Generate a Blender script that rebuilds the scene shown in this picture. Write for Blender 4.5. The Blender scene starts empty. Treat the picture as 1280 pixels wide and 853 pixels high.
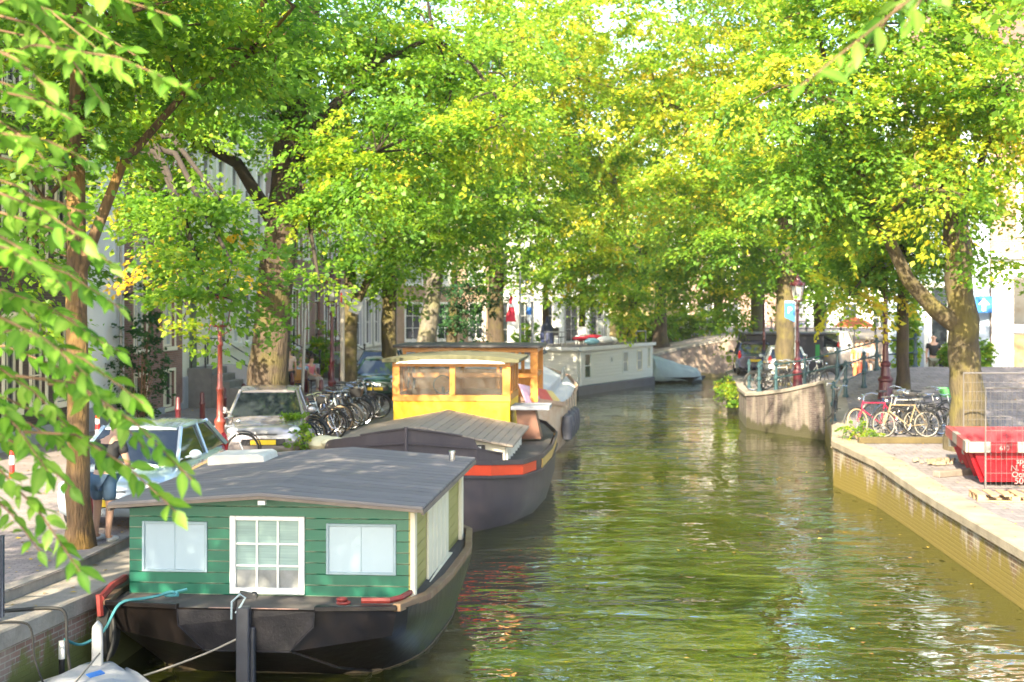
import bpy, bmesh, math, random
import numpy as np
from mathutils import Vector, Matrix
R = math.radians
SC = bpy.context.scene
COL = SC.collection

# ------------------------------------------------------------------ camera, world, sun, exposure
CAM_Z = 4.5
F = 1778.0          # focal length in photograph pixels (1280 wide), horizon on row 380
cam = bpy.data.cameras.new('camera')
cam.lens = 50; cam.sensor_width = 36; cam.shift_y = -46.5 / 1280
cam.clip_start = 0.1; cam.clip_end = 2000
cam.dof.use_dof = True; cam.dof.focus_distance = 14.0; cam.dof.aperture_fstop = 2.6
camo = bpy.data.objects.new('camera', cam); COL.objects.link(camo)
camo.location = (0, 0, CAM_Z); camo.rotation_euler = (R(90), 0, 0)
SC.camera = camo

SUN_EL, SUN_FROM = 31.0, Vector((-0.30, -0.95))      # horizontal direction towards the sun
SUN_FROM.normalize()
w = bpy.data.worlds.new('World'); SC.world = w; w.use_nodes = True
nt = w.node_tree; bg = nt.nodes['Background']
sky = nt.nodes.new('ShaderNodeTexSky'); sky.sky_type = 'NISHITA'; sky.sun_disc = False
sky.sun_elevation = R(SUN_EL); sky.sun_rotation = math.atan2(SUN_FROM.x, SUN_FROM.y)
sky.air_density = 1.0; sky.dust_density = 2.0
nt.links.new(sky.outputs[0], bg.inputs[0]); bg.inputs[1].default_value = 0.15
sl = bpy.data.lights.new('sun', 'SUN'); sl.energy = 5.0; sl.angle = R(0.5); sl.color = (1.0, 0.87, 0.62)
so = bpy.data.objects.new('sun', sl); COL.objects.link(so)
sd = Vector((SUN_FROM.x * math.cos(R(SUN_EL)), SUN_FROM.y * math.cos(R(SUN_EL)), math.sin(R(SUN_EL))))
so.rotation_euler = sd.to_track_quat('Z', 'Y').to_euler(); so.location = (-30, -20, 40)
vs = SC.view_settings; vs.view_transform = 'Standard'; vs.look = 'None'; vs.gamma = 1; vs.exposure = 2.25
try: vs.use_curve_mapping = False
except Exception: pass
cy = SC.cycles
cy.max_bounces = 7; cy.diffuse_bounces = 4; cy.glossy_bounces = 3; cy.transmission_bounces = 4
cy.transparent_max_bounces = 6; cy.caustics_reflective = False; cy.caustics_refractive = False
cy.use_denoising = True; cy.sample_clamp_indirect = 6

# ------------------------------------------------------------------ materials
MATS = {}
def nodes_of(m):
    m.use_nodes = True
    return m.node_tree, m.node_tree.nodes, m.node_tree.links, m.node_tree.nodes['Principled BSDF']
def mat(name, c, r=0.6, m=0.0, var=0.18, sc=3.0, bump=0.0, bsc=30, c2=None, stretch=(1, 1, 1), coat=0.0, spec=0.5):
    """principled surface: noise mixes the colour with a darker (or a second) one, optional bump"""
    if name in MATS: return MATS[name]
    M = bpy.data.materials.new(name); MATS[name] = M
    t, n, l, b = nodes_of(M)
    b.inputs['Roughness'].default_value = r; b.inputs['Metallic'].default_value = m
    b.inputs['Coat Weight'].default_value = coat; b.inputs['Specular IOR Level'].default_value = spec
    tc = n.new('ShaderNodeTexCoord'); mp = n.new('ShaderNodeMapping'); mp.inputs['Scale'].default_value = stretch
    l.new(tc.outputs['Object'], mp.inputs[0])
    nz = n.new('ShaderNodeTexNoise'); nz.inputs['Scale'].default_value = sc; nz.inputs['Detail'].default_value = 6
    nz.inputs['Roughness'].default_value = 0.65
    l.new(mp.outputs[0], nz.inputs['Vector'])
    rp = n.new('ShaderNodeMapRange'); rp.inputs[1].default_value = 0.3; rp.inputs[2].default_value = 0.7
    l.new(nz.outputs[0], rp.inputs[0])
    mx = n.new('ShaderNodeMix'); mx.data_type = 'RGBA'
    d = c2 or tuple(x * (1 - var) for x in c)
    mx.inputs['A'].default_value = (*c, 1); mx.inputs['B'].default_value = (*d, 1)
    l.new(rp.outputs[0], mx.inputs['Factor']); l.new(mx.outputs['Result'], b.inputs['Base Color'])
    if bump:
        nb = n.new('ShaderNodeTexNoise'); nb.inputs['Scale'].default_value = bsc; nb.inputs['Detail'].default_value = 4
        l.new(mp.outputs[0], nb.inputs['Vector'])
        bp = n.new('ShaderNodeBump'); bp.inputs['Strength'].default_value = bump; bp.inputs['Distance'].default_value = 0.02
        l.new(nb.outputs[0], bp.inputs['Height']); l.new(bp.outputs[0], b.inputs['Normal'])
    return M
def swizzle(n, l, order):
    tc = n.new('ShaderNodeTexCoord'); s = n.new('ShaderNodeSeparateXYZ'); c = n.new('ShaderNodeCombineXYZ')
    l.new(tc.outputs['Object'], s.inputs[0])
    for i, a in enumerate(order):
        l.new(s.outputs['XYZ'.index(a)], c.inputs[i])
    return tc, c
def brickmat(name, c1, c2, mortar, order='XZY', bw=0.22, bh=0.065, ms=0.01, r=0.85, moss=None, mossz=(0, 0.6), soot=None, dist=0.01, stain=0.0):
    M = bpy.data.materials.new(name); MATS[name] = M
    t, n, l, b = nodes_of(M)
    b.inputs['Roughness'].default_value = r
    tc, v = swizzle(n, l, order)
    br = n.new('ShaderNodeTexBrick'); l.new(v.outputs[0], br.inputs['Vector'])
    br.inputs['Color1'].default_value = (*c1, 1); br.inputs['Color2'].default_value = (*c2, 1); br.inputs['Mortar'].default_value = (*mortar, 1)
    br.inputs['Scale'].default_value = 1; br.inputs['Brick Width'].default_value = bw; br.inputs['Row Height'].default_value = bh
    br.inputs['Mortar Size'].default_value = ms; br.inputs['Mortar Smooth'].default_value = 0.3
    nz = n.new('ShaderNodeTexNoise'); nz.inputs['Scale'].default_value = 1.3; nz.inputs['Detail'].default_value = 8; nz.inputs['Roughness'].default_value = 0.7
    l.new(tc.outputs['Object'], nz.inputs['Vector'])
    mr = n.new('ShaderNodeMapRange'); mr.inputs[1].default_value = .35; mr.inputs[2].default_value = .7; mr.inputs[3].default_value = 0; mr.inputs[4].default_value = 1
    l.new(nz.outputs[0], mr.inputs[0])
    mx = n.new('ShaderNodeMix'); mx.data_type = 'RGBA'; mx.blend_type = 'MIX'
    l.new(mr.outputs[0], mx.inputs['Factor']); l.new(br.outputs['Color'], mx.inputs['A'])
    mul = n.new('ShaderNodeMix'); mul.data_type = 'RGBA'; mul.blend_type = 'MULTIPLY'; mul.inputs['Factor'].default_value = 1
    l.new(br.outputs['Color'], mul.inputs['A']); mul.inputs['B'].default_value = (*(soot or (0.62, 0.6, 0.58)), 1)
    l.new(mul.outputs['Result'], mx.inputs['B'])
    out = mx.outputs['Result']
    if stain:
        mp = n.new('ShaderNodeMapping'); mp.inputs['Scale'].default_value = (1.1, 1.1, 0.16)
        l.new(tc.outputs['Object'], mp.inputs[0])
        ns = n.new('ShaderNodeTexNoise'); ns.inputs['Scale'].default_value = 2.2; ns.inputs['Detail'].default_value = 7; l.new(mp.outputs[0], ns.inputs['Vector'])
        m3 = n.new('ShaderNodeMapRange'); m3.inputs[1].default_value = .46; m3.inputs[2].default_value = .66; m3.inputs[4].default_value = stain; l.new(ns.outputs[0], m3.inputs[0])
        m4 = n.new('ShaderNodeMix'); m4.data_type = 'RGBA'; l.new(m3.outputs[0], m4.inputs['Factor']); l.new(out, m4.inputs['A']); m4.inputs['B'].default_value = (.42, .37, .30, 1)
        out = m4.outputs['Result']
    if moss:
        s2 = n.new('ShaderNodeSeparateXYZ'); l.new(tc.outputs['Object'], s2.inputs[0])
        mp = n.new('ShaderNodeMapping'); mp.inputs['Scale'].default_value = (1, 1, 0.35)
        l.new(tc.outputs['Object'], mp.inputs[0])
        n2 = n.new('ShaderNodeTexNoise'); n2.inputs['Scale'].default_value = 2.0; n2.inputs['Detail'].default_value = 6; n2.inputs['Roughness'].default_value = .7; l.new(mp.outputs[0], n2.inputs['Vector'])
        z = n.new('ShaderNodeMapRange'); z.inputs[1].default_value = mossz[0]; z.inputs[2].default_value = mossz[1]; z.inputs[3].default_value = .42; z.inputs[4].default_value = -0.12
        l.new(s2.outputs['Z'], z.inputs[0])
        ad = n.new('ShaderNodeMath'); ad.operation = 'ADD'; l.new(n2.outputs[0], ad.inputs[0]); l.new(z.outputs[0], ad.inputs[1])
        m5 = n.new('ShaderNodeMapRange'); m5.inputs[1].default_value = .5; m5.inputs[2].default_value = .62; l.new(ad.outputs[0], m5.inputs[0])
        m6 = n.new('ShaderNodeMix'); m6.data_type = 'RGBA'; l.new(m5.outputs[0], m6.inputs['Factor']); l.new(out, m6.inputs['A']); m6.inputs['B'].default_value = (*moss, 1)
        out = m6.outputs['Result']
    l.new(out, b.inputs['Base Color'])
    bp = n.new('ShaderNodeBump'); bp.inputs['Strength'].default_value = 0.7; bp.inputs['Distance'].default_value = dist
    iv = n.new('ShaderNodeMath'); iv.operation = 'SUBTRACT'; iv.inputs[0].default_value = 1
    l.new(br.outputs['Fac'], iv.inputs[1]); 
    a2 = n.new('ShaderNodeMath'); a2.operation = 'ADD'; l.new(iv.outputs[0], a2.inputs[0]); l.new(nz.outputs[0], a2.inputs[1])
    l.new(a2.outputs[0], bp.inputs['Height']); l.new(bp.outputs[0], b.inputs['Normal'])
    return M
def boards(name, c, order, pitch, r=0.5, groove=0.12, c2=None, worn=None, wornw=0.12, wornamt=1.0):
    """painted boards: dark groove lines every `pitch` metres along one axis, worn edge strip"""
    M = bpy.data.materials.new(name); MATS[name] = M
    t, n, l, b = nodes_of(M); b.inputs['Roughness'].default_value = r
    tc, v = swizzle(n, l, 'XYZ'); s = n.new('ShaderNodeSeparateXYZ'); l.new(v.outputs[0], s.inputs[0])
    dv = n.new('ShaderNodeMath'); dv.operation = 'DIVIDE'; dv.inputs[1].default_value = pitch; l.new(s.outputs['XYZ'.index(order)], dv.inputs[0])
    fr = n.new('ShaderNodeMath'); fr.operation = 'FRACT'; l.new(dv.outputs[0], fr.inputs[0])
    fl = n.new('ShaderNodeMath'); fl.operation = 'FLOOR'; l.new(dv.outputs[0], fl.inputs[0])
    wn = n.new('ShaderNodeTexWhiteNoise'); wn.noise_dimensions = '1D'; l.new(fl.outputs[0], wn.inputs['W'])
    nz = n.new('ShaderNodeTexNoise'); nz.inputs['Scale'].default_value = 5; nz.inputs['Detail'].default_value = 7; l.new(tc.outputs['Object'], nz.inputs['Vector'])
    mx = n.new('ShaderNodeMix'); mx.data_type = 'RGBA'; mx.inputs['A'].default_value = (*c, 1); mx.inputs['B'].default_value = (*(c2 or tuple(x * .72 for x in c)), 1)
    av = n.new('ShaderNodeMath'); av.operation = 'MULTIPLY'; l.new(wn.outputs[0], av.inputs[0]); l.new(nz.outputs[0], av.inputs[1])
    l.new(av.outputs[0], mx.inputs['Factor']); out = mx.outputs['Result']
    if worn:
        g = n.new('ShaderNodeMath'); g.operation = 'LESS_THAN'; g.inputs[1].default_value = wornw; l.new(fr.outputs[0], g.inputs[0])
        n3 = n.new('ShaderNodeTexNoise'); n3.inputs['Scale'].default_value = 2.6; n3.inputs['Detail'].default_value = 9; l.new(tc.outputs['Object'], n3.inputs['Vector'])
        g2 = n.new('ShaderNodeMapRange'); g2.inputs[1].default_value = .42; g2.inputs[2].default_value = .55; g2.inputs[4].default_value = wornamt; l.new(n3.outputs[0], g2.inputs[0])
        g3 = n.new('ShaderNodeMath'); g3.operation = 'MULTIPLY'; l.new(g.outputs[0], g3.inputs[0]); l.new(g2.outputs[0], g3.inputs[1])
        m2 = n.new('ShaderNodeMix'); m2.data_type = 'RGBA'; l.new(g3.outputs[0], m2.inputs['Factor']); l.new(out, m2.inputs['A']); m2.inputs['B'].default_value = (*worn, 1)
        out = m2.outputs['Result']
    l.new(out, b.inputs['Base Color'])
    h = n.new('ShaderNodeMapRange'); h.inputs[1].default_value = 0; h.inputs[2].default_value = groove; l.new(fr.outputs[0], h.inputs[0])
    ha = n.new('ShaderNodeMath'); ha.operation = 'MULTIPLY_ADD'; ha.inputs[1].default_value = .15; l.new(nz.outputs[0], ha.inputs[0]); l.new(h.outputs[0], ha.inputs[2])
    bp = n.new('ShaderNodeBump'); bp.inputs['Strength'].default_value = .9; bp.inputs['Distance'].default_value = .015
    l.new(ha.outputs[0], bp.inputs['Height']); l.new(bp.outputs[0], b.inputs['Normal'])
    return M
def leafmat(name, stops, trans=0.55, rough=0.5, gl=0.035, boost=1.75):
    M = bpy.data.materials.new(name); MATS[name] = M; M.use_nodes = True
    n, l = M.node_tree.nodes, M.node_tree.links; n.clear()
    o = n.new('ShaderNodeOutputMaterial'); at = n.new('ShaderNodeAttribute'); at.attribute_name = 'tint'
    cr = n.new('ShaderNodeValToRGB'); e = cr.color_ramp.elements
    e[0].position, e[0].color = stops[0][0], (*stops[0][1], 1); e[1].position, e[1].color = stops[-1][0], (*stops[-1][1], 1)
    for p, c in stops[1:-1]:
        x = e.new(p); x.color = (*c, 1)
    l.new(at.outputs['Fac'], cr.inputs[0])
    d = n.new('ShaderNodeBsdfDiffuse'); tr = n.new('ShaderNodeBsdfTranslucent'); g = n.new('ShaderNodeBsdfGlossy'); g.inputs['Roughness'].default_value = rough
    g.inputs['Color'].default_value = (.5, .55, .5, 1)
    mu = n.new('ShaderNodeMix'); mu.data_type = 'RGBA'; mu.blend_type = 'MULTIPLY'; mu.inputs['Factor'].default_value = 1
    mu.inputs['B'].default_value = (boost * 1.12, boost, boost * .62, 1)
    l.new(cr.outputs[0], mu.inputs['A']); l.new(cr.outputs[0], d.inputs[0]); l.new(mu.outputs['Result'], tr.inputs[0])
    m1 = n.new('ShaderNodeMixShader'); m1.inputs[0].default_value = trans; l.new(d.outputs[0], m1.inputs[1]); l.new(tr.outputs[0], m1.inputs[2])
    m2 = n.new('ShaderNodeMixShader'); m2.inputs[0].default_value = gl; l.new(m1.outputs[0], m2.inputs[1]); l.new(g.outputs[0], m2.inputs[2])
    l.new(m2.outputs[0], o.inputs[0])
    return M

GREENS = [(0.0, (.05, .135, .018)), (.35, (.11, .24, .024)), (.6, (.22, .35, .03)), (.8, (.42, .44, .035)), (1.0, (.62, .48, .05))]
M_LEAF = leafmat('leaf_green', GREENS)
M_LEAFY = leafmat('leaf_yellowgreen', [(0, (.06, .14, .015)), (.35, (.14, .26, .02)), (.6, (.28, .37, .03)), (.8, (.42, .44, .04)), (1, (.62, .45, .05))])
M_LEAFD = leafmat('leaf_dark', [(0, (.015, .05, .02)), (.5, (.03, .09, .03)), (1, (.07, .15, .03))], trans=.25)
M_LEAFN = leafmat('leaf_near', [(0, (.07, .20, .02)), (.5, (.16, .34, .035)), (1, (.30, .48, .08))], trans=.5, rough=.45, gl=.03, boost=1.35)
def barkmat(name, c, c2, moss):
    M = mat(name, c, .92, var=.5, sc=7, bump=1.0, bsc=22, c2=c2, stretch=(1, 1, .22))
    t, n, l, b = nodes_of(M)
    tc = n.new('ShaderNodeTexCoord'); nz = n.new('ShaderNodeTexNoise'); nz.inputs['Scale'].default_value = 1.7; nz.inputs['Detail'].default_value = 8
    l.new(tc.outputs['Object'], nz.inputs['Vector'])
    mr = n.new('ShaderNodeMapRange'); mr.inputs[1].default_value = .48; mr.inputs[2].default_value = .62; mr.inputs[4].default_value = .8; l.new(nz.outputs[0], mr.inputs[0])
    src = b.inputs['Base Color'].links[0].from_socket
    mx = n.new('ShaderNodeMix'); mx.data_type = 'RGBA'; l.new(mr.outputs[0], mx.inputs['Factor']); l.new(src, mx.inputs['A']); mx.inputs['B'].default_value = (*moss, 1)
    l.new(mx.outputs['Result'], b.inputs['Base Color'])
    for nd in n:
        if nd.type == 'BUMP': nd.inputs['Distance'].default_value = .05
    return M
M_BARK = barkmat('bark_brown', (.08, .056, .036), (.03, .022, .015), (.08, .065, .02))
M_BARKM = barkmat('bark_mossy', (.105, .08, .04), (.04, .032, .018), (.12, .10, .025))
M_BARKG = barkmat('bark_grey', (.22, .19, .15), (.11, .10, .08), (.18, .17, .09))
M_BARKO = barkmat('bark_ochre', (.17, .10, .045), (.06, .038, .02), (.24, .14, .035))
M_LIMB = mat('limb_bark', (.04, .029, .02), .9, var=.5, sc=7, bump=.8, bsc=20)
M_TWIG = mat('twig', (.23, .13, .07), .8, var=.4)

# ------------------------------------------------------------------ mesh builder
def rotm(rx=0, ry=0, rz=0):
    return Matrix.Rotation(rz, 3, 'Z') @ Matrix.Rotation(ry, 3, 'Y') @ Matrix.Rotation(rx, 3, 'X')
class MB:
    def __init__(s): s.v = []; s.f = []
    def add(s, vs, fs):
        o = len(s.v); s.v += [tuple(x) for x in vs]; s.f += [tuple(i + o for i in f) for f in fs]; return s
    def box(s, c, d, rot=None, taper=1.0):
        hx, hy, hz = d[0] / 2, d[1] / 2, d[2] / 2; vs = []
        for z in (-1, 1):
            k = taper if z > 0 else 1
            for x, y in ((-1, -1), (1, -1), (1, 1), (-1, 1)):
                p = Vector((x * hx * k, y * hy * k, z * hz))
                if rot is not None: p = rot @ p
                vs.append(p + Vector(c))
        return s.add(vs, [(3, 2, 1, 0), (4, 5, 6, 7), (0, 1, 5, 4), (1, 2, 6, 5), (2, 3, 7, 6), (3, 0, 4, 7)])
    def b2(s, x0, x1, y0, y1, z0, z1): return s.box(((x0 + x1) / 2, (y0 + y1) / 2, (z0 + z1) / 2), (abs(x1 - x0), abs(y1 - y0), abs(z1 - z0)))
    def tube(s, pts, rad, n=8, cap=True):
        pts = [Vector(p) for p in pts]; rr = rad if isinstance(rad, (list, tuple)) else [rad] * len(pts)
        rings = []; prev = None
        for i, p in enumerate(pts):
            d = (pts[min(i + 1, len(pts) - 1)] - pts[max(i - 1, 0)])
            if d.length < 1e-9: d = Vector((0, 0, 1))
            d.normalize()
            if prev is None:
                a = Vector((1, 0, 0)) if abs(d.x) < .8 else Vector((0, 1, 0))
                u = (a - d * a.dot(d)).normalized()
            else:
                u = prev - d * prev.dot(d)
                u = u.normalized() if u.length > 1e-6 else Vector((1, 0, 0))
            prev = u; w_ = d.cross(u)
            rings.append([p + (u * math.cos(2 * math.pi * k / n) + w_ * math.sin(2 * math.pi * k / n)) * rr[i] for k in range(n)])
        fs = []
        for i in range(len(rings) - 1):
            for k in range(n):
                fs.append((i * n + k, i * n + (k + 1) % n, (i + 1) * n + (k + 1) % n, (i + 1) * n + k))
        if cap:
            fs.append(tuple(range(n))[::-1]); fs.append(tuple(range((len(rings) - 1) * n, len(rings) * n)))
        return s.add([q for r in rings for q in r], fs)
    def bar(s, a, b, r, n=6): return s.tube([a, b], r, n)
    def lathe(s, prof, n=16, c=(0, 0, 0)):
        vs = []; fs = []
        for r_, z in prof:
            for k in range(n):
                a = 2 * math.pi * k / n; vs.append((c[0] + r_ * math.cos(a), c[1] + r_ * math.sin(a), c[2] + z))
        for i in range(len(prof) - 1):
            for k in range(n):
                fs.append((i * n + k, i * n + (k + 1) % n, (i + 1) * n + (k + 1) % n, (i + 1) * n + k))
        fs.append(tuple(range(n))[::-1]); fs.append(tuple(range((len(prof) - 1) * n, len(prof) * n)))
        return s.add(vs, fs)
    def prism(s, poly, a, b, axis='Z'):
        """polygon (2-d) extruded from a to b along an axis"""
        def P(p, h): return (p[0], p[1], h) if axis == 'Z' else ((p[0], h, p[1]) if axis == 'Y' else (h, p[0], p[1]))
        n = len(poly); vs = [P(p, a) for p in poly] + [P(p, b) for p in poly]
        return s.add(vs, [tuple(range(n))[::-1], tuple(range(n, 2 * n))] + [(i, (i + 1) % n, n + (i + 1) % n, n + i) for i in range(n)])
    def rings(s, rs, cap0=True, cap1=True, closed=True):
        n = len(rs[0]); fs = []
        for i in range(len(rs) - 1):
            for k in range(n if closed else n - 1):
                fs.append((i * n + k, i * n + (k + 1) % n, (i + 1) * n + (k + 1) % n, (i + 1) * n + k))
        if cap0: fs.append(tuple(range(n))[::-1])
        if cap1: fs.append(tuple(range((len(rs) - 1) * n, len(rs) * n)))
        return s.add([q for r in rs for q in r], fs)
    def ball(s, c, r, n=10, m=7):
        r = r if isinstance(r, (tuple, list)) else (r, r, r)
        rs = []
        for i in range(m + 1):
            t = math.pi * i / m - math.pi / 2; k = max(math.cos(t), .02)
            rs.append([(c[0] + r[0] * k * math.cos(2 * math.pi * j / n), c[1] + r[1] * k * math.sin(2 * math.pi * j / n), c[2] + r[2] * math.sin(t)) for j in range(n)])
        return s.rings(rs)
    def torus(s, c, R_, r_, n=24, m=6, axis='Y', sx=1.0):
        vs = []; fs = []
        for i in range(n):
            a = 2 * math.pi * i / n
            for j in range(m):
                b_ = 2 * math.pi * j / m; q = R_ + r_ * math.cos(b_); h = r_ * math.sin(b_) * sx
                x, z = q * math.cos(a), q * math.sin(a)
                vs.append((c[0] + x, c[1] + h, c[2] + z) if axis == 'Y' else ((c[0] + x, c[1] + z, c[2] + h) if axis == 'Z' else (c[0] + h, c[1] + x, c[2] + z)))
        for i in range(n):
            for j in range(m):
                fs.append((i * m + j, ((i + 1) % n) * m + j, ((i + 1) % n) * m + (j + 1) % m, i * m + (j + 1) % m))
        return s.add(vs, fs)
    def sheet(s, rows):
        n = len(rows[0]); fs = [(i * n + k, i * n + k + 1, (i + 1) * n + k + 1, (i + 1) * n + k) for i in range(len(rows) - 1) for k in range(n - 1)]
        return s.add([q for r in rows for q in r], fs)
    def mesh(s, name, m, smooth=False):
        me = bpy.data.meshes.new(name); me.from_pydata(s.v, [], s.f); me.materials.append(m)
        bm = bmesh.new(); bm.from_mesh(me); bmesh.ops.recalc_face_normals(bm, faces=bm.faces); bm.to_mesh(me); bm.free()
        if smooth:
            me.polygons.foreach_set('use_smooth', [True] * len(me.polygons))
            me.update()
            try: me.set_sharp_from_angle(angle=R(smooth if smooth is not True else 40))
            except Exception: pass
        return me
    def build(s, name, m, parent=None, smooth=False, bevel=0, seg=1):
        o = bpy.data.objects.new(name, s.mesh(name, m, smooth)); COL.objects.link(o)
        if parent: o.parent = parent
        if bevel:
            md = o.modifiers.new('bevel', 'BEVEL'); md.width = bevel; md.segments = seg; md.limit_method = 'ANGLE'; md.angle_limit = R(35)
        return o
def tag(o, label=None, cat=None, group=None, kind=None):
    if label: o['label'] = label
    if cat: o['category'] = cat
    if group: o['group'] = group
    if kind: o['kind'] = kind
    return o
def thing(name, label, cat, loc=(0, 0, 0), rz=0, group=None):
    o = bpy.data.objects.new(name, None); COL.objects.link(o); o.empty_display_size = .2
    o.location = loc; o.rotation_euler = (0, 0, rz)
    return tag(o, label, cat, group)
def kids(o): return [c for c in bpy.data.objects if c.parent == o]
def copy_tree(o, label=None, loc=None, rz=None, parent=None):
    c = o.copy(); COL.objects.link(c)
    if parent: c.parent = parent
    if label: c['label'] = label
    if loc is not None: c.location = loc
    if rz is not None: c.rotation_euler = (0, 0, rz)
    for k in kids(o): copy_tree(k, parent=c)
    return c
def gx(px, Y): return (px - 640) / F * Y
def gz(py, Y): return CAM_Z - (py - 380) / F * Y
def gy(py, z): return F * (CAM_Z - z) / (py - 380)
def interp(tab, t):
    if t <= tab[0][0]: return tab[0][1]
    for (a, b), (c, d) in zip(tab, tab[1:]):
        if t <= c: return b + (d - b) * (t - a) / (c - a)
    return tab[-1][1]

def catmull(P, k=5, closed=False):
    P = [Vector(p) for p in P]; n = len(P); out = []
    for i in range(n if closed else n - 1):
        if closed: a, b_, c, d = P[(i - 1) % n], P[i], P[(i + 1) % n], P[(i + 2) % n]
        else: a, b_, c, d = P[max(i - 1, 0)], P[i], P[i + 1], P[min(i + 2, n - 1)]
        for j in range(k):
            t_ = j / k; out.append(.5 * ((2 * b_) + (c - a) * t_ + (2 * a - 5 * b_ + 4 * c - d) * t_ ** 2 + (3 * b_ - a - 3 * c + d) * t_ ** 3))
    if not closed: out.append(P[-1])
    return out
# ------------------------------------------------------------------ common materials
PAVE = brickmat('street_brick', (.30, .255, .245), (.24, .20, .20), (.14, .13, .12), 'XYZ', .21, .07, .008, .85, dist=.006)
PAVER = brickmat('right_paving', (.25, .22, .225), (.19, .17, .18), (.12, .11, .10), 'XYZ', .3, .3, .012, .8, dist=.005)
STONE = mat('coping_stone', (.33, .29, .25), .85, var=.5, sc=2.2, bump=.4, bsc=25, c2=(.17, .15, .13))
STONEW = mat('pale_coping', (.33, .28, .21), .85, sc=1.6, bump=.5, bsc=25, c2=(.17, .14, .10))
QBRICK = brickmat('quay_brick_left', (.26, .15, .12), (.2, .11, .09), (.33, .30, .26), 'YZX', .21, .065, .009, .9, moss=(.12, .13, .03), mossz=(0, .9), stain=.3)
QBRICKR = brickmat('quay_brick_right', (.21, .125, .07), (.10, .065, .04), (.34, .28, .20), 'YZX', .22, .075, .012, .9, moss=(.17, .125, .014), mossz=(-.28, 1.05), stain=.8, dist=.03)
QBRICKF = brickmat('quay_brick_far', (.12, .085, .085), (.08, .06, .06), (.17, .15, .14), 'XZY', .21, .065, .009, .9, moss=(.05, .045, .02), mossz=(0, .5), stain=.45)
WHITE = mat('white_paint', (.72, .72, .70), .45, var=.08, sc=4)
CREAM = mat('cream_paint', (.78, .72, .56), .5, var=.1)
GLASS = mat('window_glass', (.035, .045, .055), .06, var=.3, spec=.9)
CURTAIN = mat('pale_curtain_glass', (.50, .52, .52), .12, var=.25, sc=2, stretch=(6, 6, .5))
BLACK = mat('black_metal', (.02, .02, .022), .45)
MAROON = mat('maroon_iron', (.085, .012, .02), .42, var=.3, coat=.2)
GREYM = mat('grey_metal', (.32, .33, .34), .4, m=.6)
CHROME = mat('chrome', (.7, .7, .7), .2, m=1.0, var=.1)
BLUEG = mat('blue_green_rail_paint', (.022, .065, .08), .4, var=.3)
RUBBER = mat('rubber', (.018, .018, .018), .75)

# ------------------------------------------------------------------ ground heights
QL = [(0, -7.6), (8, -6.4), (14.85, -5.38), (17.7, -4.9), (22, -4.62), (28, -4.28), (35, -3.9), (42, -3.4), (52, -2.7), (60, -2.1), (64, -1.7), (70.5, -.7), (75.6, 1.6), (80.8, 4.2), (83.5, 8.2), (86, 10.2), (87, 13.2), (88, 20), (90, 60)]
QR = [(8, 7.0), (20.9, 7.52), (27.5, 7.9), (31.6, 8.1), (35.2, 7.95), (38, 8.6), (42, 9.4), (46.8, 10.3), (48.5, 9.5), (50, 8.9), (51.6, 8.5), (55.6, 8.9), (60, 9.5), (69, 10.4), (72, 11.4), (74, 13.5), (75.5, 18), (76.5, 60)]
def ss(a, b, x):
    t = min(1, max(0, (x - a) / (b - a))); return t * t * (3 - 2 * t)
def hL(x, y): return 1.2 + (ss(79, 85, y) * min(1, max(0, (x - 6.5) / 7)) * 1.25)
def hR(x, y):
    base = interp([(27, .9), (36, 1.15)], y)
    a = min(1, max(0, (x - 7.2) / 5.0))
    b_ = interp([(36.5, 0), (46, 1.31), (51.5, .35), (58, .05), (70, .1)], y)
    return base + a * b_
def solve(px, py, h):
    """the ground point seen at a photograph position"""
    y = gy(py, 1.1)
    for _ in range(30): y = .5 * y + .5 * gy(py, h(gx(px, y), y))
    return Vector((gx(px, y), y, h(gx(px, y), y)))

# ------------------------------------------------------------------ water
wm = bpy.data.materials.new('canal_water'); MATS['canal_water'] = wm
t, n, l, b = nodes_of(wm)
b.inputs['Base Color'].default_value = (.030, .036, .006, 1); b.inputs['Roughness'].default_value = .015; b.inputs['IOR'].default_value = 5.0
tc = n.new('ShaderNodeTexCoord')
def wavenode(sc, sx, det, rough, rot=0, dist=.4):
    mp = n.new('ShaderNodeMapping'); mp.inputs['Scale'].default_value = sx; mp.inputs['Rotation'].default_value = (0, 0, rot); l.new(tc.outputs['Object'], mp.inputs[0])
    z = n.new('ShaderNodeTexNoise'); z.inputs['Scale'].default_value = sc; z.inputs['Detail'].default_value = det; z.inputs['Roughness'].default_value = rough; z.inputs['Distortion'].default_value = dist
    l.new(mp.outputs[0], z.inputs['Vector']); return z
w1 = wavenode(1.0, (.6, 1.25, 1), 1.5, .45, .12); w2 = wavenode(3.6, (.75, 1.2, 1), 1.5, .5, -.15, .6); w3 = wavenode(.22, (1, .6, 1), 2, .5)
ma = n.new('ShaderNodeMath'); ma.operation = 'MULTIPLY_ADD'; ma.inputs[1].default_value = .30; l.new(w2.outputs[0], ma.inputs[0]); l.new(w1.outputs[0], ma.inputs[2])
mr = n.new('ShaderNodeMapRange'); mr.inputs[1].default_value = .38; mr.inputs[2].default_value = .62; mr.inputs[3].default_value = .3; mr.inputs[4].default_value = 1.15; l.new(w3.outputs[0], mr.inputs[0])
mm = n.new('ShaderNodeMath'); mm.operation = 'MULTIPLY'; l.new(ma.outputs[0], mm.inputs[0]); l.new(mr.outputs[0], mm.inputs[1])
bp = n.new('ShaderNodeBump'); bp.inputs['Strength'].default_value = 1; bp.inputs['Distance'].default_value = .08
l.new(mm.outputs[0], bp.inputs['Height']); l.new(bp.outputs[0], b.inputs['Normal'])
m = MB(); m.add([(-60, -30, 0), (80, -30, 0), (80, 130, 0), (-60, 130, 0)], [(0, 1, 2, 3)])
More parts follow.
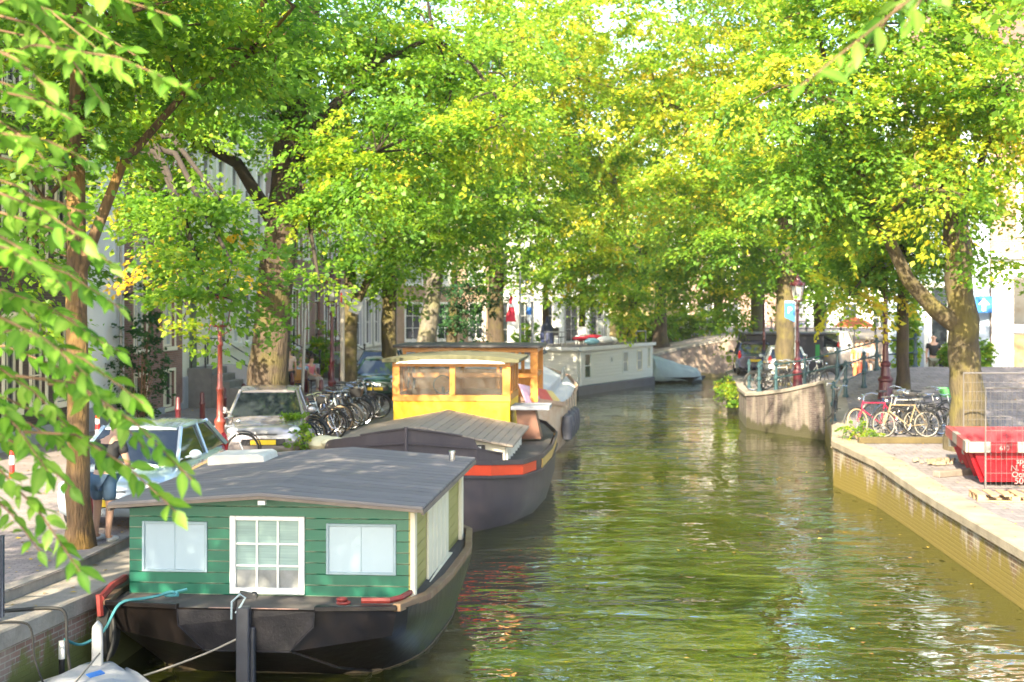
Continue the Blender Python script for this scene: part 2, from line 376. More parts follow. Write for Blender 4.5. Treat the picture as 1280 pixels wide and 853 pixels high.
tag(m.build('water', wm), kind='structure')
m = MB(); m.add([(-900, -300, -.6), (900, -300, -.6), (900, 1500, -.6), (-900, 1500, -.6)], [(0, 1, 2, 3)])
tag(m.build('terrain', mat('earth', (.12, .10, .07), .95)), kind='structure')

# ------------------------------------------------------------------ ground sheets and quay walls
def edge_rows(tab, y0, y1, step=1.0):
    ys = sorted(set([a for a, _ in tab if y0 <= a <= y1] + [y0 + i * step for i in range(int((y1 - y0) / step) + 1)] + [y1]))
    return ys
def ground(name, tab, y0, y1, sgn, far, h, inset, matl, dz=0):
    m = MB(); rows = []
    for y in edge_rows(tab, y0, y1):
        e = interp(tab, y) + sgn * inset
        xs = [e + sgn * d for d in (0, .5, 1, 2, 3, 4, 5, 6, 8, 10, 14, 20)] + [sgn * far if sgn * far * sgn > e * sgn + 20 else e + sgn * far]
        rows.append([(x, y, h(x, y) + dz) for x in xs])
    m.sheet(rows); o = m.build(name, matl); return tag(o, kind='structure')
ground('left_street', QL, -5, 83.5, -1, 80, hL, .66, PAVE)
# beyond the bend of the canal the ground closes the view
m = MB(); rows = []
for x in [-80, -60, -40, -20, -10, -6, -3, 0, 2, 4, 6, 8, 10.5, 13, 16, 20, 25, 30, 40, 60, 120, 300]:
    y0 = 83.5
    if x > 8: y0 = interp([(8.2, 83.9), (10.2, 86.4), (13.2, 87.4), (20, 88.4), (60, 90.4), (300, 100)], x)
    rows.append([(x, y, hL(x, max(y, 86))) if y > 86 or x > 8 else (x, y, hL(x, y)) for y in (y0, y0 + 1.5, y0 + 4, y0 + 10, y0 + 20, y0 + 40, 200, 600, 1400)])
m.sheet(rows); tag(m.build('far_street', PAVE), kind='structure')
ground('right_street', QR, 5, 76.5, 1, 90, hR, .45, PAVER)

def quay(name, tab, y0, y1, sgn, h, cw, wallm, copm, label, drop=0.12, copth=.2, over=.05):
    t = thing(name, label, 'quay wall', (0, 0, 0))
    ys = edge_rows(tab, y0, y1, 2.0); m = MB(); c = MB(); rs = []; cr = []
    for y in ys:
        x = interp(tab, y); z = h(x + sgn * .5, y) - drop
        # outward normal from the canal edge direction
        x2 = interp(tab, y + .3); x1 = interp(tab, y - .3); d = Vector((x2 - x1, .6 if y1 - y > -1 else .6, 0)).normalized(); nrm = Vector((d.y, -d.x, 0)) * sgn
        P = Vector((x, y, 0))
        a = P; b_ = P + nrm * .35
        rs.append([(a.x, a.y, -.5), (a.x, a.y, z - copth), (b_.x, b_.y, z - copth), (b_.x, b_.y, -.5)])
        a = P - nrm * over; b_ = P + nrm * cw
        cr.append([(a.x, a.y, z - copth + .002), (a.x, a.y, z - .02), (a.x + nrm.x * .02, a.y + nrm.y * .02, z), (b_.x, b_.y, z), (b_.x, b_.y, z - copth + .002)])
    m.rings(rs); m.build('brick_face', wallm, t)
    c.rings(cr); c.build('coping', copm, t)
    return t
quay('quay_wall', QL, 2, 83.4, -1, hL, .70, QBRICK, STONE, 'brick quay wall with wide grey coping along the left side behind the moored boats')
quay('quay_wall', QR, 8, 35.2, 1, hR, .55, QBRICKR, STONEW, 'sunlit mossy brick quay wall on the right beside the red skip', drop=-.004, copth=.16)
quay('quay_wall', QR, 35.2, 46.8, 1, hR, .5, QBRICKR, STONEW, 'short receding quay wall between the parked beige bicycle and the curved wall', drop=-.004)
quay('quay_wall', QR, 46.8, 76, 1, hR, .5, QBRICKF, STONE, 'curved dark brick quay wall below the teal railing and parked bicycles', drop=-.004, copth=.12)
# kerb behind the left coping
t = thing('kerb', 'low grey stone kerb between the street bricks and the left quay coping', 'kerb')
m = MB(); rs = []
for y in edge_rows(QL, 2, 83, 2):
    x = interp(QL, y) - .68; z = hL(x, y)
    rs.append([(x + .02, y, z - .2), (x, y, z + .012), (x - .16, y, z + .016), (x - .18, y, z - .2)])
m.rings(rs); m.build('kerb_stone', STONE, t)
# far wall
t = thing('quay_wall', 'tall brick wall closing the far end of the canal with a sloping top', 'quay wall')
m = MB(); c = MB(); rs = []; cr = []
for x, y in [(4.2, 80.8), (6.3, 82.3), (8.2, 83.5), (9.2, 84.8), (10.2, 86), (11.7, 86.6), (13.2, 87), (20, 88), (35, 88.8), (60, 90)]:
    z = hL(x, 86) + .02
    rs.append([(x, y, -.5), (x, y, z - .16), (x - .1, y + .4, z - .16), (x - .1, y + .4, -.5)])
    cr.append([(x + .02, y - .06, z - .158), (x + .02, y - .06, z), (x - .1, y + .6, z), (x - .1, y + .6, z - .158)])
m.rings(rs); m.build('brick_face', brickmat('far_brick', (.34, .24, .19), (.27, .18, .15), (.36, .32, .28), 'XZY', .21, .065, .009, .9, moss=(.16, .13, .06), mossz=(0, .4), stain=.3), t); c.rings(cr); c.build('coping', STONE, t)

# ------------------------------------------------------------------ houses
B_DARK = brickmat('brick_dark', (.075, .045, .04), (.055, .035, .03), (.10, .09, .08), 'XZY')
B_BROWN = brickmat('brick_brown', (.30, .13, .10), (.23, .10, .08), (.30, .26, .23), 'XZY')
B_PINK = brickmat('brick_pink', (.33, .17, .14), (.27, .135, .11), (.38, .33, .29), 'XZY')
B_WARM = brickmat('brick_warm', (.48, .32, .22), (.42, .27, .18), (.45, .38, .3), 'XZY')
P_WHITE = mat('white_plaster', (.76, .77, .78), .7, var=.08, sc=1.5, bump=.15, bsc=40)
P_BLUE = mat('blue_white_plaster', (.36, .43, .54), .7, var=.06, sc=1.5)
P_GREY = mat('grey_plaster', (.40, .40, .42), .7, var=.15, sc=1.5)
P_CREAM = mat('cream_wood', (.72, .69, .60), .6, var=.12, sc=2)
P_OCHRE = mat('ochre_plaster', (.62, .46, .22), .7, var=.1, sc=1.5)
P_LILAC = mat('pale_grey_front', (.62, .62, .66), .6, var=.1, sc=2)
PLINTH = mat('grey_plinth', (.34, .35, .38), .8, var=.2)
ROOFT = mat('roof_tiles', (.16, .09, .07), .8, var=.3)
DOORG = mat('dark_green_door', (.02, .07, .045), .3); DOORB = mat('black_door', (.02, .02, .025), .3); DOORW = mat('pale_door', (.7, .7, .66), .4)
def wall_holes(m, L, H, holes, rev=.2, D=7.0):
    xs = sorted(set([0, L] + [h[0] for h in holes] + [h[1] for h in holes])); zs = sorted(set([0, H] + [h[2] for h in holes] + [h[3] for h in holes]))
    for i in range(len(xs) - 1):
        for j in range(len(zs) - 1):
            cx, cz = (xs[i] + xs[i + 1]) / 2, (zs[j] + zs[j + 1]) / 2
            if any(h[0] < cx < h[1] and h[2] < cz < h[3] for h in holes): continue
            m.add([(xs[i], 0, zs[j]), (xs[i + 1], 0, zs[j]), (xs[i + 1], 0, zs[j + 1]), (xs[i], 0, zs[j + 1])], [(0, 1, 2, 3)])
    for x0, x1, z0, z1 in holes:
        m.add([(x0, 0, z0), (x1, 0, z0), (x1, 0, z1), (x0, 0, z1), (x0, rev, z0), (x1, rev, z0), (x1, rev, z1), (x0, rev, z1)],
              [(0, 1, 5, 4), (1, 2, 6, 5), (2, 3, 7, 6), (3, 0, 4, 7), (4, 5, 6, 7)])
    m.add([(0, 0, 0), (L, 0, 0), (L, D, 0), (0, D, 0), (0, 0, H), (L, 0, H), (L, D, H), (0, D, H)], [(1, 2, 6, 5), (2, 3, 7, 6), (3, 0, 4, 7), (4, 5, 6, 7)])
def window(par, x0, x1, z0, z1, nx=2, nz=2, fm=None, gm=None, fw=.07, casing=0.0, cm=None, y=.08):
    fm = fm or WHITE; gm = gm or GLASS; m = MB()
    m.b2(x0 + .003, x0 + fw, y, y + .08, z0 + .003, z1 - .003); m.b2(x1 - fw, x1 - .003, y, y + .08, z0 + .003, z1 - .003)
    m.b2(x0 + fw, x1 - fw, y + .002, y + .078, z0 + .003, z0 + fw); m.b2(x0 + fw, x1 - fw, y + .002, y + .078, z1 - fw, z1 - .003)
    for i in range(1, nx):
        x = x0 + (x1 - x0) * i / nx; m.b2(x - .018, x + .018, y + .015, y + .06, z0 + fw, z1 - fw)
    for j in range(1, nz):
        z = z0 + (z1 - z0) * j / nz; m.b2(x0 + fw, x1 - fw, y + .02, y + .065, z - .018, z + .018)
    if casing:
        c = casing
        m.b2(x0 - c, x0 - .002, -.03, .05, z0 - c, z1 + c); m.b2(x1 + .002, x1 + c, -.03, .05, z0 - c, z1 + c); m.b2(x0, x1, -.032, .048, z1 + .002, z1 + c); m.b2(x0 - c, x1 + c, -.07, .046, z0 - c - .02, z0 - .002)
    o = m.build('window', fm, par)
    g = MB(); g.b2(x0 + fw * .8, x1 - fw * .8, y + .035, y + .05, z0 + fw * .8, z1 - fw * .8); g.build('pane', gm, o)
    return o
def door(par, x0, x1, z0, z1, dm, fm=None, light=.5):
    m = MB(); m.b2(x0 + .005, x1 - .005, .1, .16, z0, z1 - light - .06)
    for i in (0, 1):
        for j in (0, 1):
            w_ = (x1 - x0) / 2 - .14; h_ = (z1 - light - z0) / 2 - .22; xx = x0 + .1 + i * (w_ + .1); zz = z0 + .14 + j * (h_ + .14)
            m.b2(xx, xx + w_, .085, .102, zz, zz + h_)
    o = m.build('door', dm, par, bevel=.01)
    MB().ball((x1 - .14, .06, z0 + 1.05), .035).build('handle', CHROME, o)
    window(par, x0, x1, z1 - light, z1, 2, 1, fm or WHITE, GLASS, .05)
    return o
def house(label, p0, p1, H, wm, wins, z0=1.1, doors=(), plinth=.5, cornice=WHITE, cat='house', gable=False, extra=None, plm=None, D=7.0):
    d = Vector((p1[0] - p0[0], p1[1] - p0[1])); L = d.length; rz = math.atan2(d.y, d.x)
    t = thing('canal_house', label, cat, (p0[0], p0[1], z0), rz)
    holes = [tuple(w_[:4]) for w_ in wins] + [tuple(d_[:4]) for d_ in doors]
    m = MB(); wall_holes(m, L, H, holes, D=D); m.build('wall', wm, t)
    if plinth:
        m = MB(); cuts = sorted([d_[:2] for d_ in doors] + [w_[:2] for w_ in wins if w_[2] < plinth]); x = 0
        for a, b_ in cuts:
            if a - x > .05: m.b2(x + .002, a - .02, -.05, .02, -.3, plinth)
            x = b_ + .02
        if L - x > .05: m.b2(x, L - .002, -.05, .02, -.3, plinth)
        m.build('plinth', plm or PLINTH, t, bevel=.01)
    m = MB(); m.b2(-.02, L + .02, -.32, 0, H - .12, H + .06); m.b2(0, L, -.18, -.002, H - .42, H - .122)
    for i in range(int(L / .6)): m.b2(.2 + i * .6, .32 + i * .6, -.28, -.182, H - .38, H - .124)
    m.build('cornice', cornice, t)
    m = MB(); m.prism([(-.05, H + .06), (D, H + .06), (D * .5, H + 2.6)], .0, L, 'X'); m.build('roof', ROOFT, t)
    for w_ in wins:
        a = list(w_) + [None] * 8
        window(t, a[0], a[1], a[2], a[3], a[4] or 2, a[5] or 3, a[6], a[7], casing=a[8] or 0)
    for d_ in doors: door(t, *d_)
    return t, L
def rowwins(L, n, w_, z0, z1, nx=2, nz=3, fm=None, gm=None, cas=0, x0=0, x1=None, alt=False):
    x1 = x1 or L; out = []
    for i in range(n):
        c = x0 + (x1 - x0) * (i + .5) / n; g = gm if not alt or i % 2 == 0 else (CURTAIN if gm is GLASS else GLASS)
        out.append((c - w_ / 2, c + w_ / 2, z0, z1, nx, nz, fm, g, cas))
    return out
def FX(y): return -10.5 + .078 * (y - 42.5)      # facade line of the left street
def fp(y): return (FX(y), y)
def seg(y0, y1): return math.hypot(FX(y1) - FX(y0), y1 - y0)
L = seg(27, 35.8)
house('dark brick house with cream arched windows behind the near left branches', fp(27), fp(35.8), 13, B_DARK,
      rowwins(L, 6, .8, 1.0, 3.1, 2, 3, CREAM, GLASS, .12) + rowwins(L, 6, .8, 4.4, 6.6, 2, 3, CREAM, GLASS, .12) + rowwins(L, 6, .8, 7.8, 9.8, 2, 3, CREAM, GLASS, .12))
L = seg(35.8, 39.4)
t, L = house('white plastered house with blank front and grey drainpipe on the left', fp(35.8), fp(39.4), 13.5, P_WHITE,
      rowwins(L, 1, .9, 4.9, 6.8, 2, 3, WHITE, CURTAIN, .08, .3, 1.9) + rowwins(L, 1, .9, 8.3, 10.2, 2, 3, WHITE, CURTAIN, .08, .3, 1.9), plinth=.7)
m = MB(); m.tube([(L - .55, -.1, 0), (L - .55, -.1, 13)], .05, 8)
for z in (1, 3.5, 6, 8.5, 11): m.b2(L - .63, L - .47, -.16, 0, z, z + .06)
m.build('drainpipe', GREYM, t)
L = seg(39.4, 44.6)
house('brown brick house with two tall cream windows left of the stoop', fp(39.4), fp(44.6), 13.2, B_BROWN,
      rowwins(L, 2, 1.0, 2.1, 5.2, 2, 4, CREAM, CURTAIN, .1) + rowwins(L, 2, .95, .25, 1.35, 2, 2, CREAM, GLASS, .09) + rowwins(L, 2, 1.0, 6.4, 8.8, 2, 3, CREAM, CURTAIN, .1) + rowwins(L, 2, 1.0, 9.8, 11.8, 2, 3, CREAM, GLASS, .1), plinth=.3)
L = seg(44.6, 55)
wl = rowwins(L, 5, 1.05, 2.0, 4.9, 2, 3, WHITE, CURTAIN, .12, 2.4, 10.2, alt=True)
house('white wooden house front with tall windows and stone stoop on the left', fp(44.6), fp(55), 13.8, P_CREAM,
      wl + rowwins(L, 6, 1.0, 6.0, 8.4, 2, 3, WHITE, GLASS, .1) + rowwins(L, 6, 1.0, 9.6, 11.8, 2, 3, WHITE, CURTAIN, .1),
      doors=[(.7, 1.85, 1.3, 4.4, DOORG)], plinth=1.1)
L = seg(55, 63)
house('pink brown brick house with white door surround behind the seated people', fp(55), fp(63), 13, B_PINK,
      rowwins(L, 3, 1.05, 1.6, 4.0, 2, 3, WHITE, GLASS, .12, 2.2, 7.8) + rowwins(L, 4, 1.05, 5.4, 7.6, 2, 3, WHITE, CURTAIN, .1) + rowwins(L, 4, 1.0, 8.8, 10.8, 2, 3, WHITE, GLASS, .1),
      doors=[(.7, 1.8, .9, 3.8, DOORW)], plinth=.8)
L = seg(63, 73)
house('brown brick house with stone steps beyond the second street lamp', fp(63), fp(73), 12.5, B_BROWN,
      rowwins(L, 4, 1.1, 1.8, 4.2, 2, 3, WHITE, GLASS, .12, 2.5, 9.8) + rowwins(L, 5, 1.1, 5.6, 7.8, 2, 3, WHITE, CURTAIN, .1) + rowwins(L, 5, 1.0, 8.8, 10.6, 2, 3, WHITE, GLASS, .1),
      doors=[(.8, 1.9, 1.2, 4.0, DOORB)], plinth=1.0)
L = seg(73, 84)
house('grey plaster and brick house with wide shop window at the left bend', fp(73), fp(84), 12, P_GREY,
      rowwins(L, 4, 1.6, 1.2, 3.6, 2, 2, WHITE, GLASS, .12) + rowwins(L, 5, 1.1, 5.0, 7.2, 2, 3, WHITE, CURTAIN, .1) + rowwins(L, 5, 1.0, 8.4, 10.2, 2, 3, WHITE, GLASS, .1), plinth=.9)
# houses of the bend, facing the canal
def bp_(t_): return (-6.9 + 15.6 * t_, 85.5 + 11.0 * t_)
house('warm sunlit brick house beyond the dark bushy tree at the bend', bp_(0.0), bp_(.36), 12, B_WARM,
      rowwins(6.9, 3, 1.1, 1.2, 3.4, 2, 3, WHITE, GLASS, .1) + rowwins(6.9, 3, 1.1, 4.6, 6.6, 2, 3, WHITE, CURTAIN, .1) + rowwins(6.9, 3, 1.0, 7.8, 9.6, 2, 3, WHITE, GLASS, .1))
house('pale grey white house front with tall windows behind the flag mast', bp_(.36), bp_(.64), 12.5, P_LILAC,
      rowwins(5.3, 3, .95, .9, 3.5, 2, 3, WHITE, GLASS, .12) + rowwins(5.3, 3, .95, 4.6, 6.8, 2, 3, WHITE, GLASS, .1) + rowwins(5.3, 3, .9, 7.8, 9.6, 2, 3, WHITE, GLASS, .1))
house('white house front with grey window frames above the cream houseboat', bp_(.64), bp_(.86), 11.5, P_WHITE,
      rowwins(4.2, 2, 1.1, .9, 3.4, 2, 3, P_GREY, GLASS, .12) + rowwins(4.2, 2, 1.1, 4.6, 6.8, 2, 3, P_GREY, GLASS, .1), doors=[(3.2, 4.0, .1, 2.9, DOORW)])
house('low ochre plastered building with blank wall above the cream houseboat roof', bp_(.86), (11.4, 97.0), 6.0, P_OCHRE,
      [(3.6, 4.2, 1.4, 3.2, 1, 2, WHITE, GLASS, .05)], plinth=.3, z0=1.2)
# far buildings beyond the bridge on the right
far = [((14, 128), (26, 130), 11, B_PINK, 'far pink brick building glimpsed behind the green trees above the wall'),
       ((26, 126), (36, 124), 10, P_WHITE, 'far white fronted building behind the blue parking sign'),
       ((36, 123), (47, 120), 10.5, B_WARM, 'far sunlit orange brick building behind the silver van'),
       ((47, 118), (60, 112), 10, P_CREAM, 'far cream building at the end of the right hand street')]
for a, b_, H, wm_, lab in far:
    L = math.hypot(b_[0] - a[0], b_[1] - a[1]); n_ = int(L / 2.2)
    house(lab, a, b_, H, wm_, rowwins(L, n_, 1.3, .9, 3.3, 2, 2, WHITE, GLASS, .1) + rowwins(L, n_, 1.1, 4.6, 6.6, 2, 2, WHITE, GLASS, .1) + rowwins(L, n_, 1.1, 7.6, 9.2, 2, 2, WHITE, CURTAIN, .1), z0=1.2)
# right hand houses
t, L = house('blue white plastered house wall carrying the blue arrow sign', (13.9, 53.0), (16.85, 50.2), 12, P_BLUE,
      [(1.75, 2.5, .5, 3.7, 1, 3, WHITE, GLASS, .16), (.5, 1.3, 5.2, 7.0, 2, 3, WHITE, GLASS, .08), (2.4, 3.2, 5.2, 7.0, 2, 3, WHITE, GLASS, .08)], z0=1.4, plinth=.35, cornice=WHITE)
t, L = house('brick house with white ground floor and brown shop windows on the right', (16.87, 50.1), (25.5, 49.0), 12, B_PINK,
      [(.72, 2.6, 2.3, 4.05, 1, 1, WHITE, GLASS, .1), (.72, 2.6, .25, 2.1, 2, 1, WHITE, mat('brown_shutter', (.26, .19, .09), .5), .1), (4.4, 6.4, .9, 4.0, 2, 2, WHITE, GLASS, .1), (1.0, 2.5, 5.6, 7.8, 1, 2, WHITE, GLASS, .12), (4.2, 5.7, 5.6, 7.8, 1, 2, WHITE, GLASS, .12)], z0=1.4, plinth=.3)
m = MB(); m.b2(.02, .6, -.04, 0, .3, 4.75); m.b2(2.72, 4.25, -.04, 0, .3, 4.75); m.b2(6.6, 7.9, -.04, 0, .3, 4.75); m.b2(.6, 2.72, -.042, -.001, 4.2, 4.75); m.b2(4.25, 6.6, -.042, -.001, 4.2, 4.75); m.b2(0, 7.9, -.22, -.045, 4.68, 4.86)
m.build('shop_front', WHITE, t, bevel=.01)

# stoops
def stoop(label, y, n=6, w_=1.7, rise=.21, rail=True, off=0):
    x, _ = fp(y); rz = math.atan2(1, .078)
    t = thing('stone_stoop', label, 'steps', (x + .03, y, 1.2), rz)
    m = MB()
    for i in range(n): m.b2(-w_ / 2, w_ / 2 , -.28 * (i + 1) - .5, -.28 * i - .5 if i else -.001, 0, rise * (n - i))
    m.build('steps', mat('stoop_stone', (.20, .19, .18), .8, var=.35, bump=.3), t, bevel=.012)
    m = MB(); m.b2(-w_ / 2 - .02, w_ / 2 + .02, -.28 * n - 2.0, -.28 * n - .502, 0, .08); m.build('landing_slab', PLINTH, t, bevel=.02)
    m = MB(); m.b2(w_ / 2 + .003, w_ / 2 + .28, -.28 * n - .5, -.002, 0, rise * n + .05); m.build('cheek_wall', P_GREY, t, bevel=.01)
    if rail:
        H = rise * n
        for sx in (-1, 1):
            r = MB()
            xx = sx * (w_ / 2 + (.14 if sx > 0 else -.06))
            pts = [(-.1, H + .9), (-.55, H + .9), (-.28 * n - .5, rise + .95)]
            r.tube([(xx, a, b_) for a, b_ in pts], .022, 6)
            for a, zb, zt in [(-.1, H, H + .9), (-.55, H, H + .9), (-.28 * n - .5, 0, rise + 1.15)]: r.tube([(xx, a, zb), (xx, a, zt)], .03, 6)
            r.ball((xx, -.28 * n - .5, rise + 1.2), .06)
            if sx > 0: r.tube([(w_ / 2 + .14, -.55, H + .9), (w_ / 2 + .14, -.55, H + 1.5)], .035, 8); r.ball((w_ / 2 + .14, -.55, H + 1.55), .07)
            r.build('handrail', BLACK, t)
    return t
stoop('dark stone steps with black iron handrail up to the white house front', 45.9)
stoop('lower stone steps leading to the white door behind the seated couple', 56.3, 4, 1.5)
stoop('wide stone steps with iron rail to the black door of the brick house', 64.4, 5, 2.0)
# ------------------------------------------------------------------ trees
def leaf_mesh(name, P, Ld, Nn, size, wid, tint, mat_, fold=True):
    """P base points (n,3), Ld unit leaf directions, Nn unit normals, size/wid (n,), tint (n,) -> one mesh of small leaves"""
    n = len(P); S = np.cross(Ld, Nn); S /= np.linalg.norm(S, axis=1, keepdims=True) + 1e-9
    s = size[:, None]; w_ = wid[:, None]
    V = np.empty((n, 4, 3), np.float32)
    V[:, 0] = P; V[:, 1] = P + Ld * s * .45 + S * w_ * .5 + Nn * w_ * .12
    V[:, 2] = P + Ld * s; V[:, 3] = P + Ld * s * .45 - S * w_ * .5 + Nn * w_ * .12
    me = bpy.data.meshes.new(name)
    me.vertices.add(n * 4); me.vertices.foreach_set('co', V.reshape(-1))
    me.loops.add(n * 4); me.loops.foreach_set('vertex_index', np.arange(n * 4, dtype=np.int32))
    me.polygons.add(n); me.polygons.foreach_set('loop_start', np.arange(0, n * 4, 4, dtype=np.int32))
    try: me.polygons.foreach_set('loop_total', np.full(n, 4, np.int32))
    except Exception: pass
    me.update(calc_edges=True)
    a = me.attributes.new('tint', 'FLOAT', 'POINT'); a.data.foreach_set('value', np.repeat(tint, 4).astype(np.float32))
    me.materials.append(mat_)
    return me
def unit(a): return a / (np.linalg.norm(a, axis=1, keepdims=True) + 1e-9)
def crown(rng, blobs, nclump, nleaf, size, spread, yellow, ybias):
    """blobs: (cx,cy,cz,rx,ry,rz,weight[,yellow add]); returns leaf arrays and clump centres"""
    wts = np.array([b_[6] for b_ in blobs]); wts = wts / wts.sum()
    idx = rng.choice(len(blobs), nclump, p=wts)
    B = np.array([b_[:6] for b_ in blobs]); ya = np.array([b_[7] if len(b_) > 7 else 0 for b_ in blobs])
    d = unit(rng.normal(size=(nclump, 3))); r = rng.random(nclump) ** (1 / 2.1)
    off = d * r[:, None]; C = B[idx, :3] + off * B[idx, 3:6]
    out = off.copy(); out[:, 2] *= .3; out = unit(out + rng.normal(size=out.shape) * .35)          # spray direction, outward
    clrnd = rng.normal(size=nclump) * .15
    k = np.repeat(np.arange(nclump), nleaf)
    n = len(k)
    ax = out[k]; side = unit(np.cross(ax, np.array([0, 0, 1.0]))); 
    u = rng.random(n); t = (u ** .7) * 1.6 - .4
    wv = rng.normal(size=n) * (.42 * (1.15 - np.abs(u - .45)))
    droop = -.28 * np.clip(t, 0, 2) ** 2
    sp = (spread * rng.uniform(.6, 1.35, nclump))[k]
    P = C[k] + ax * (t * sp)[:, None] + side * (wv * sp)[:, None]
    P[:, 2] += droop * sp + rng.normal(size=n) * .10 * sp
    Ld = unit(ax + side * np.sign(wv)[:, None] * .8 + rng.normal(size=(n, 3)) * .5 + np.array([0, 0, -.35]))
    N0 = unit(np.array([0, 0, 1.0]) + rng.normal(size=(n, 3)) * .55 + ax * .3)
    Nn = unit(N0 - Ld * (N0 * Ld).sum(1, keepdims=True))
    sz = size * rng.uniform(.5, 1.4, n)
    tint = .38 + clrnd[k] + rng.normal(size=n) * .055 + ybias + ya[idx][k]  # ybias and ya partly put missing sunlight into the leaf colour
    hot = rng.random(n) < yellow; tint[hot] += .35
    return P, Ld, Nn, sz, sz * rng.uniform(.6, .8, n), np.clip(tint, 0, 1), C, idx
def make_tree(name, label, base, trunk, blobs, nclump, nleaf, size, spread=.75, seed=1, yellow=.03, ybias=0, lm=None, bm_=None, limbs=(), twigs=60, cat='tree', group='trees along the canal'):
    """trunk: [(dx,dy,z,r)] relative to the base; blobs relative to the base"""
    rng = np.random.default_rng(seed); base = Vector(base)
    t = thing(name, label, cat, base, 0, group)
    far_ = 0 < base.y - 40
    P, Ld, Nn, sz, wd, ti, C, idx = crown(rng, blobs, int(nclump * (.74 if base.y > 50 else .84 if far_ else .95)), int(nleaf * 1.4), size * .84, spread * .95, yellow, ybias)
    me = leaf_mesh('crown', P, Ld, Nn, sz, wd, ti, lm or M_LEAF)
    o = bpy.data.objects.new('crown', me); COL.objects.link(o); o.parent = t
    m = MB(); pts = []; rr = []
    tr = [Vector(a[:3]) for a in trunk]; rad = [a[3] for a in trunk]
    for i in range(len(tr) - 1):
        for k in range(4):
            u = k / 4; w0 = tr[i].lerp(tr[i + 1], u)
            j = Vector(rng.normal(size=3)) * rad[i] * .07
            pts.append(w0 + j); rr.append((rad[i] * (1 - u) + rad[i + 1] * u) * rng.uniform(.95, 1.06))
    pts.append(tr[-1]); rr.append(rad[-1])
    pts.insert(0, tr[0] + Vector((0, 0, -.25))); rr[0] *= 1.3; rr.insert(0, rr[0] * 1.15)
    m.tube(pts, rr, 14); m.build('trunk', bm_ or M_BARK, t, smooth=60)
    g = MB(); top = tr[-1]; starts = tr[max(1, len(tr) // 2):]
    for lb in limbs:
        g.tube([Vector(a[:3]) for a in lb], [a[3] for a in lb], 8); starts.append(Vector(lb[-1][:3])); starts.append(Vector(lb[len(lb) // 2][:3]))
    hubs = list(starts)
    for b_ in blobs:
        c = Vector(b_[:3]); s_ = min(starts, key=lambda q: (q - c).length + max(0, q.z - c.z) * .5)
        if (c - s_).length < .6: continue
        mid = s_.lerp(c, .5) + Vector((0, 0, .12 * (c - s_).length)); r0 = max(.04, min(.085, .022 * (c - s_).length))
        g.tube([s_, s_.lerp(mid, .6), mid, c.lerp(mid, .3), c], [r0, r0 * .85, r0 * .7, r0 * .5, r0 * .3], 7); hubs += [mid, c, mid.lerp(c, .5)]
    for j in range(min(twigs, len(C))):
        c = Vector(C[j]); s_ = min(hubs, key=lambda q: (q - c).length)
        mid = s_.lerp(c, .55) + Vector(rng.normal(size=3)) * .12 * (c - s_).length + Vector((0, 0, .08 * (c - s_).length))
        r0 = .012 + .008 * (c - s_).length
        g.tube([s_, mid, c], [r0 * 1.3, r0, r0 * .4], 5, cap=False)
    g.build('limbs', M_LIMB if bm_ in (None, M_BARK) else bm_, t, smooth=60)
    return t
def auto_blobs(rng, h, r, lean=0, z0=4.5, n=9, extra=()):
    out = [(lean, 0, z0 + (h - z0) * .62, r * .75, r * .75, (h - z0) * .42, 3)]
    for i in range(n):
        a = 2 * math.pi * (i + rng.random() * .7) / n; z = z0 + (h - z0) * rng.uniform(.12, .72); k = rng.uniform(.55, 1.0)
        out.append((lean + math.cos(a) * r * k, math.sin(a) * r * k, z, r * .42, r * .42, (h - z0) * .14, 1))
    return out + list(extra)
import random as _r
def rel(base, px, py, Y, rx, ry=None, rz=None, w_=1, ya=0):
    """blob seen at a photograph position at distance Y, given relative to the tree base"""
    return (gx(px, Y) - base[0], Y - base[1], gz(py, Y) - base[2], rx, ry or rx, rz or rx * .6, w_, ya)

# left row, near to far
b = (-6.3, 8.0, 1.2)
make_tree('elm_tree', 'near left tree with drooping twigs of large bright leaves hanging into view', b,
          [(0, 0, 0, .2), (.1, 0, 2.2, .17), (.4, .1, 4.2, .14), (.8, .1, 6.5, .1), (1.0, 0, 9, .05)],
          auto_blobs(_r.Random(3), 12, 4.2, -.4, 6.0, 8, [(.4, .6, 6.5, 2.4, 1.8, .9, 3.5), (3.2, .8, 6.7, 2.2, 1.8, .8, 2.5), (3, -3, 8.5, 2.2, 3, 1.3, 2), (0, -5, 7.5, 2.6, 2.6, 1.4, 1.6)]), 480, 60, .17, .8, seed=11, lm=M_LEAF, twigs=30)  # extra crown masses above the view, added to shade the green boat
NEARTREE = bpy.data.objects['elm_tree']
b = (-6.3, 13.4, 1.2)
make_tree('elm_tree', 'unseen left bank tree added to shade the green houseboat front', b,
          [(0, 0, 0, .22), (0, 0, 2.5, .18), (.1, 0, 4.5, .16), (.2, 0, 7, .1), (.3, 0, 10, .05)],
          auto_blobs(_r.Random(5), 12, 3.8, -.4, 6.2, 8), 260, 60, .13, .7, seed=12, twigs=30)  # out of view, set where its crown shades the boat front
b = (-5.85, 19.3, 1.2)
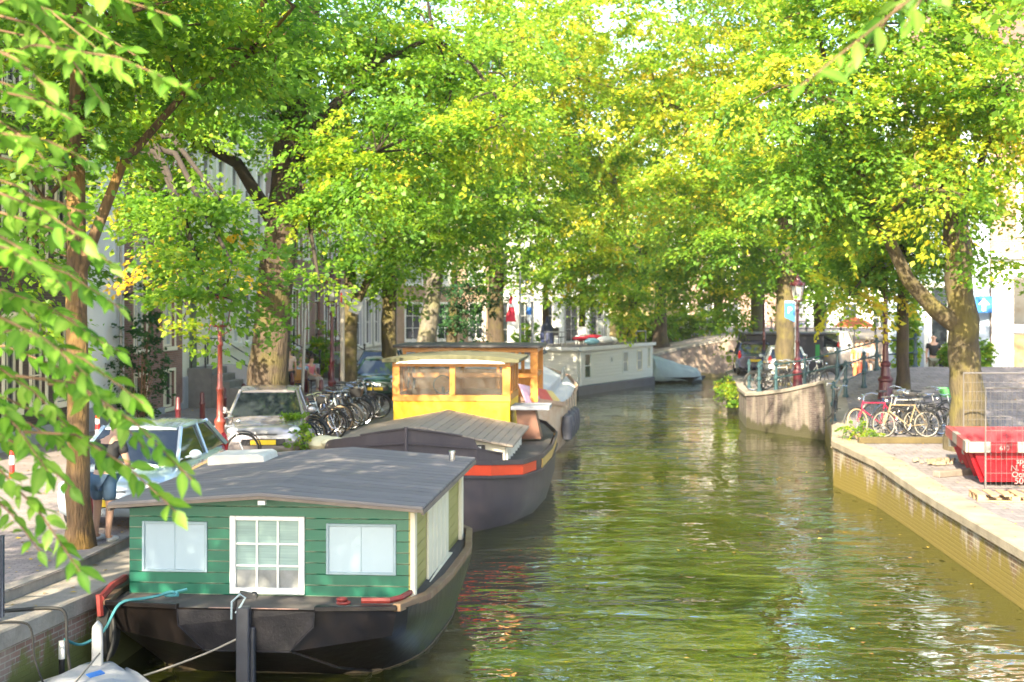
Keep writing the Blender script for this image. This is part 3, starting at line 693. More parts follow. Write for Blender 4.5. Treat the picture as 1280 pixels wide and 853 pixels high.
make_tree('elm_tree', 'leftmost visible tree with slim ochre yellow trunk beside the standing man', b,
          [(0, 0, 0, .17), (-.04, 0, 1.5, .15), (-.06, 0, 3.2, .14), (-.1, .1, 5.2, .12), (0, 0, 7.5, .08), (.1, 0, 9.5, .04)],
          [(-1.2, .5, 6.9, 2.3, 2.3, 1.3, 2), (.9, 0, 7.4, 2.4, 2.4, 1.2, 2, -.05), (0, 0, 9, 2.8, 2.8, 1.4, 2), rel(b, 60, 210, 19, 1.0, 1.2, .9, .7), rel(b, 150, 40, 20, 1.6, 1.6, .8, 1), rel(b, 290, 60, 20, 1.5, 1.6, .8, 1), rel(b, 20, 330, 19.5, .8, 1, .7, .35)],
          250, 95, .125, .75, seed=13, bm_=M_BARKO, ybias=-.05, twigs=70,
          limbs=[[(-.06, 0, 3.6, .09), (.5, .2, 5.2, .07), (1.3, .4, 6.2, .05), (2.3, .4, 6.8, .03)]])
b = (-6.05, 34.6, 1.2)
make_tree('elm_tree', 'large tree with thick leaning brown trunk behind the silver car', b,
          [(0, 0, 0, .62), (.1, 0, 1.2, .50), (.22, 0, 3.0, .44), (.42, 0, 5.0, .40), (.62, 0, 7.0, .36), (1.0, 0, 9.5, .27), (1.4, 0, 12.5, .15), (1.5, 0, 15, .07)],
          [rel(b, 220, 60, 34, 2.6, 2.5, 1.3, 2), rel(b, 430, 60, 34, 2.8, 2.5, 1.6, 2.2), rel(b, 300, 110, 33, 1.8, 1.6, .8, 1.0), rel(b, 170, 60, 32, 1.8, 1.6, 1.0, 1.0), rel(b, 340, 0, 33, 2.8, 2.5, 1.6, 2), rel(b, 560, 90, 34, 2.2, 2.2, 1.5, 1.6, .08), rel(b, 640, 150, 33, 1.5, 1.6, .7, .8, .2),
           rel(b, 470, 190, 33, 2.0, 2, 1.1, 1.5), rel(b, 225, 150, 31.5, 1.5, 1.8, .8, .9), rel(b, 180, 240, 31, 1.0, 1.3, .7, .35), rel(b, 235, 275, 27, .7, 1.1, .6, .35), rel(b, 290, 330, 25.8, .75, .8, .45, .16), rel(b, 262, 368, 25.4, .6, .6, .3, .10), rel(b, 240, 310, 26.5, .9, .9, .4, .12), rel(b, 275, 250, 27, .7, .8, .5, .12), rel(b, 235, 385, 30.5, .7, .8, .4, .22, .25), rel(b, 240, 320, 34, .9, .9, .5, .3, .5),
           rel(b, 440, 250, 32, 1.0, 1.1, .8, .7), rel(b, 150, 130, 32, 1.8, 1.8, 1.1, 1.2), rel(b, 400, 360, 31, .4, .6, .3, .12), rel(b, 520, -60, 33, 3, 3, 1.5, 1.0)],
          680, 95, .15, .82, seed=14, yellow=.04, twigs=200,
          limbs=[[(.3, 0, 5.2, .2), (-.4, -1.2, 6.6, .14), (-1.5, -2.4, 7.2, .08), (-2.4, -3.2, 6.9, .04)], [(.42, 0, 5.4, .2), (1.4, -.6, 7.6, .15), (2.8, -1.0, 9.0, .09), (4.2, -1.0, 9.6, .05)]])
b = (-5.35, 47, 1.2)
make_tree('elm_tree', 'mossy forked tree beside the signpost and second street lamp', b,
          [(0, 0, 0, .27), (0, 0, 1.5, .23), (.02, 0, 3.0, .22), (.0, 0, 5.0, .16), (-.1, 0, 8, .12), (0, 0, 12, .06)],
          [rel(b, 470, 240, 46, 2.4, 2.2, 1.6, 2), rel(b, 420, 170, 47, 2.6, 2.4, 2, 2), rel(b, 530, 160, 45, 2.8, 2.5, 2, 2), rel(b, 500, 310, 46, 1.5, 1.5, 1.0, 1.1), rel(b, 560, 260, 46, 2, 2, 1.5, 1.5), rel(b, 400, 290, 46, 1.2, 1.2, 1.2, .7),
           rel(b, 480, 60, 46, 4, 3, 2.4, 2.2), rel(b, 620, 60, 45, 3.2, 3, 2.2, 2.0, .12)],
          560, 75, .17, .9, seed=15, bm_=M_BARKM, twigs=110, limbs=[[(0, 0, 2.9, .15), (.4, 0, 3.7, .13), (.95, 0, 4.8, .1), (1.4, 0, 6.2, .07)]])
b = (-4.85, 56, 1.2)
make_tree('elm_tree', 'tree with greenish trunk between the forked tree and the pale leaning trunk', b,
          [(0, 0, 0, .33), (.0, 0, 2, .3), (.05, 0, 4.5, .27), (.1, 0, 8, .2), (.2, 0, 14, .08)],
          [rel(b, 500, 340, 55, 1.3, 1.3, 1.3, .8), rel(b, 540, 250, 55, 2.4, 2.2, 2, 2), rel(b, 600, 150, 54, 3.2, 3, 2.5, 2.5), rel(b, 660, 220, 54, 2.4, 2.2, 1.8, 2, .1), rel(b, 560, 60, 55, 4, 3, 2.4, 2), rel(b, 700, 90, 53, 3, 3, 2.4, 2.4, .25)],
          380, 72, .19, 1.0, seed=16, bm_=M_BARKM, twigs=90, ybias=.05)
b = (-3.9, 62, 1.2)
make_tree('elm_tree', 'pale grey trunked tree leaning right above the yellow wheelhouse', b,
          [(0, 0, 0, .45), (.15, 0, 1.6, .4), (.45, 0, 3.5, .36), (.75, 0, 6, .28), (1.2, 0, 9, .2), (2, 0, 15, .08)],
          [rel(b, 590, 310, 61, 1.7, 1.6, 1.2, 1), rel(b, 650, 240, 60, 2.6, 2.4, 2, 2), rel(b, 720, 170, 59, 3, 3, 2.4, 2.2, .12), rel(b, 780, 90, 58, 3.4, 3, 2.6, 2.4, .2), rel(b, 640, 80, 60, 4, 3, 2.4, 2), rel(b, 710, 20, 58, 3.6, 3, 2.2, 1.7, .25), rel(b, 770, 230, 58, 2, 2, 1.3, 1.0, .2)],
          480, 75, .2, 1.05, seed=17, bm_=M_BARKG, twigs=90, yellow=.08)
b = (-2.9, 69, 1.2)
make_tree('holly_tree', 'small dark evergreen tree between the pale trunk and the thick dark trunk', b,
          [(0, 0, 0, .3), (0, 0, 2, .25), (.1, 0, 4, .18), (.1, 0, 6, .08)],
          [rel(b, 585, 395, 69, 1.3, 1.3, 1.0, 1.2), rel(b, 575, 355, 69, 1.1, 1.1, .8, 1), rel(b, 605, 375, 68.5, 1.0, 1.0, .9, 1), rel(b, 560, 430, 69, .5, .5, .5, .2)],
          70, 70, .16, .7, seed=18, lm=M_LEAFD, bm_=M_BARKM, twigs=30)
b = (-.9, 79, 1.2)
make_tree('elm_tree', 'dark thick trunked tree left of the hanging flags', b,
          [(0, 0, 0, .55), (0, 0, 2, .45), (0, 0, 5, .42), (0, 0, 9, .3), (0, 0, 15, .1)],
          [rel(b, 640, 330, 78, 1.9, 1.8, 1.3, 1), rel(b, 690, 280, 77, 2.6, 2.4, 2, 2), rel(b, 600, 270, 78, 3, 3, 2, 2), rel(b, 720, 330, 77, 1.6, 1.6, 1.1, 1), rel(b, 700, 200, 77, 4, 3, 2.5, 2, .15), rel(b, 760, 260, 76, 2.6, 2.6, 2, 2, .1)],
          260, 70, .25, 1.25, seed=19, twigs=70, ybias=.1)
b = (2.0, 84, 1.2)
make_tree('young_tree', 'slim dark tree trunk with a dark blue bag tied to it above the cream houseboat', b,
          [(0, 0, 0, .2), (0, 0, 3, .18), (0, 0, 6, .12), (0, 0, 9, .05)],
          [rel(b, 700, 320, 84, 1.8, 1.8, 1.2, 1), rel(b, 690, 270, 84, 2.4, 2, 1.6, 1.5)], 70, 60, .25, 1.1, seed=20, twigs=20)
b = (4.15, 84, 1.2)
make_tree('elm_tree', 'slim tree with a drooping sunlit yellow bough above the cream houseboat', b,
          [(0, 0, 0, .26), (0, 0, 2.5, .2), (.1, 0, 5, .2), (.2, 0, 9, .15), (.2, 0, 13, .07)],
          [rel(b, 727, 365, 82, 1.2, 1.2, .9, .6), rel(b, 770, 365, 76, 1.3, 1.2, .7, .8, .12), rel(b, 795, 380, 76, .8, .9, .4, .4, .12), rel(b, 750, 330, 77, 1.8, 1.6, 1.2, 1.0, .2), rel(b, 800, 320, 79, 1.6, 1.6, 1, 1, .1), rel(b, 770, 240, 80, 3.5, 3, 2.5, 2.5, .1), rel(b, 740, 300, 80, 2.6, 2.2, 1.6, 1.6)],  # yellow tint add stands in for sun on the bough
          270, 70, .25, 1.1, seed=21, twigs=60)
b = (9.4, 90, 2.0)
make_tree('elm_tree', 'tree with straight brown trunk on the far quay above the tarpaulin boat', b,
          [(0, 0, 0, .45), (0, 0, 2, .38), (0, 0, 5, .36), (0, 0, 10, .2), (0, 0, 16, .08)],
          [rel(b, 815, 330, 89, 2.4, 2.4, 1.6, 2), rel(b, 850, 270, 88, 3.5, 3, 2.4, 2.5), rel(b, 790, 240, 89, 3, 3, 2.2, 2), rel(b, 870, 180, 87, 5, 5, 3.5, 3, .12), rel(b, 800, 120, 88, 5, 5, 4, 3, .1)],
          280, 65, .28, 1.4, seed=22, twigs=60, ybias=.12)

# right side
b = (10.72, 33.4, 1.05)
make_tree('elm_tree', 'large forked mossy tree rising behind the red skip on the right', b,
          [(0, 0, 0, .52), (-.05, 0, 1.2, .40), (-.1, 0, 2.6, .35), (-.18, 0, 3.6, .31), (-.3, 0, 5.4, .29), (-.45, 0, 7.2, .22), (-.4, 0, 9, .15), (-.2, 0, 12, .07)],
          [rel(b, 1100, 60, 32, 2.4, 2.4, 1.6, 2), rel(b, 1220, 80, 32, 2.4, 2.4, 1.6, 2), rel(b, 1000, 110, 31, 2.0, 2, 1.2, 1.4, .1), rel(b, 1090, 190, 32.5, 1.8, 1.8, 1.1, 1.5), rel(b, 1060, 270, 33, 1.3, 1.3, .8, .9), rel(b, 1240, 180, 31, 1.4, 1.4, .8, .8, .22), rel(b, 1130, 250, 35, 1.4, 1.4, 1.0, .9),
           rel(b, 1240, 255, 30.5, 1.1, 1.1, .5, .38, .12), rel(b, 1225, 330, 31.5, .7, .8, .35, .16, .1), rel(b, 1180, 150, 32, 1.6, 1.6, .9, 1, .1), rel(b, 1000, 210, 32, 1.2, 1.2, .8, .7), rel(b, 1160, -60, 33, 4.5, 4, 2, 2.4), rel(b, 1000, -20, 32, 2.6, 3, 1.6, 1.6, .1), rel(b, 1190, 240, 29, 1.1, .9, .5, .4, .12), rel(b, 1255, 110, 30, 1.3, 1.4, .9, 1.0, .05), rel(b, 1120, 0, 31, 2.4, 2.4, 1.2, 1.4)],
          600, 95, .145, .78, seed=31, bm_=M_BARKM, yellow=.1, twigs=170,
          limbs=[[(-.18, 0, 2.9, .25), (-.8, -.1, 3.3, .2), (-1.5, -.3, 4.0, .17), (-2.2, -.6, 5.3, .14), (-2.9, -.9, 6.7, .1), (-3.3, -1.1, 7.6, .06)], [(-.35, 0, 5.5, .16), (-.8, 0, 6.5, .12), (-1.2, 0, 7.6, .08)], [(-.3, 0, 5.3, .14), (.15, -.2, 6.4, .11), (.4, -.3, 7.6, .08)]])
b = (11.7, 42.6, hR(11.7, 42.6))
make_tree('young_tree', 'slim dark tree beside the maroon lamp post at the ramp', b,
          [(0, 0, 0, .2), (0, 0, 2, .18), (0, 0, 4, .16), (.1, 0, 7, .1), (.1, 0, 10, .05)],
          [rel(b, 1130, 310, 42, 1.5, 1.4, 1.0, 1.4), rel(b, 1095, 335, 42, 1.0, 1.0, .7, .6, .05), rel(b, 1090, 260, 42, 2, 2, 1.4, 2), rel(b, 1060, 370, 41, .8, .8, .4, .3, .35), rel(b, 1150, 200, 42, 3, 3, 2, 2), rel(b, 1040, 190, 42, 2.4, 2.4, 1.6, 2), rel(b, 1100, 360, 43, .7, .7, .4, .25, .3)],
          330, 75, .17, .85, seed=32, yellow=.06, twigs=90)
b = (10.75, 56, 1.2)
make_tree('elm_tree', 'tree with straight trunk on the curved quay beside the blue parking sign', b,
          [(0, 0, 0, .40), (0, 0, 2, .36), (0, 0, 4.5, .34), (0, 0, 8, .25), (0, 0, 15, .1)],
          [rel(b, 970, 330, 57, 1.6, 1.2, 1.0, 1.1), rel(b, 910, 300, 54, 1.7, 1.7, 1.1, 1.5), rel(b, 1045, 300, 57, 1.6, 1.3, 1, 1.0), rel(b, 960, 240, 56, 3, 2.6, 1.5, 2.3), rel(b, 880, 220, 53, 2.2, 2.2, 1.5, 1.8, .15), rel(b, 900, 110, 53, 3.6, 3.5, 2.5, 3, .25), rel(b, 1010, 130, 55, 4, 4, 3, 3, .05), rel(b, 830, 130, 52, 2.6, 2.6, 2, 1.6, .22), rel(b, 850, 30, 52, 3.5, 3.5, 2.4, 2, .22), rel(b, 960, 20, 54, 4, 4, 2.5, 2.5, .15), rel(b, 740, 0, 50, 3.0, 2.4, 1.2, 1.1, .15), rel(b, 880, -10, 50, 3.4, 2.4, 1.4, 1.3, .15)],
          840, 75, .19, 1.0, seed=33, yellow=.08, bm_=M_BARKM, lm=M_LEAF, twigs=110)
b = (12.3, 71.5, 1.25)
make_tree('elm_tree', 'tree with grey green trunk beyond the dark hatchback at the canal bend', b,
          [(0, 0, 0, .4), (0, 0, 2, .33), (0, 0, 5, .3), (0, 0, 9, .2), (0, 0, 16, .08)],
          [rel(b, 930, 355, 70, 2, 2, 1.1, 1.4), rel(b, 880, 370, 69, 1.6, 1.6, .9, 1), rel(b, 870, 320, 69, 2.2, 2, 1.4, 1.6), rel(b, 860, 240, 68, 3, 3, 2, 2, .15), rel(b, 950, 280, 70, 3.5, 3, 2.4, 2), rel(b, 880, 150, 68, 5, 4, 3.5, 3, .22), rel(b, 910, 400, 68, .9, .9, .4, .35, .1)],
          360, 65, .24, 1.2, seed=34, yellow=.08, bm_=M_BARKG, twigs=80, ybias=.12)
b = (16.2, 75, 1.3)
make_tree('elm_tree', 'slim dark trunked tree behind the grey container on the right bank', b,
          [(0, 0, 0, .32), (0, 0, 2.5, .27), (0, 0, 5, .25), (0, 0, 9, .16), (0, 0, 14, .08)],
          [rel(b, 1020, 350, 75, 2, 2, 1.2, 1.4), rel(b, 1070, 320, 75, 2.2, 2, 1.4, 1.4), rel(b, 1010, 270, 75, 3.5, 3, 2.4, 2), rel(b, 1080, 220, 75, 4, 4, 3, 2)],
          240, 70, .25, 1.25, seed=35, twigs=50)
# more distant trees that fill the far end of the tunnel of leaves
for i, (x, y, z, h, r_, lab) in enumerate([(14.5, 100, 2.3, 15, 5.2, 'far pale green tree behind the end wall left of centre'), (20, 106, 2.3, 16, 5.5, 'far tree with rounded light crown above the bridge'), (26, 98, 2.3, 15, 5, 'far tree rising behind the grey container'), (5.5, 104, 1.4, 17, 5.5, 'tall far tree showing above the ochre building'), (24, 68, 1.6, 14, 4.6, 'tree beyond the silver van on the right street')]):
    b = (x, y, z)
    make_tree('elm_tree', lab, b, [(0, 0, 0, .4), (0, 0, 3, .33), (0, 0, 7, .25), (0, 0, h, .08)],
              auto_blobs(_r.Random(40 + i), h, r_, 0, 3.2 if i != 3 else 5, 10), 170, 60, .3, 1.5, seed=50 + i, ybias=.2, twigs=40)

# twigs with large leaves hanging from the near tree, children of that tree
def spray(par, base_off, pts, nleaf, size, rng, lm, name='leafy_twig'):
    V = []; Fc = []; T = []; tw = MB()
    pts = [Vector(p) - base_off for p in pts]
    tw.tube(pts, [.007 * (1 - .7 * i / (len(pts) - 1)) for i in range(len(pts))], 5)
    tot = [0]
    for a, b_ in zip(pts, pts[1:]): tot.append(tot[-1] + (b_ - a).length)
    def at(s_):
        s_ *= tot[-1]
        for i in range(len(pts) - 1):
            if s_ <= tot[i + 1] or i == len(pts) - 2:
                u = (s_ - tot[i]) / max(1e-6, tot[i + 1] - tot[i]); return pts[i].lerp(pts[i + 1], min(u, 1)), (pts[i + 1] - pts[i]).normalized()
    for k in range(nleaf):
        s_ = .12 + .88 * (k + rng.random() * .5) / nleaf
        p, d = at(min(s_, 1)); sgn = 1 if k % 2 else -1
        side = d.cross(Vector((0, 0, 1))); side = side.normalized() if side.length > .1 else Vector((1, 0, 0))
        dr = (d * rng.uniform(.3, .9) + side * sgn * rng.uniform(.5, 1.0) + Vector((0, 0, rng.uniform(-.65, .05))) + Vector([rng.gauss(0, .25) for _ in range(3)])).normalized()
        if k == nleaf - 1: dr = (d + Vector((0, 0, -.3))).normalized()
        up = (Vector((0, -.35, 1)) + Vector([rng.gauss(0, .45) for _ in range(3)])); up = (up - dr * up.dot(dr)).normalized(); sd_ = dr.cross(up)
        Ls = size * rng.uniform(.65, 1.15); W = Ls * rng.uniform(.42, .54); p0 = p + dr * Ls * .10; o = len(V); cv = rng.uniform(.05, .22)
        tw.tube([p, p0], [.0028, .002], 4, cap=False)
        for (u, wv) in [(0, 0), (.14, .30), (.34, .49), (.58, .43), (.80, .20), (1.0, 0)]:
            mid = p0 + dr * u * Ls - up * (cv * u * u * Ls)
            if u in (0, 1.0): V.append(mid)
            else: V += [mid - sd_ * wv * W * 1.0 + up * W * .12 * wv * 2, mid, mid + sd_ * wv * W + up * W * .12 * wv * 2]
        i = o
        Fc += [(i, i + 2, i + 1), (i, i + 3, i + 2)]
        for r_ in range(3):
            a_ = i + 1 + r_ * 3; Fc += [(a_, a_ + 1, a_ + 4, a_ + 3), (a_ + 1, a_ + 2, a_ + 5, a_ + 4)]
        Fc += [(i + 10, i + 11, i + 13), (i + 11, i + 12, i + 13)]
        tv = rng.gauss(.42, .28); T += [min(1, max(0, tv + e_ + rng.uniform(-.05, .05))) for e_ in [.25] + [-.08, .3, -.08] * 4 + [-.05]]
    o = tw.build(name, M_TWIG, par)
    me = bpy.data.meshes.new('leaves'); me.from_pydata([tuple(v) for v in V], [], Fc); me.materials.append(lm)
    a = me.attributes.new('tint', 'FLOAT', 'POINT'); a.data.foreach_set('value', np.array(T, np.float32))
    me.polygons.foreach_set('use_smooth', [True] * len(me.polygons))
    lo = bpy.data.objects.new('leaves', me); COL.objects.link(lo); lo.parent = o
    return o
rng = _r.Random(7)
NB = Vector(NEARTREE.location)
def P3(px, py, Y): return Vector((gx(px, Y), Y, gz(py, Y)))
tw = []
def twig(x0, y0, x1, y1, Y, n=10, size=.108, sag=.12):
    a, b_ = P3(x0, y0, Y + .3), P3(x1, y1, Y); m1 = a.lerp(b_, .35) + Vector((0, 0, sag * (b_ - a).length)); m2 = a.lerp(b_, .7) + Vector((0, 0, sag * .8 * (b_ - a).length))
    spray(NEARTREE, NB, [a, m1, m2, b_], int(n * 2.3), size, rng, M_LEAFN)
for a in [(-60, 30, 215, 20, 5.6, 15), (-60, -10, 120, 60, 6.2, 12), (-60, 90, 240, 112, 5.4, 17), (-80, 60, 150, 90, 6.6, 14), (-60, 130, 90, 150, 5.8, 10), (-60, 140, 70, 215, 6.0, 10), (-60, 190, 110, 200, 5.4, 11), (-70, 60, 60, 110, 5.0, 9), (-60, 230, 60, 260, 5.8, 8),
          (-60, -60, 60, 20, 5.9, 10), (-70, -70, 130, -10, 6.3, 12),
          (-60, 250, 105, 300, 5.6, 11), (-70, 280, 140, 330, 6.0, 14), (-60, 290, 80, 360, 5.2, 10), (-60, 330, 150, 385, 5.6, 14), (-60, 350, 60, 420, 6.2, 10), (-80, 370, 130, 430, 5.9, 15), (-60, 420, 180, 505, 5.5, 16), (-60, 400, 110, 470, 5.0, 12),
          (-60, 450, 90, 540, 5.8, 12), (20, 470, 240, 600, 5.3, 16), (-60, 480, 60, 590, 5.5, 11), (-60, 540, 90, 610, 6.0, 11), (30, 540, 220, 640, 5.5, 12), (-60, 560, 100, 715, 5.4, 16), (-60, 600, 50, 690, 5.8, 9), (-60, 500, 130, 575, 6.3, 12), (-60, 320, 40, 330, 5.0, 8), (60, 480, 180, 560, 5.9, 9), (-60, 10, 170, 70, 6.9, 14), (-60, 110, 120, 170, 6.6, 12), (-60, 260, 130, 280, 6.8, 12), (-60, 340, 110, 350, 7.0, 12), (-60, 380, 150, 440, 7.2, 14), (-60, 440, 130, 500, 6.9, 14), (-60, 520, 80, 560, 6.8, 10), (0, 20, 130, 130, 6.2, 10), (-60, 210, 90, 235, 6.5, 10)]:
    twig(*a)
# top right spray, hangs from a tree on the right bank beside the bridge
b = (9.0, 9.0, 1.0)
make_tree('elm_tree', 'near right bank tree whose long bough reaches over the water at top right', b,
          [(0, 0, 0, .25), (0, 0, 2.5, .2), (-.1, 0, 5, .17), (-.2, 0, 8, .1), (-.2, 0, 10, .05)],
          auto_blobs(_r.Random(9), 11, 3.2, .2, 5.8, 7), 170, 60, .14, .7, seed=61, twigs=30,
          limbs=[[(-.15, 0, 5.2, .1), (-2.5, -1.2, 6.2, .07), (-5, -3, 5.7, .04), (-7.1, -4.3, 4.75, .015)]])
RT = [o for o in bpy.data.objects if o.get('label', '').startswith('near right bank')][0]
for a in [((1230, -50), (1000, 108), 4.6, 16), ((1180, -40), (1060, 85), 4.8, 9), ((1200, -60), (1130, 35), 4.5, 8)]:
    A, B_ = P3(*a[0], a[2] + .4), P3(*a[1], a[2]); spray(RT, Vector(b), [A, A.lerp(B_, .4) + Vector((0, 0, .04)), B_], a[3], .105, rng, M_LEAFN)

# shrubs, hedges
def shrub(label, base, blobs, ncl, nl, size, lm=None, seed=1, name='shrub', cat='shrub', stems=6, group=None, spread=.3, ybias=0.0):
    rg = np.random.default_rng(seed); t = thing(name, label, cat, base, 0, group)
    P, Ld, Nn, sz, wd, ti, C, idx = crown(rg, blobs, ncl, nl, size, spread, .02, ybias)
    P[:, 2] = np.maximum(P[:, 2], .02)
    o = bpy.data.objects.new('foliage', leaf_mesh('foliage', P, Ld, Nn, sz, wd, ti, lm or M_LEAF)); COL.objects.link(o); o.parent = t
    g = MB()
    for j in range(stems):
        c = Vector(C[j]); g.tube([(c.x * .15, c.y * .15, -.05), (c.x * .5, c.y * .5, c.z * .6), c], [.02, .015, .006], 5)
    g.build('stem', M_TWIG, t)
    return t
x, y = fp(39.4); shrub('loose climbing shrub against the white house wall on the left', (x + .6, y - .6, 1.2), [(0, -.3, 1.6, .7, .9, 1.5, 2), (.1, .6, 3.2, .4, .9, 1.0, 1), (0, -.2, .5, .6, .7, .4, .6)], 75, 30, .12, M_LEAFD, 70, stems=20)
x, y = fp(54.5); shrub('tall green bush beside the white house front near the big trunk', (x + .7, y, 1.2), [(0, 0, 1.3, .6, .9, 1.2, 1)], 60, 40, .11, M_LEAF, 71, stems=8)
x, y = fp(62.5); shrub('green bush at the foot of the lower stone steps', (x + .6, y, 1.2), [(0, 0, 1.4, .5, .8, 1.2, 1)], 50, 40, .12, M_LEAF, 72, stems=8)
shrub('small shrub in a pot beside the flag mast', (-.1 + 1.0, 89, 1.2), [(0, 0, 1.2, .9, .7, 1.0, 1)], 40, 40, .16, M_LEAF, 73)
shrub('rounded green hedge beside the ochre building', (9.0, 95, 1.6), [(0, 0, 1.3, 2.0, 1.2, 1.1, 1)], 110, 50, .2, M_LEAF, 74, spread=.5)
shrub('green hedge behind the straight trunk on the far quay', (12.4, 96, 2.2), [(0, 0, 1.1, 2.2, 1.3, 1.0, 1)], 110, 50, .2, M_LEAF, 75, spread=.5)
shrub('tall ivy covered post beside the man in the black shirt', (13.75, 49.6, hR(13.7, 49.6)), [(0, 0, 1.7, .38, .35, 1.7, 1)], 130, 45, .11, M_LEAF, 76, spread=.22, ybias=.08, stems=12)
shrub('clipped round box bush between the man and the big trunk', (15.2, 49.4, hR(15.2, 49.4)), [(0, 0, .8, .3, .3, .4, 1)], 170, 60, .055, M_LEAF, 77, 'box_ball', spread=.12)
shrub('clipped round box bush right of the big trunk below the arrow sign', (16.15, 49.0, hR(16.1, 49.0)), [(0, 0, .85, .42, .42, .52, 1)], 200, 60, .055, M_LEAF, 78, 'box_ball', spread=.12)
shrub('yellow green weeds at the corner of the right quay beside the bicycles', (8.65, 35.2, 1.13), [(0, 0, .2, .55, .35, .2, 1)], 34, 40, .055, M_LEAFY, 79, spread=.16)
shrub('weeds growing at the end of the curved quay wall', (9.35, 60.5, .35), [(-.2, 0, .5, .4, .8, .5, 1), (-.2, -3, .2, .35, .6, .5, 1)], 80, 50, .09, M_LEAF, 80, spread=.25, ybias=.15)
shrub('small weedy bush between the silver car and the bicycles', (-4.55, 29.8, 1.2), [(0, 0, .5, .3, .45, .5, 1)], 40, 25, .09, M_LEAFY, 81, spread=.18)

# unseen trees added behind and beside the camera to shade boat, water and right quay
for i, (x, y, lab) in enumerate([(-7.6, -5, 'unseen tree added on the left bank to shade the near water'), (8.6, -3, 'unseen tree added on the right bank to shade the near water'), (12.2, 19.5, 'unseen tree added beside the view to shade the right quay')]):
    make_tree('elm_tree', lab, (x, y, 1.2), [(0, 0, 0, .25), (0, 0, 3, .2), (0, 0, 6, .15), (0, 0, 10, .05)], auto_blobs(_r.Random(80 + i), 13, 4.6, .8 if x < 0 else -.8, 5.5, 9), 260, 50, .2, 1.0, seed=90 + i, twigs=10)
# ------------------------------------------------------------------ boats
HULLB = mat('black_hull_paint', (.005, .005, .0065), .34, var=.5, sc=3.5, bump=.35, bsc=7, c2=(.014, .010, .008), stretch=(1, 1, .45), spec=.25)
DECKG = mat('deck_grey', (.075, .065, .06), .8, var=.4, sc=3)
GREENW = boards('green_siding', (.003, .115, .068), 'Z', .135, .42, .10, worn=(.30, .36, .27), wornw=.12, wornamt=.75)
YELW = boards('yellow_green_siding', (.36, .33, .10), 'Z', .135, .5, .10)
ROOFF = boards('grey_roof_felt', (.17, .155, .155), 'Y', .30, .85, .04, c2=(.11, .10, .10), worn=(.055, .05, .05), wornw=.07)
REDW = mat('worn_red_wood', (.22, .025, .02), .6, var=.5, sc=6)
BROWNW = mat('brown_rubbing_wood', (.12, .05, .03), .5, var=.5, sc=3, c2=(.20, .14, .08))
SHUT = mat('pale_blue_shutter', (.33, .43, .50), .35, var=.06, sc=3)
SHUTF = mat('grey_blue_frame', (.27, .37, .42), .5)
BLIND = mat('window_with_blind', (.30, .42, .40), .15, var=.3, sc=14, stretch=(.1, .1, 3))
TEALR = mat('teal_rope', (.04, .19, .22), .8); ROPE = mat('grey_rope', (.28, .25, .21), .9)

HB = thing('houseboat', 'green houseboat with white shutters, grey felt roof and black hull in the foreground', 'houseboat', (-2.97, 17.3, 0), -.088)
def lerp2(a, b_, u): return tuple(a[i] + (b_[i] - a[i]) * u for i in range(len(a)))
# hull rings, from the gunwale down; outline points go round the boat, bow facing the camera (-y)
gun = [(-.80, -.98, 1.0), (-1.72, -.80, .99), (-1.93, .2, .93), (-2.0, 1.6, .9), (-2.02, 3.6, .9), (-1.85, 5.2, .92), (-1.0, 6.6, .98), (0, 6.9, 1.0), (1.0, 6.6, .98), (1.85, 5.2, .92), (2.02, 3.6, .9), (2.0, 1.6, .9), (1.93, .2, .93), (1.72, -.80, .99), (.80, -.98, 1.0)]
kn = [(-.52, -.90, .50), (-1.62, -.55, .62), (-1.90, .3, .6), (-1.98, 1.6, .6), (-2.0, 3.6, .6), (-1.8, 5.0, .6), (-.95, 6.2, .6), (0, 6.5, .6), (.95, 6.2, .6), (1.8, 5.0, .6), (2.0, 3.6, .6), (1.98, 1.6, .6), (1.90, .3, .6), (1.62, -.55, .62), (.52, -.90, .50)]
wl = [(-.9, .12, -.02), (-1.35, .35, -.02), (-1.68, 1.1, -.02), (-1.78, 2.2, -.02), (-1.78, 3.8, -.02), (-1.5, 5.0, -.02), (-.8, 5.8, -.02), (0, 6.0, -.02), (.8, 5.8, -.02), (1.5, 5.0, -.02), (1.78, 3.8, -.02), (1.78, 2.2, -.02), (1.68, 1.1, -.02), (1.35, .35, -.02), (.9, .12, -.02)]
bt = [(x * .9, y * .9 + .3, -.45) for x, y, z in wl]
def ringset(rl, k=4, kv=3):
    def mix_(r_):
        c = catmull(r_, k, True); n_ = len(r_)
        for i in (n_ - 2, n_ - 1, 0):
            for j in range(k): c[i * k + j] = Vector(r_[i]).lerp(Vector(r_[(i + 1) % n_]), j / k)
        return c
    R_ = [mix_(r_) for r_ in rl]; out = []
    for i in range(len(R_[0])):
        c = [r_[i] for r_ in R_]; fr_ = i >= (len(rl[0]) - 2) * k or i <= k; out.append([lerp2(a, b_, j / kv) for a, b_ in zip(c, c[1:]) for j in range(kv)] + [c[-1]] if fr_ else catmull(c, kv))
    return [[c[j] for c in out] for j in range(len(out[0]))]
m = MB(); m.rings(ringset([gun, kn, wl, bt]), cap0=False); m.build('hull', HULLB, HB, smooth=18)
m = MB(); st_ = catmull([(x * 1.008, y + (-.012 if y < 1 else 0), .015) for x, y, z in wl], 5, True); m.tube(st_ + [st_[0]], .022, 5, cap=False); m.build('waterline_stain', mat('waterline_rust', (.13, .085, .05), .9, var=.6, sc=9, c2=(.04, .04, .02)), HB)
m = MB(); m.add([(x * .985, y * .985, z - .03) for x, y, z in gun], [tuple(range(len(gun)))]); m.build('deck', DECKG, HB)
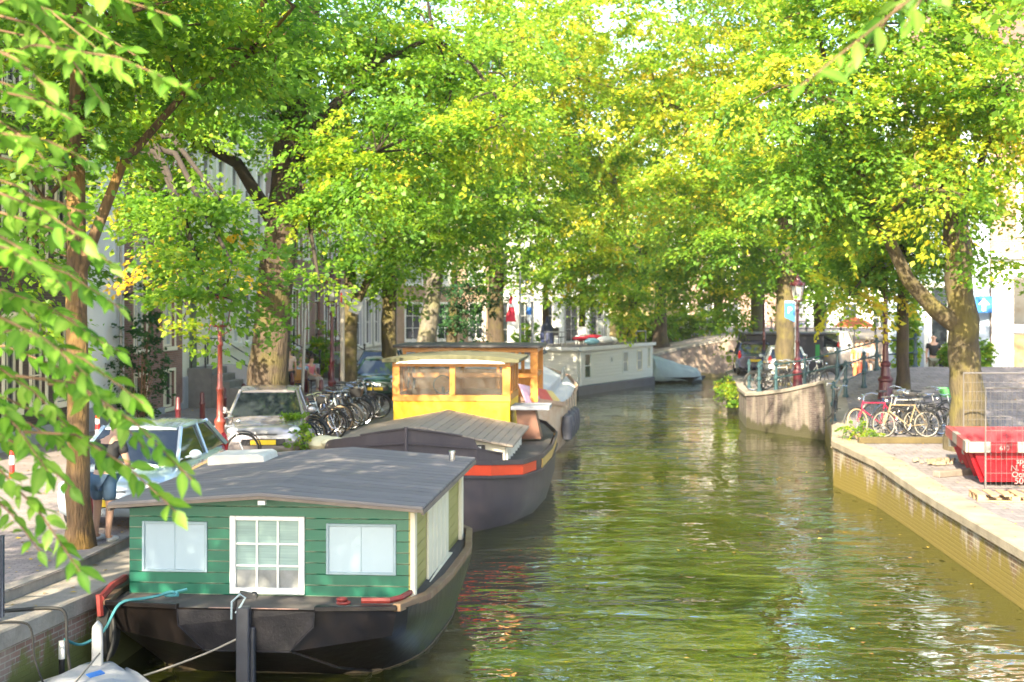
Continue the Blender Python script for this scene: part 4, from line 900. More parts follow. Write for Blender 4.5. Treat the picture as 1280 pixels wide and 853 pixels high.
# gunwale rail, black forward and red brown along the sides
def railstrip(pts, w_, h): 
    m = MB(); rs = []
    for i, p in enumerate(pts):
        a = Vector(pts[max(i - 1, 0)]); b_ = Vector(pts[min(i + 1, len(pts) - 1)]); d = (b_ - a); d.z = 0; d.normalize(); n_ = Vector((d.y, -d.x, 0)); q = Vector(p)
        rs.append([q - n_ * w_ + Vector((0, 0, h)), q + n_ * w_ + Vector((0, 0, h)), q + n_ * w_ - Vector((0, 0, h)), q - n_ * w_ - Vector((0, 0, h))])
    return m.rings(rs)
gz_ = [(x, y, z + .015) for x, y, z in gun]
def dense(pts, k=4):
    out = []
    for a, b_ in zip(pts, pts[1:]): out += [lerp2(a, b_, i / k) for i in range(k)]
    return out + [pts[-1]]
railstrip(dense(gz_[1:9]), .045, .035).build('gunwale_rail', BROWNW, HB, bevel=.008)
railstrip(dense(gz_[7:14]), .05, .045).build('gunwale_rail', BROWNW, HB, bevel=.008)
railstrip([gz_[13], gz_[14]], .04, .03).build('gunwale_rail', HULLB, HB, bevel=.008); railstrip([gz_[0], gz_[1]], .04, .03).build('gunwale_rail', HULLB, HB, bevel=.008)
m = MB(); m.tube([(1.30, -.74, 1.07), (1.62, -.72, 1.07), (1.72, -.5, 1.06), (1.76, -.05, 1.03)], .035, 6); m.build('rubbing_bar', REDW, HB)
m = MB(); m.tube([(-1.78, -.82, 1.05), (-1.80, -.4, 1.12), (-1.82, .1, 1.12)], .045, 6); m.tube([(-1.78, -.82, .85), (-1.80, -.82, 1.1)], .04, 6); m.build('rubbing_bar', REDW, HB)
# bow plate, welded seams
m = MB(); m.add([(-.80, -1.0, .985), (.80, -1.0, .985), (.78, -.995, .80), (.50, -.925, .50), (-.50, -.925, .50), (-.78, -.995, .80)], [(0, 1, 2, 3, 4, 5)])
m.tube([(-.80, -.99, .985), (-.79, -1.0, .80), (-.50, -.93, .50), (.50, -.93, .50), (.79, -1.0, .80), (.80, -.99, .985)], .012, 5)
m.build('bow_plate', mat('grey_black_plate', (.015, .014, .018), .42, var=.4, sc=4, bump=.2, spec=.3), HB)
m = MB()
for s_ in (-1, 1): m.tube([(s_ * .52, -.91, .50), (s_ * .95, -.4, .2), (s_ * 1.30, .3, -.02)], .018, 6)
m.tube([(-.9, .1, .03), (.9, .1, .03)], .02, 6); m.build('hull_seam', HULLB, HB)
m = MB(); m.box((0, -1.07, .42), (.15, .13, 1.25)); m.box((.09, -1.0, .30), (.05, .10, 1.0)); m.build('stem_post', mat('blue_grey_steel', (.03, .034, .048), .4, var=.4, sc=6), HB, bevel=.012)
m = MB(); m.tube([(-.12, -1.02, 1.0), (-.10, -1.02, 1.12), (.0, -1.05, 1.17)], .02, 6); m.box((.05, -1.06, 1.17), (.2, .09, .06), rotm(0, .2, .2)); m.ball((.12, -1.05, 1.17), .045); m.build('mooring_clamp', BLACK, HB)
m = MB(); m.tube([(-.14, -1.08, .9), (-.13, -1.1, 1.1), (-.02, -1.14, 1.2), (.04, -1.14, 1.16), (-.02, -1.12, 1.06), (-.08, -1.12, .98)], .012, 6); m.build('mooring_loop', mat('pale_blue_rope', (.4, .5, .55), .8), HB)
m = MB(); m.b2(-.45, .6, -.97, -.90, .97, .995); m.build('worn_deck_strip', mat('worn_pink_paint', (.5, .28, .22), .7, var=.4, sc=9), HB)
m = MB(); m.torus((1.05, -.55, 1.0), .07, .018, 14, 6, 'Z'); m.torus((1.02, -.5, 1.03), .05, .018, 14, 6, 'Z'); m.build('chain_coil', REDW, HB)
# cabin
RZ, EZ = 2.15, 1.99     # wall top at ridge and at the corners
m = MB(); hw = 1.73; z0 = .88
# front wall with window openings cut out
holes = [(-1.57 + hw, -.75 + hw, 1.22 - z0, 1.84 - z0), (-.47 + hw, .46 + hw, .97 - z0, 1.92 - z0), (.72 + hw, 1.58 + hw, 1.22 - z0, 1.84 - z0)]
mw = MB(); wall_holes(mw, 2 * hw, EZ - z0, holes, .06, 4.8)
mw.v = [(x - hw, y, z + z0) for x, y, z in mw.v]
mw.prism([(-hw, EZ), (hw, EZ), (0, RZ)], 0, 4.8, 'Y'); mw.build('cabin_wall', GREENW, HB)
m = MB(); m.b2(hw + .001, hw + .02, .0, 4.8, z0, EZ); m.build('side_wall', YELW, HB)
def shutter(x0, x1, zz0, zz1):
    m = MB(); f = .035
    m.b2(x0 + .002, x0 + f, -.02, .03, zz0 + .002, zz1 - .002); m.b2(x1 - f, x1 - .002, -.02, .03, zz0 + .002, zz1 - .002); m.b2(x0 + f, x1 - f, -.018, .028, zz0 + .002, zz0 + f); m.b2(x0 + f, x1 - f, -.018, .028, zz1 - f, zz1 - .002)
    m.b2((x0 + x1) / 2 - .004, (x0 + x1) / 2 + .004, -.006, .03, zz0 + f, zz1 - f)
    o = m.build('window', SHUTF, HB, bevel=.004); p = MB(); p.b2(x0 + f - .002, x1 - f + .002, .0, .02, zz0 + f - .002, zz1 - f + .002); p.build('shutter_panel', SHUT, o)
shutter(-1.57, -.75, 1.22, 1.84); shutter(.72, 1.58, 1.22, 1.84)
x0, x1, a, c = -.47, .46, .97, 1.92; m = MB(); f = .075
m.b2(x0 + .002, x0 + f, -.03, .04, a + .002, c - .002); m.b2(x1 - f, x1 - .002, -.03, .04, a + .002, c - .002); m.b2(x0 + f, x1 - f, -.028, .038, a + .002, a + f); m.b2(x0 + f, x1 - f, -.028, .038, c - f + .02, c - .002)
for i in (1, 2):
    xx = x0 + f + (x1 - x0 - 2 * f) * i / 3; m.b2(xx - .013, xx + .013, -.012, .03, a + f, c - f + .02); zz = a + f + (c - a - 2 * f) * i / 3; m.b2(x0 + f, x1 - f, -.010, .028, zz - .013, zz + .013)
wo = m.build('window', WHITE, HB, bevel=.004); p = MB(); p.b2(x0 + f - .01, x1 - f + .01, .012, .02, 1.26, c - .06); p.build('blind_pane', BLIND, wo); p = MB(); p.b2(x0 + f - .01, x1 - f + .01, .012, .02, a + .06, 1.258); p.build('pane', mat('pale_lower_glass', (.30, .31, .31), .1, var=.5, sc=3), wo)
# white side posts and boards, their cream tone stands in for warm light
for y_, w_, d_ in [(.06, .16, .06), (4.66, .18, .06)]:
    m = MB(); m.b2(hw + .022, hw + .022 + d_, y_ - .08, y_ - .08 + w_, z0 - .04, EZ); m.build('corner_post', CREAM, HB, bevel=.006)
m = MB()
for i in range(5): m.b2(hw + .022, hw + .055, 1.30 + i * .40, 1.30 + i * .40 + .34, z0 + .04, EZ - .02)
m.b2(hw + .022, hw + .09, 1.2, 3.4, z0 - .02, z0 + .038)
m.build('side_shutters', CREAM, HB, bevel=.005)
# roof
m = MB(); pr = [(-1.88, 2.065), (0, 2.2), (1.95, 2.06), (1.95, 2.10), (0, 2.245), (-1.88, 2.105)]
m.prism(pr, -.33, 5.15, 'Y'); m.build('roof', ROOFF, HB, bevel=.008)
m = MB(); m.prism([(-1.885, 2.035), (0, 2.17), (1.955, 2.03), (1.955, 2.065), (0, 2.205), (-1.885, 2.07)], -.345, -.30, 'Y'); m.b2(1.93, 1.96, -.3, 5.15, 2.0, 2.062); m.b2(-1.89, -1.86, -.3, 5.15, 2.0, 2.062); m.build('fascia', mat('fascia_wood', (.20, .16, .13), .7, var=.4), HB)
m = MB(); m.box((.0, -.27, 2.12), (.09, .06, .05)); m.build('lamp_fitting', WHITE, HB)
m = MB(); m.prism([(-1.86, 2.10), (-1.0, 2.16), (-1.02, 2.25), (-1.09, 2.28), (-1.80, 2.25), (-1.86, 2.22)], 3.6, 4.4, 'Y'); m.build('roof_hatch', mat('hatch_white', (.66, .64, .58), .6, var=.25, sc=5), HB, bevel=.01)
m = MB(); m.lathe([(.045, 2.05), (.045, 2.24), (.055, 2.24), (.055, 2.27), (.03, 2.28)], 12, (1.68, 4.4, 0)); m.build('flue_pipe', CHROME, HB)
# ropes and cables
t = tag(MB().tube(catmull([(-5.0, 15.9, .75), (-4.9, 16.2, .62), (-4.72, 16.45, .72), (-4.55, 16.5, 1.02), (-4.3, 16.6, 1.06), (-4.15, 16.65, 1.08), (-4.0, 16.7, 1.12), (-3.9, 16.6, 1.10), (-4.1, 16.8, 1.06), (-3.85, 16.85, 1.12)]), .017, 6).build('mooring_rope', TEALR, smooth=True), 'teal mooring rope running from the quay wall to the green houseboat bow', 'rope')
t = tag(MB().tube(catmull([(-5.1, 15.6, .25), (-4.6, 15.75, .24), (-4.1, 15.95, .34), (-3.5, 16.15, .52), (-3.1, 16.2, .70)]), .012, 6).build('mooring_line', ROPE, smooth=True), 'thin taut grey mooring line in front of the black houseboat bow', 'rope')
cab = lambda pts, r_, lab: tag(MB().tube(catmull(pts), r_, 6).build('power_cable', RUBBER, smooth=True), lab, 'cable')
cab([(-6.0, 15.6, 1.24), (-5.75, 15.7, 1.1), (-5.5, 15.8, 1.1), (-5.15, 15.9, 1.1), (-4.98, 15.85, 1.05), (-4.93, 15.75, .8), (-4.85, 15.6, .5), (-4.75, 15.5, .2), (-4.7, 15.5, 0)], .02, 'thick black cable hanging over the left coping beside the tarpaulin boat')
cab([(-5.9, 14.9, 1.1), (-5.6, 15.1, 1.1), (-5.3, 15.2, 1.1), (-5.16, 15.25, 1.02), (-5.1, 15.2, .7), (-4.95, 15.1, .4), (-4.85, 15.1, .1)], .013, 'thin black cable draped across the grey coping stone at lower left')
cab([(-4.72, 16.75, .95), (-4.65, 16.6, .6), (-4.7, 16.45, .3), (-4.75, 16.4, 0)], .022, 'grey hose hanging between the hanging tyre fender and the black bow')
tag(MB().torus((-4.80, 16.9, .62), .25, .085, 26, 8, 'X').build('tyre_fender', RUBBER, smooth=True), 'black tyre fender squeezed between left quay and green houseboat', 'fender')
t = thing('mooring_pole', 'short black and white mooring pole against the left brick quay', 'pole', (-5.05, 15.95, 0)); MB().tube([(0, 0, -.3), (0, 0, .52)], .035, 8).build('pole_shaft', BLACK, t); MB().tube([(0, 0, .52), (0, 0, .72)], .037, 8).build('pole_cap', WHITE, t)

# foreground boat under a grey tarpaulin
TARP = mat('grey_tarpaulin', (.40, .40, .42), .55, var=.15, sc=1.2, bump=.8, bsc=3)
t = thing('covered_boat', 'small boat under a grey tarpaulin at the bottom left corner', 'boat', (-4.35, 13.9, 0), .12)
rng2 = np.random.default_rng(5); rows = []
for i in range(19):
    v = i / 18; row = []
    wv = .95 * math.sin(math.pi * min(.97, .10 + v * .86)) ** .55
    for j in range(25):
        u = -1 + 2 * j / 24; z = .40 + .30 * (1 - abs(u) ** 1.6) * math.sin(math.pi * (.18 + .74 * v)) ** .8 + .02 * math.sin(9 * u + 5 * v) + float(rng2.normal()) * .006
        if abs(u) > .93: z -= .18
        row.append((u * wv, -2.0 + 4.0 * v, z))
    rows.append(row)
m = MB(); m.sheet(rows); o = m.build('tarpaulin', TARP, t, smooth=60); md = o.modifiers.new('solid', 'SOLIDIFY'); md.thickness = .01
hr = [[(.93 * .95 * math.sin(math.pi * min(.97, .10 + v * .86)) ** .55 * k * s_, -2 + 4 * v, z) for v in [i / 12 for i in range(13)][::s_]] for z, k in ((.42, 1), (.0, .8), (-.3, .5)) for s_ in (1,)]
full = []
for z, k in ((.42, .97), (.05, .85), (-.3, .5)):
    a = [(.95 * math.sin(math.pi * min(.97, .10 + i / 12 * .86)) ** .55 * k, -2 + 4 * i / 12, z) for i in range(13)]
    full.append(a + [(-x, y, zz) for x, y, zz in a[::-1]])
MB().rings(full).build('hull', HULLB, t, smooth=50)
m = MB(); m.prism([(-.06, .5), (.06, .5), (.055, .95), (.0, 1.02), (-.055, .95)], 1.72, 1.80, 'Y'); m.build('stem_head', mat('offwhite_stem', (.38, .38, .38), .4), t, bevel=.015)
m = MB(); m.tube([(0, -1.9, .72), (.0, -.5, .725), (.05, 1.6, .69)], .012, 5); m.build('ridge_cord', ROPE, t)
m = MB(); m.box((.18, .55, .735), (.16, .10, .012), rotm(.1, -.1, .6)); m.build('blue_patch', mat('blue_plastic', (.03, .15, .5), .4), t)

# purple grey barge with the yellow wheelhouse
PURP = mat('purple_grey_steel', (.055, .045, .055), .48, var=.35, sc=2.2, bump=.25, bsc=6, c2=(.075, .062, .066), stretch=(1, 1, .3), spec=.3)
REDP = mat('red_band_paint', (.72, .06, .015), .4, var=.12); SUNBAND = mat('gold_band_paint', (.62, .40, .12), .45, var=.3)
YEL = mat('yellow_paint', (.80, .50, .01), .42, var=.08); ORW = mat('varnished_wood', (.60, .25, .045), .38, var=.35, sc=3, stretch=(1, 1, .3), c2=(.44, .17, .03), coat=.3)
PLANK = boards('weathered_planks', (.24, .20, .165), 'X', .16, .8, .08, c2=(.15, .125, .105), worn=(.09, .08, .07), wornw=.08); MOSSR = mat('mossy_roof', (.06, .06, .03), .9, var=.4, sc=3, c2=(.11, .105, .06))
BA = thing('barge', 'purple grey barge with yellow and varnished wood wheelhouse and red band', 'barge', (-2.0, 27.2, 0), -.082)
st = [  # y, half width at gunwale, gunwale z, half width at water
    (-.15, .05, 1.52, .03), (.25, .85, 1.5, .5), (.9, 1.5, 1.42, 1.15), (2.0, 2.05, 1.32, 1.75), (3.6, 2.35, 1.28, 2.15), (6, 2.42, 1.25, 2.3), (9, 2.38, 1.28, 2.25), (11, 2.0, 1.36, 1.7), (12.4, 1.1, 1.5, .7), (12.9, .1, 1.55, .05)]
def loft(st, zs, wfun, zfun):
    rs = []
    for k, _ in enumerate(zs):
        a = [(wfun(s_, k), s_[0], zfun(s_, k)) for s_ in st]; rs.append(a + [(-x, y, z) for x, y, z in a[::-1]])
    return rs
def dstations(st, k=3):
    out = []
    for a, b_ in zip(st, st[1:]): out += [lerp2(a, b_, i / k) for i in range(k)]
    return out + [st[-1]]
S2 = dstations(st)
zl = [1, .80, .52, .3, 0, -1]
def zf(s_, k): return [s_[2], s_[2] - .30, .62, .3, -.02, -.5][k]
def wf(s_, k): return s_[3] + (s_[1] - s_[3]) * [1, .99, .93, .75, 0, -.35][k] if s_[1] > .2 else s_[1] * .6
rs = loft(S2, zl, wf, zf); m = MB(); m.rings(rs, cap0=False); m.build('hull', PURP, BA, smooth=45)
m = MB(); m.add([(x * .98, y, z - .06) for x, y, z in rs[0]], [tuple(range(len(rs[0])))]); m.build('deck', DECKG, BA)
def band(st, z0f, z1f, off, i0, i1, sides=(1, -1)):
    m = MB()
    for s_ in sides:
        a = [(s_ * (p[1] + off) if p[1] > .2 else s_ * off, p[0] - (off if p[1] < .2 else 0), z0f(p)) for p in st[i0:i1]]; b_ = [(x, y, z1f(p)) for (x, y, _), p in zip(a, st[i0:i1])]
        c = [(x - s_ * .03, y + .01, z) for x, y, z in b_]; d = [(x - s_ * .03, y + .01, z) for x, y, z in a]
        m.rings([[a[i], b_[i], c[i], d[i]] for i in range(len(a))])
    return m
band(S2, lambda p: p[2] - .30, lambda p: p[2] - .10, .02, 0, 12).build('red_band', REDP, BA)
band(S2, lambda p: p[2] - .30, lambda p: p[2] - .10, .02, 12, 27).build('gold_band', SUNBAND, BA)  # same band further aft, gold of the sunlit side put into its colour
band(S2, lambda p: p[2] - .36, lambda p: p[2] - .305, .05, 0, 27).build('rubbing_strake', PURP, BA, bevel=.01)
band(S2, lambda p: p[2] - .095, lambda p: p[2] + .0, .045, 0, 27).build('gunwale_rail', PURP, BA, bevel=.01)
m = MB()
for s_ in (-1, 1): m.tube([(s_ * 1.25, .9, .38), (s_ * 1.75, 1.9, .37), (s_ * 2.05, 3.2, .36)], .02, 5)
m.build('hull_rib', PURP, BA)
# raised bulwark plates and stem
m = MB()
for s_, lst in ((1, [(0, -.12, 2.12), (.5, .18, 2.02), (1.0, .48, 1.92), (1.22, .62, 1.85), (1.32, .70, 1.68), (1.72, 1.25, 1.55)]), (-1, [(0, -.12, 2.12), (.5, .18, 2.03), (1.0, .48, 1.92), (1.5, 1.0, 1.82), (1.9, 1.6, 1.7), (2.1, 2.2, 1.4)])):
    lst = catmull(lst, 4); a = [(s_ * x, y, z) for x, y, z in lst]; b_ = [(s_ * x, y, 1.36) for x, y, z in lst]
    m.rings([[a[i], b_[i], (b_[i][0] - s_ * .03, b_[i][1] + .04, 1.36), (a[i][0] - s_ * .03, a[i][1] + .04, a[i][2])] for i in range(len(a))])
m.build('bulwark', PURP, BA)
m = MB(); m.tube([(0, -.2, .2), (0, -.22, 1.4), (0, -.16, 2.16)], .035, 6)
for s_ in (-1, 1):
    m.tube([(0, -.16, 1.84), (s_ * .5, .14, 1.78), (s_ * 1.2, .58, 1.68), (s_ * 1.72, 1.2, 1.53)], .018, 5); m.tube([(0, -.15, 2.13), (s_ * .5, .16, 2.04), (s_ * 1.0, .47, 1.94)], .02, 5)
m.build('stem_bar', PURP, BA)
# low gabled hatch cabin
m = MB(); m.prism([(-1.72, 1.2), (1.72, 1.2), (1.72, 1.62), (0, 1.94), (-1.72, 1.62)], 1.75, 5.9, 'Y'); m.build('hatch_cabin', mat('cream_cabin', (.72, .66, .52), .5, var=.15), BA)
m = MB(); m.prism([(-1.9, 1.60), (0, 1.96), (1.9, 1.60), (1.9, 1.65), (0, 2.02), (-1.9, 1.65)], 1.55, 6.2, 'Y'); m.build('hatch_roof', PLANK, BA, bevel=.01)
m = MB()
for i in range(7): m.b2(1.722, 1.77, 1.85 + i * .6, 1.95 + i * .6, 1.2, 1.62)
m.build('side_ribs', WHITE, BA)
m = MB(); m.b2(1.02, 1.32, 1.71, 1.748, 1.36, 1.64); o = m.build('small_window', BLACK, BA); m = MB(); m.b2(1.10, 1.24, 1.70, 1.709, 1.52, 1.61); m.b2(1.08, 1.26, 1.70, 1.709, 1.40, 1.46); m.build('window_mark', WHITE, o)
m = MB(); m.lathe([(.06, 2.0), (.06, 2.28), (.075, 2.28), (.075, 2.33)], 12, (-.6, .9, -.55)); m.build('vent_pipe', CHROME, BA)
# wheelhouse: yellow lower part, varnished window band
wy = 6.35; wx = 1.38; wc = .05
m = MB(); m.b2(wc - wx, wc + wx, wy, wy + 2.6, 1.2, 2.2); m.build('wheelhouse_base', YEL, BA, bevel=.01)
m = MB(); zb, zt = 2.2, 3.12
m.b2(wc - wx - .02, wc + wx + .02, wy - .03, wy + .05, zb, zb + .15); m.b2(wc - wx - .02, wc + wx + .02, wy - .03, wy + .05, zt - .10, zt)
for xa, xb in ((-wx - .02, -wx + .15), (-.04, .09), (wx - .17, wx + .02)): m.b2(wc + xa, wc + xb, wy - .025, wy + .05, zb + .15, zt - .10)
for s_ in (-1, 1):
    xa = wc + s_ * (wx - .03); m.b2(xa - .035, xa + .035, wy + .051, wy + 2.6, zb, zb + .15); m.b2(xa - .035, xa + .035, wy + .051, wy + 2.6, zt - .1, zt)
    for yy in (.9, 1.7, 2.5): m.b2(xa - .033, xa + .033, wy + yy, wy + yy + .1, zb + .15, zt - .1)
m.b2(wc - wx, wc + wx, wy + 2.53, wy + 2.6, zb, zb + .15); m.b2(wc - wx, wc + wx, wy + 2.53, wy + 2.6, zt - .1, zt)
m.build('window_frame', ORW, BA, bevel=.008)
WG = bpy.data.materials.new('clear_window_glass'); MATS['wg'] = WG; t_, n_, l_, b_ = nodes_of(WG)
b_.inputs['Base Color'].default_value = (.12, .12, .11, 1); b_.inputs['Roughness'].default_value = .04; b_.inputs['Alpha'].default_value = .30; b_.inputs['Specular IOR Level'].default_value = 1.0
for xa, xb in ((-wx + .15, -.04), (.09, wx - .17)):
    m = MB(); m.b2(wc + xa, wc + xb, wy + .0, wy + .012, zb + .15, zt - .1); m.build('pane', WG, BA)
for s_ in (-1, 1): m = MB(); xa = wc + s_ * (wx - .03); m.b2(xa - .006, xa + .006, wy + .06, wy + 2.5, zb + .15, zt - .1); m.build('pane', WG, BA)
m = MB(); m.tube([(wc - .3, wy + .8, 2.2), (wc - .3, wy + .8, 2.5)], .04, 8); m.torus((wc - .3, wy + .72, 2.55), .22, .018, 20, 6, 'Y'); m.build('steering_wheel', BLACK, BA)
m = MB(); rr_ = []
for y_ in (wy - .22, wy + 2.9):
    rr_.append([(wc + x, y_, z) for x, z in [(-1.62, 3.12), (1.62, 3.12), (1.62, 3.20), (1.0, 3.27), (0, 3.31), (-1.0, 3.27), (-1.62, 3.20)]])
m.rings(rr_); m.build('wheelhouse_roof', MOSSR, BA, bevel=.015, seg=2)
m = MB(); m.prism([(wc - 1.3, 3.1), (wc + 1.3, 3.1), (wc + 1.2, 3.14), (wc + .6, 3.19), (wc - .6, 3.19), (wc - 1.2, 3.14)], wy - .235, wy - .222, 'Y'); m.build('roof_edge', CREAM, BA)
m = MB(); m.prism([(1.62, 1.3), (2.15, 1.3), (2.0, 2.0), (1.55, 2.0)], wy + .3, wy + 1.0, 'Y'); m.build('side_locker', mat('dark_brown_paint', (.12, .05, .03), .5), BA)
m = MB(); m.b2(1.45, 2.35, wy + .1, wy + 1.4, 2.0, 2.08); m.build('locker_lid', mat('grey_lid', (.3, .31, .35), .6), BA)
m = MB(); m.ball((-2.2, 2.6, 1.55), (.32, .4, .18), 12, 8); m.ball((-1.9, 2.2, 1.62), (.26, .3, .12), 12, 8)
tag(m.build('cloth_bundle', mat('cream_cloth', (.72, .66, .45), .8, var=.3, bump=1, bsc=6), smooth=True), 'cream cloth bundle lying on the barge deck next to the bicycles', 'bundle'); bpy.data.objects['cloth_bundle'].matrix_world = BA.matrix_world @ Matrix.Identity(4)
bpy.data.objects['cloth_bundle'].location = BA.location; bpy.data.objects['cloth_bundle'].rotation_euler = BA.rotation_euler

# second barge behind: open varnished wheelhouse, canvas covered hold
BB = thing('barge', 'older barge with grey canvas hold cover and open varnished wheelhouse behind the yellow one', 'barge', (-1.1, 40.4, 0), -.082)
GRV = mat('grey_canvas', (.47, .48, .52), .8, var=.12, sc=1.5, bump=.3, bsc=6); RUSTY = mat('worn_orange_hull', (.45, .26, .16), .6, var=.5, sc=2, c2=(.62, .52, .42))
st = [(0, .6, 1.9, .3), (.5, 1.5, 1.8, 1.0), (1.5, 2.1, 1.65, 1.7), (3, 2.4, 1.5, 2.2), (7, 2.5, 1.4, 2.4), (12, 2.5, 1.5, 2.35), (14.5, 2.1, 1.75, 1.7), (16, 1.1, 2.0, .6), (16.5, .1, 2.1, .05)]
S2 = dstations(st); rs = loft(S2, zl, wf, zf); m = MB(); m.rings(rs, cap0=False); m.build('hull', RUSTY, BB, smooth=45)
m = MB(); m.add([(x * .98, y, z - .06) for x, y, z in rs[0]], [tuple(range(len(rs[0])))]); m.build('deck', GRV, BB)
band(S2, lambda p: p[2] - .10, lambda p: p[2] + .02, .05, 0, 25).build('gunwale_rail', mat('pinkish_wood', (.55, .36, .27), .6, var=.3), BB)
for nm, c_, y0, y1 in (('lilac_panel', (.55, .42, .66), 0, 1.6), ('red_panel', (.62, .06, .06), 1.6, 3.0), ('yellow_panel', (.75, .55, .2), 3.0, 3.8)):
    m = MB(); P_ = []
    for y_ in (y0, y1):
        u = y_ / 4; x_ = 1.35 + .75 * u; P_.append([(x_, y_ - .35, 2.25 - .45 * u), (x_ + .25, y_ - .35, 1.62 - .1 * u), (x_ + .2, y_ - .3, 1.62 - .1 * u), (x_ - .05, y_ - .3, 2.25 - .45 * u)])
    m.rings(P_); m.build(nm, mat(nm + '_paint', c_, .5), BB)
m = MB(); m.prism([(-1.9, 1.4), (1.9, 1.4), (1.9, 1.85), (1.2, 2.25), (0, 2.42), (-1.2, 2.25), (-1.9, 1.85)], 3.2, 12.6, 'Y'); m.build('hold_cover', GRV, BB, bevel=.05, seg=2)
m = MB(); m.tube([(1.2, 3.3, 2.27), (1.5, 4.8, 2.05), (1.45, 6.4, 2.17), (1.25, 8, 2.3)], .02, 6)
m.build('lashing', mat('pale_rope', (.6, .6, .58), .8), BB)
m = MB(); m.b2(-1.0, 1.1, 12.8, 14.2, 1.6, 2.62); m.build('deck_cabin', WHITE, BB, bevel=.02); m = MB(); m.prism([(-1.2, 2.62), (1.3, 2.62), (1.2, 2.74), (0, 2.84), (-1.1, 2.74)], 12.6, 14.4, 'Y'); m.build('cabin_roof', mat('dark_grey_roof', (.09, .09, .10), .7), BB, bevel=.02)
m = MB(); m.b2(-.95, -.2, 12.77, 12.798, 1.9, 2.5); m.build('cabin_window', GLASS, BB)
m = MB(); m.tube([(.8, 13.0, 2.7), (.8, 13.0, 4.6)], .055, 8); m.build('flue_pipe', GREYM, BB)
m = MB()
for y_, h in ((12.4, .45), (13.2, .35), (14, .4)): m.torus((1.95, y_, 1.9), .2, .03, 14, 5, 'X'); m.tube([(1.9, y_ - .2, 1.6), (1.95, y_, 2.1), (1.9, y_ + .2, 1.6)], .03, 5)
m.build('anchor_winch', mat('winch_grey', (.30, .30, .28), .6), BB)
m = MB()   # wheelhouse frame, open posts
for x_ in (-2.0, -.6, .7, 1.22, 1.72):
    for y_ in (.2, 2.6): m.b2(x_ - (.11 if x_ > 1.7 else .05), x_ + (.11 if x_ > 1.7 else .05), y_ - .05, y_ + .05, 1.7, 3.2)
for z_ in (2.4, 3.12):
    m.b2(-2.05, 1.82, .13, .149, z_, z_ + .13); m.b2(-2.05, 1.82, 2.651, 2.67, z_, z_ + .13); m.b2(1.7, 1.8, .251, 2.549, z_, z_ + .13)
m.build('wheelhouse_frame', ORW, BB, bevel=.01)
m = MB(); m.b2(-2.3, 1.95, -.1, 2.95, 3.25, 3.33); m.build('wheelhouse_roof', mat('dark_flat_roof', (.07, .065, .07), .6, var=.3), BB, bevel=.02)
m = MB(); m.b2(-2.0, 1.6, 2.58, 2.62, 1.7, 2.4); m.build('wheelhouse_back', ORW, BB)
for i, lab in enumerate(['nearest of the four black fenders on the older barge side', 'second nearest black fender on the older barge side', 'third black fender on the older barge side', 'farthest of the four black fenders on the older barge side']):
    y_ = 2.9 + i * 1.05; x_ = interp([(a[0], a[1]) for a in st], y_) + .17; p = BB.matrix_basis @ Vector((x_, y_, .75))
    t = thing('boat_fender', lab, 'fender', p, 0, 'fenders hanging on the older barge'); MB().lathe([(.04, -.42), (.15, -.34), (.19, 0), (.15, .34), (.05, .42)], 12).build('bumper', mat('fender_blue_black', (.06, .065, .09), .5), t, smooth=True); MB().tube([(0, 0, .4), (-.03, 0, .85)], .015, 5).build('cord', ROPE, t)
# flag mast standing on the older barge
mp_ = Vector((gx(650, 52), 52, 1.6)); t = thing('flag_mast', 'grey mast with triangular rigging and hanging pennants beyond the yellow wheelhouse', 'mast', mp_)
MB().tube([(0, 0, 0), (0, 0, 4.1)], .035, 8).build('pole', GREYM, t)
m = MB(); m.tube([(-.45, 0, 3.25), (.48, 0, 3.25)], .02, 6); m.tube([(-.42, 0, 3.26), (0, 0, 3.95), (.42, 0, 3.26)], .012, 5); m.build('crosstree', GREYM, t)
for nm, x_, cols in (('red_flag', -.33, [((.62, .02, .04), .75, 0), ((.8, .8, .8), .5, -.25)]), ('dutch_flag', .33, [((.8, .8, .82), .8, 0), ((.05, .2, .6), .55, 0)])):
    tt = thing(nm, 'limp red and white pennant hanging left of the mast' if x_ < 0 else 'limp blue and white pennant hanging right of the mast', 'flag', mp_ + Vector((x_, 0, 3.2)))
    def strip(z0, z1, w0, w1, c_, nme):
        m = MB(); rs_ = []
        for k in range(7):
            u = k / 6; z = z0 + (z1 - z0) * u; w_ = w0 + (w1 - w0) * u; rs_.append([(math.sin(k * 1.3) * .02 - w_, 0, z), (math.sin(k * 1.3) * .02, -.05, z), (math.sin(k) * .02 + w_, .0, z), (math.sin(k) * .02, .03, z)])
        m.rings(rs_); m.build(nme, mat(nme + '_cloth', c_, .8), tt)
    if x_ < 0: strip(-.02, -.3, .05, .06, (.62, .02, .04), 'red_top'); strip(-.3, -.42, .06, .1, (.8, .8, .8), 'white_stripe'); strip(-.42, -.95, .1, .2, (.62, .03, .06), 'red_tail')
    else: strip(-.05, -.42, .04, .07, (.8, .8, .82), 'white_top'); strip(-.42, -.7, .07, .09, (.05, .2, .6), 'blue_stripe'); strip(-.7, -.98, .09, .05, (.8, .8, .82), 'white_tail')

# cream white houseboat at the bend
SID = boards('white_siding', (.76, .74, .68), 'Z', .16, .5, .14, c2=(.70, .68, .62))
HW = thing('houseboat', 'long cream white houseboat with flat roof moored at the canal bend', 'houseboat', (3.2, 69.6, 0), math.atan2(9.6, 4.62))
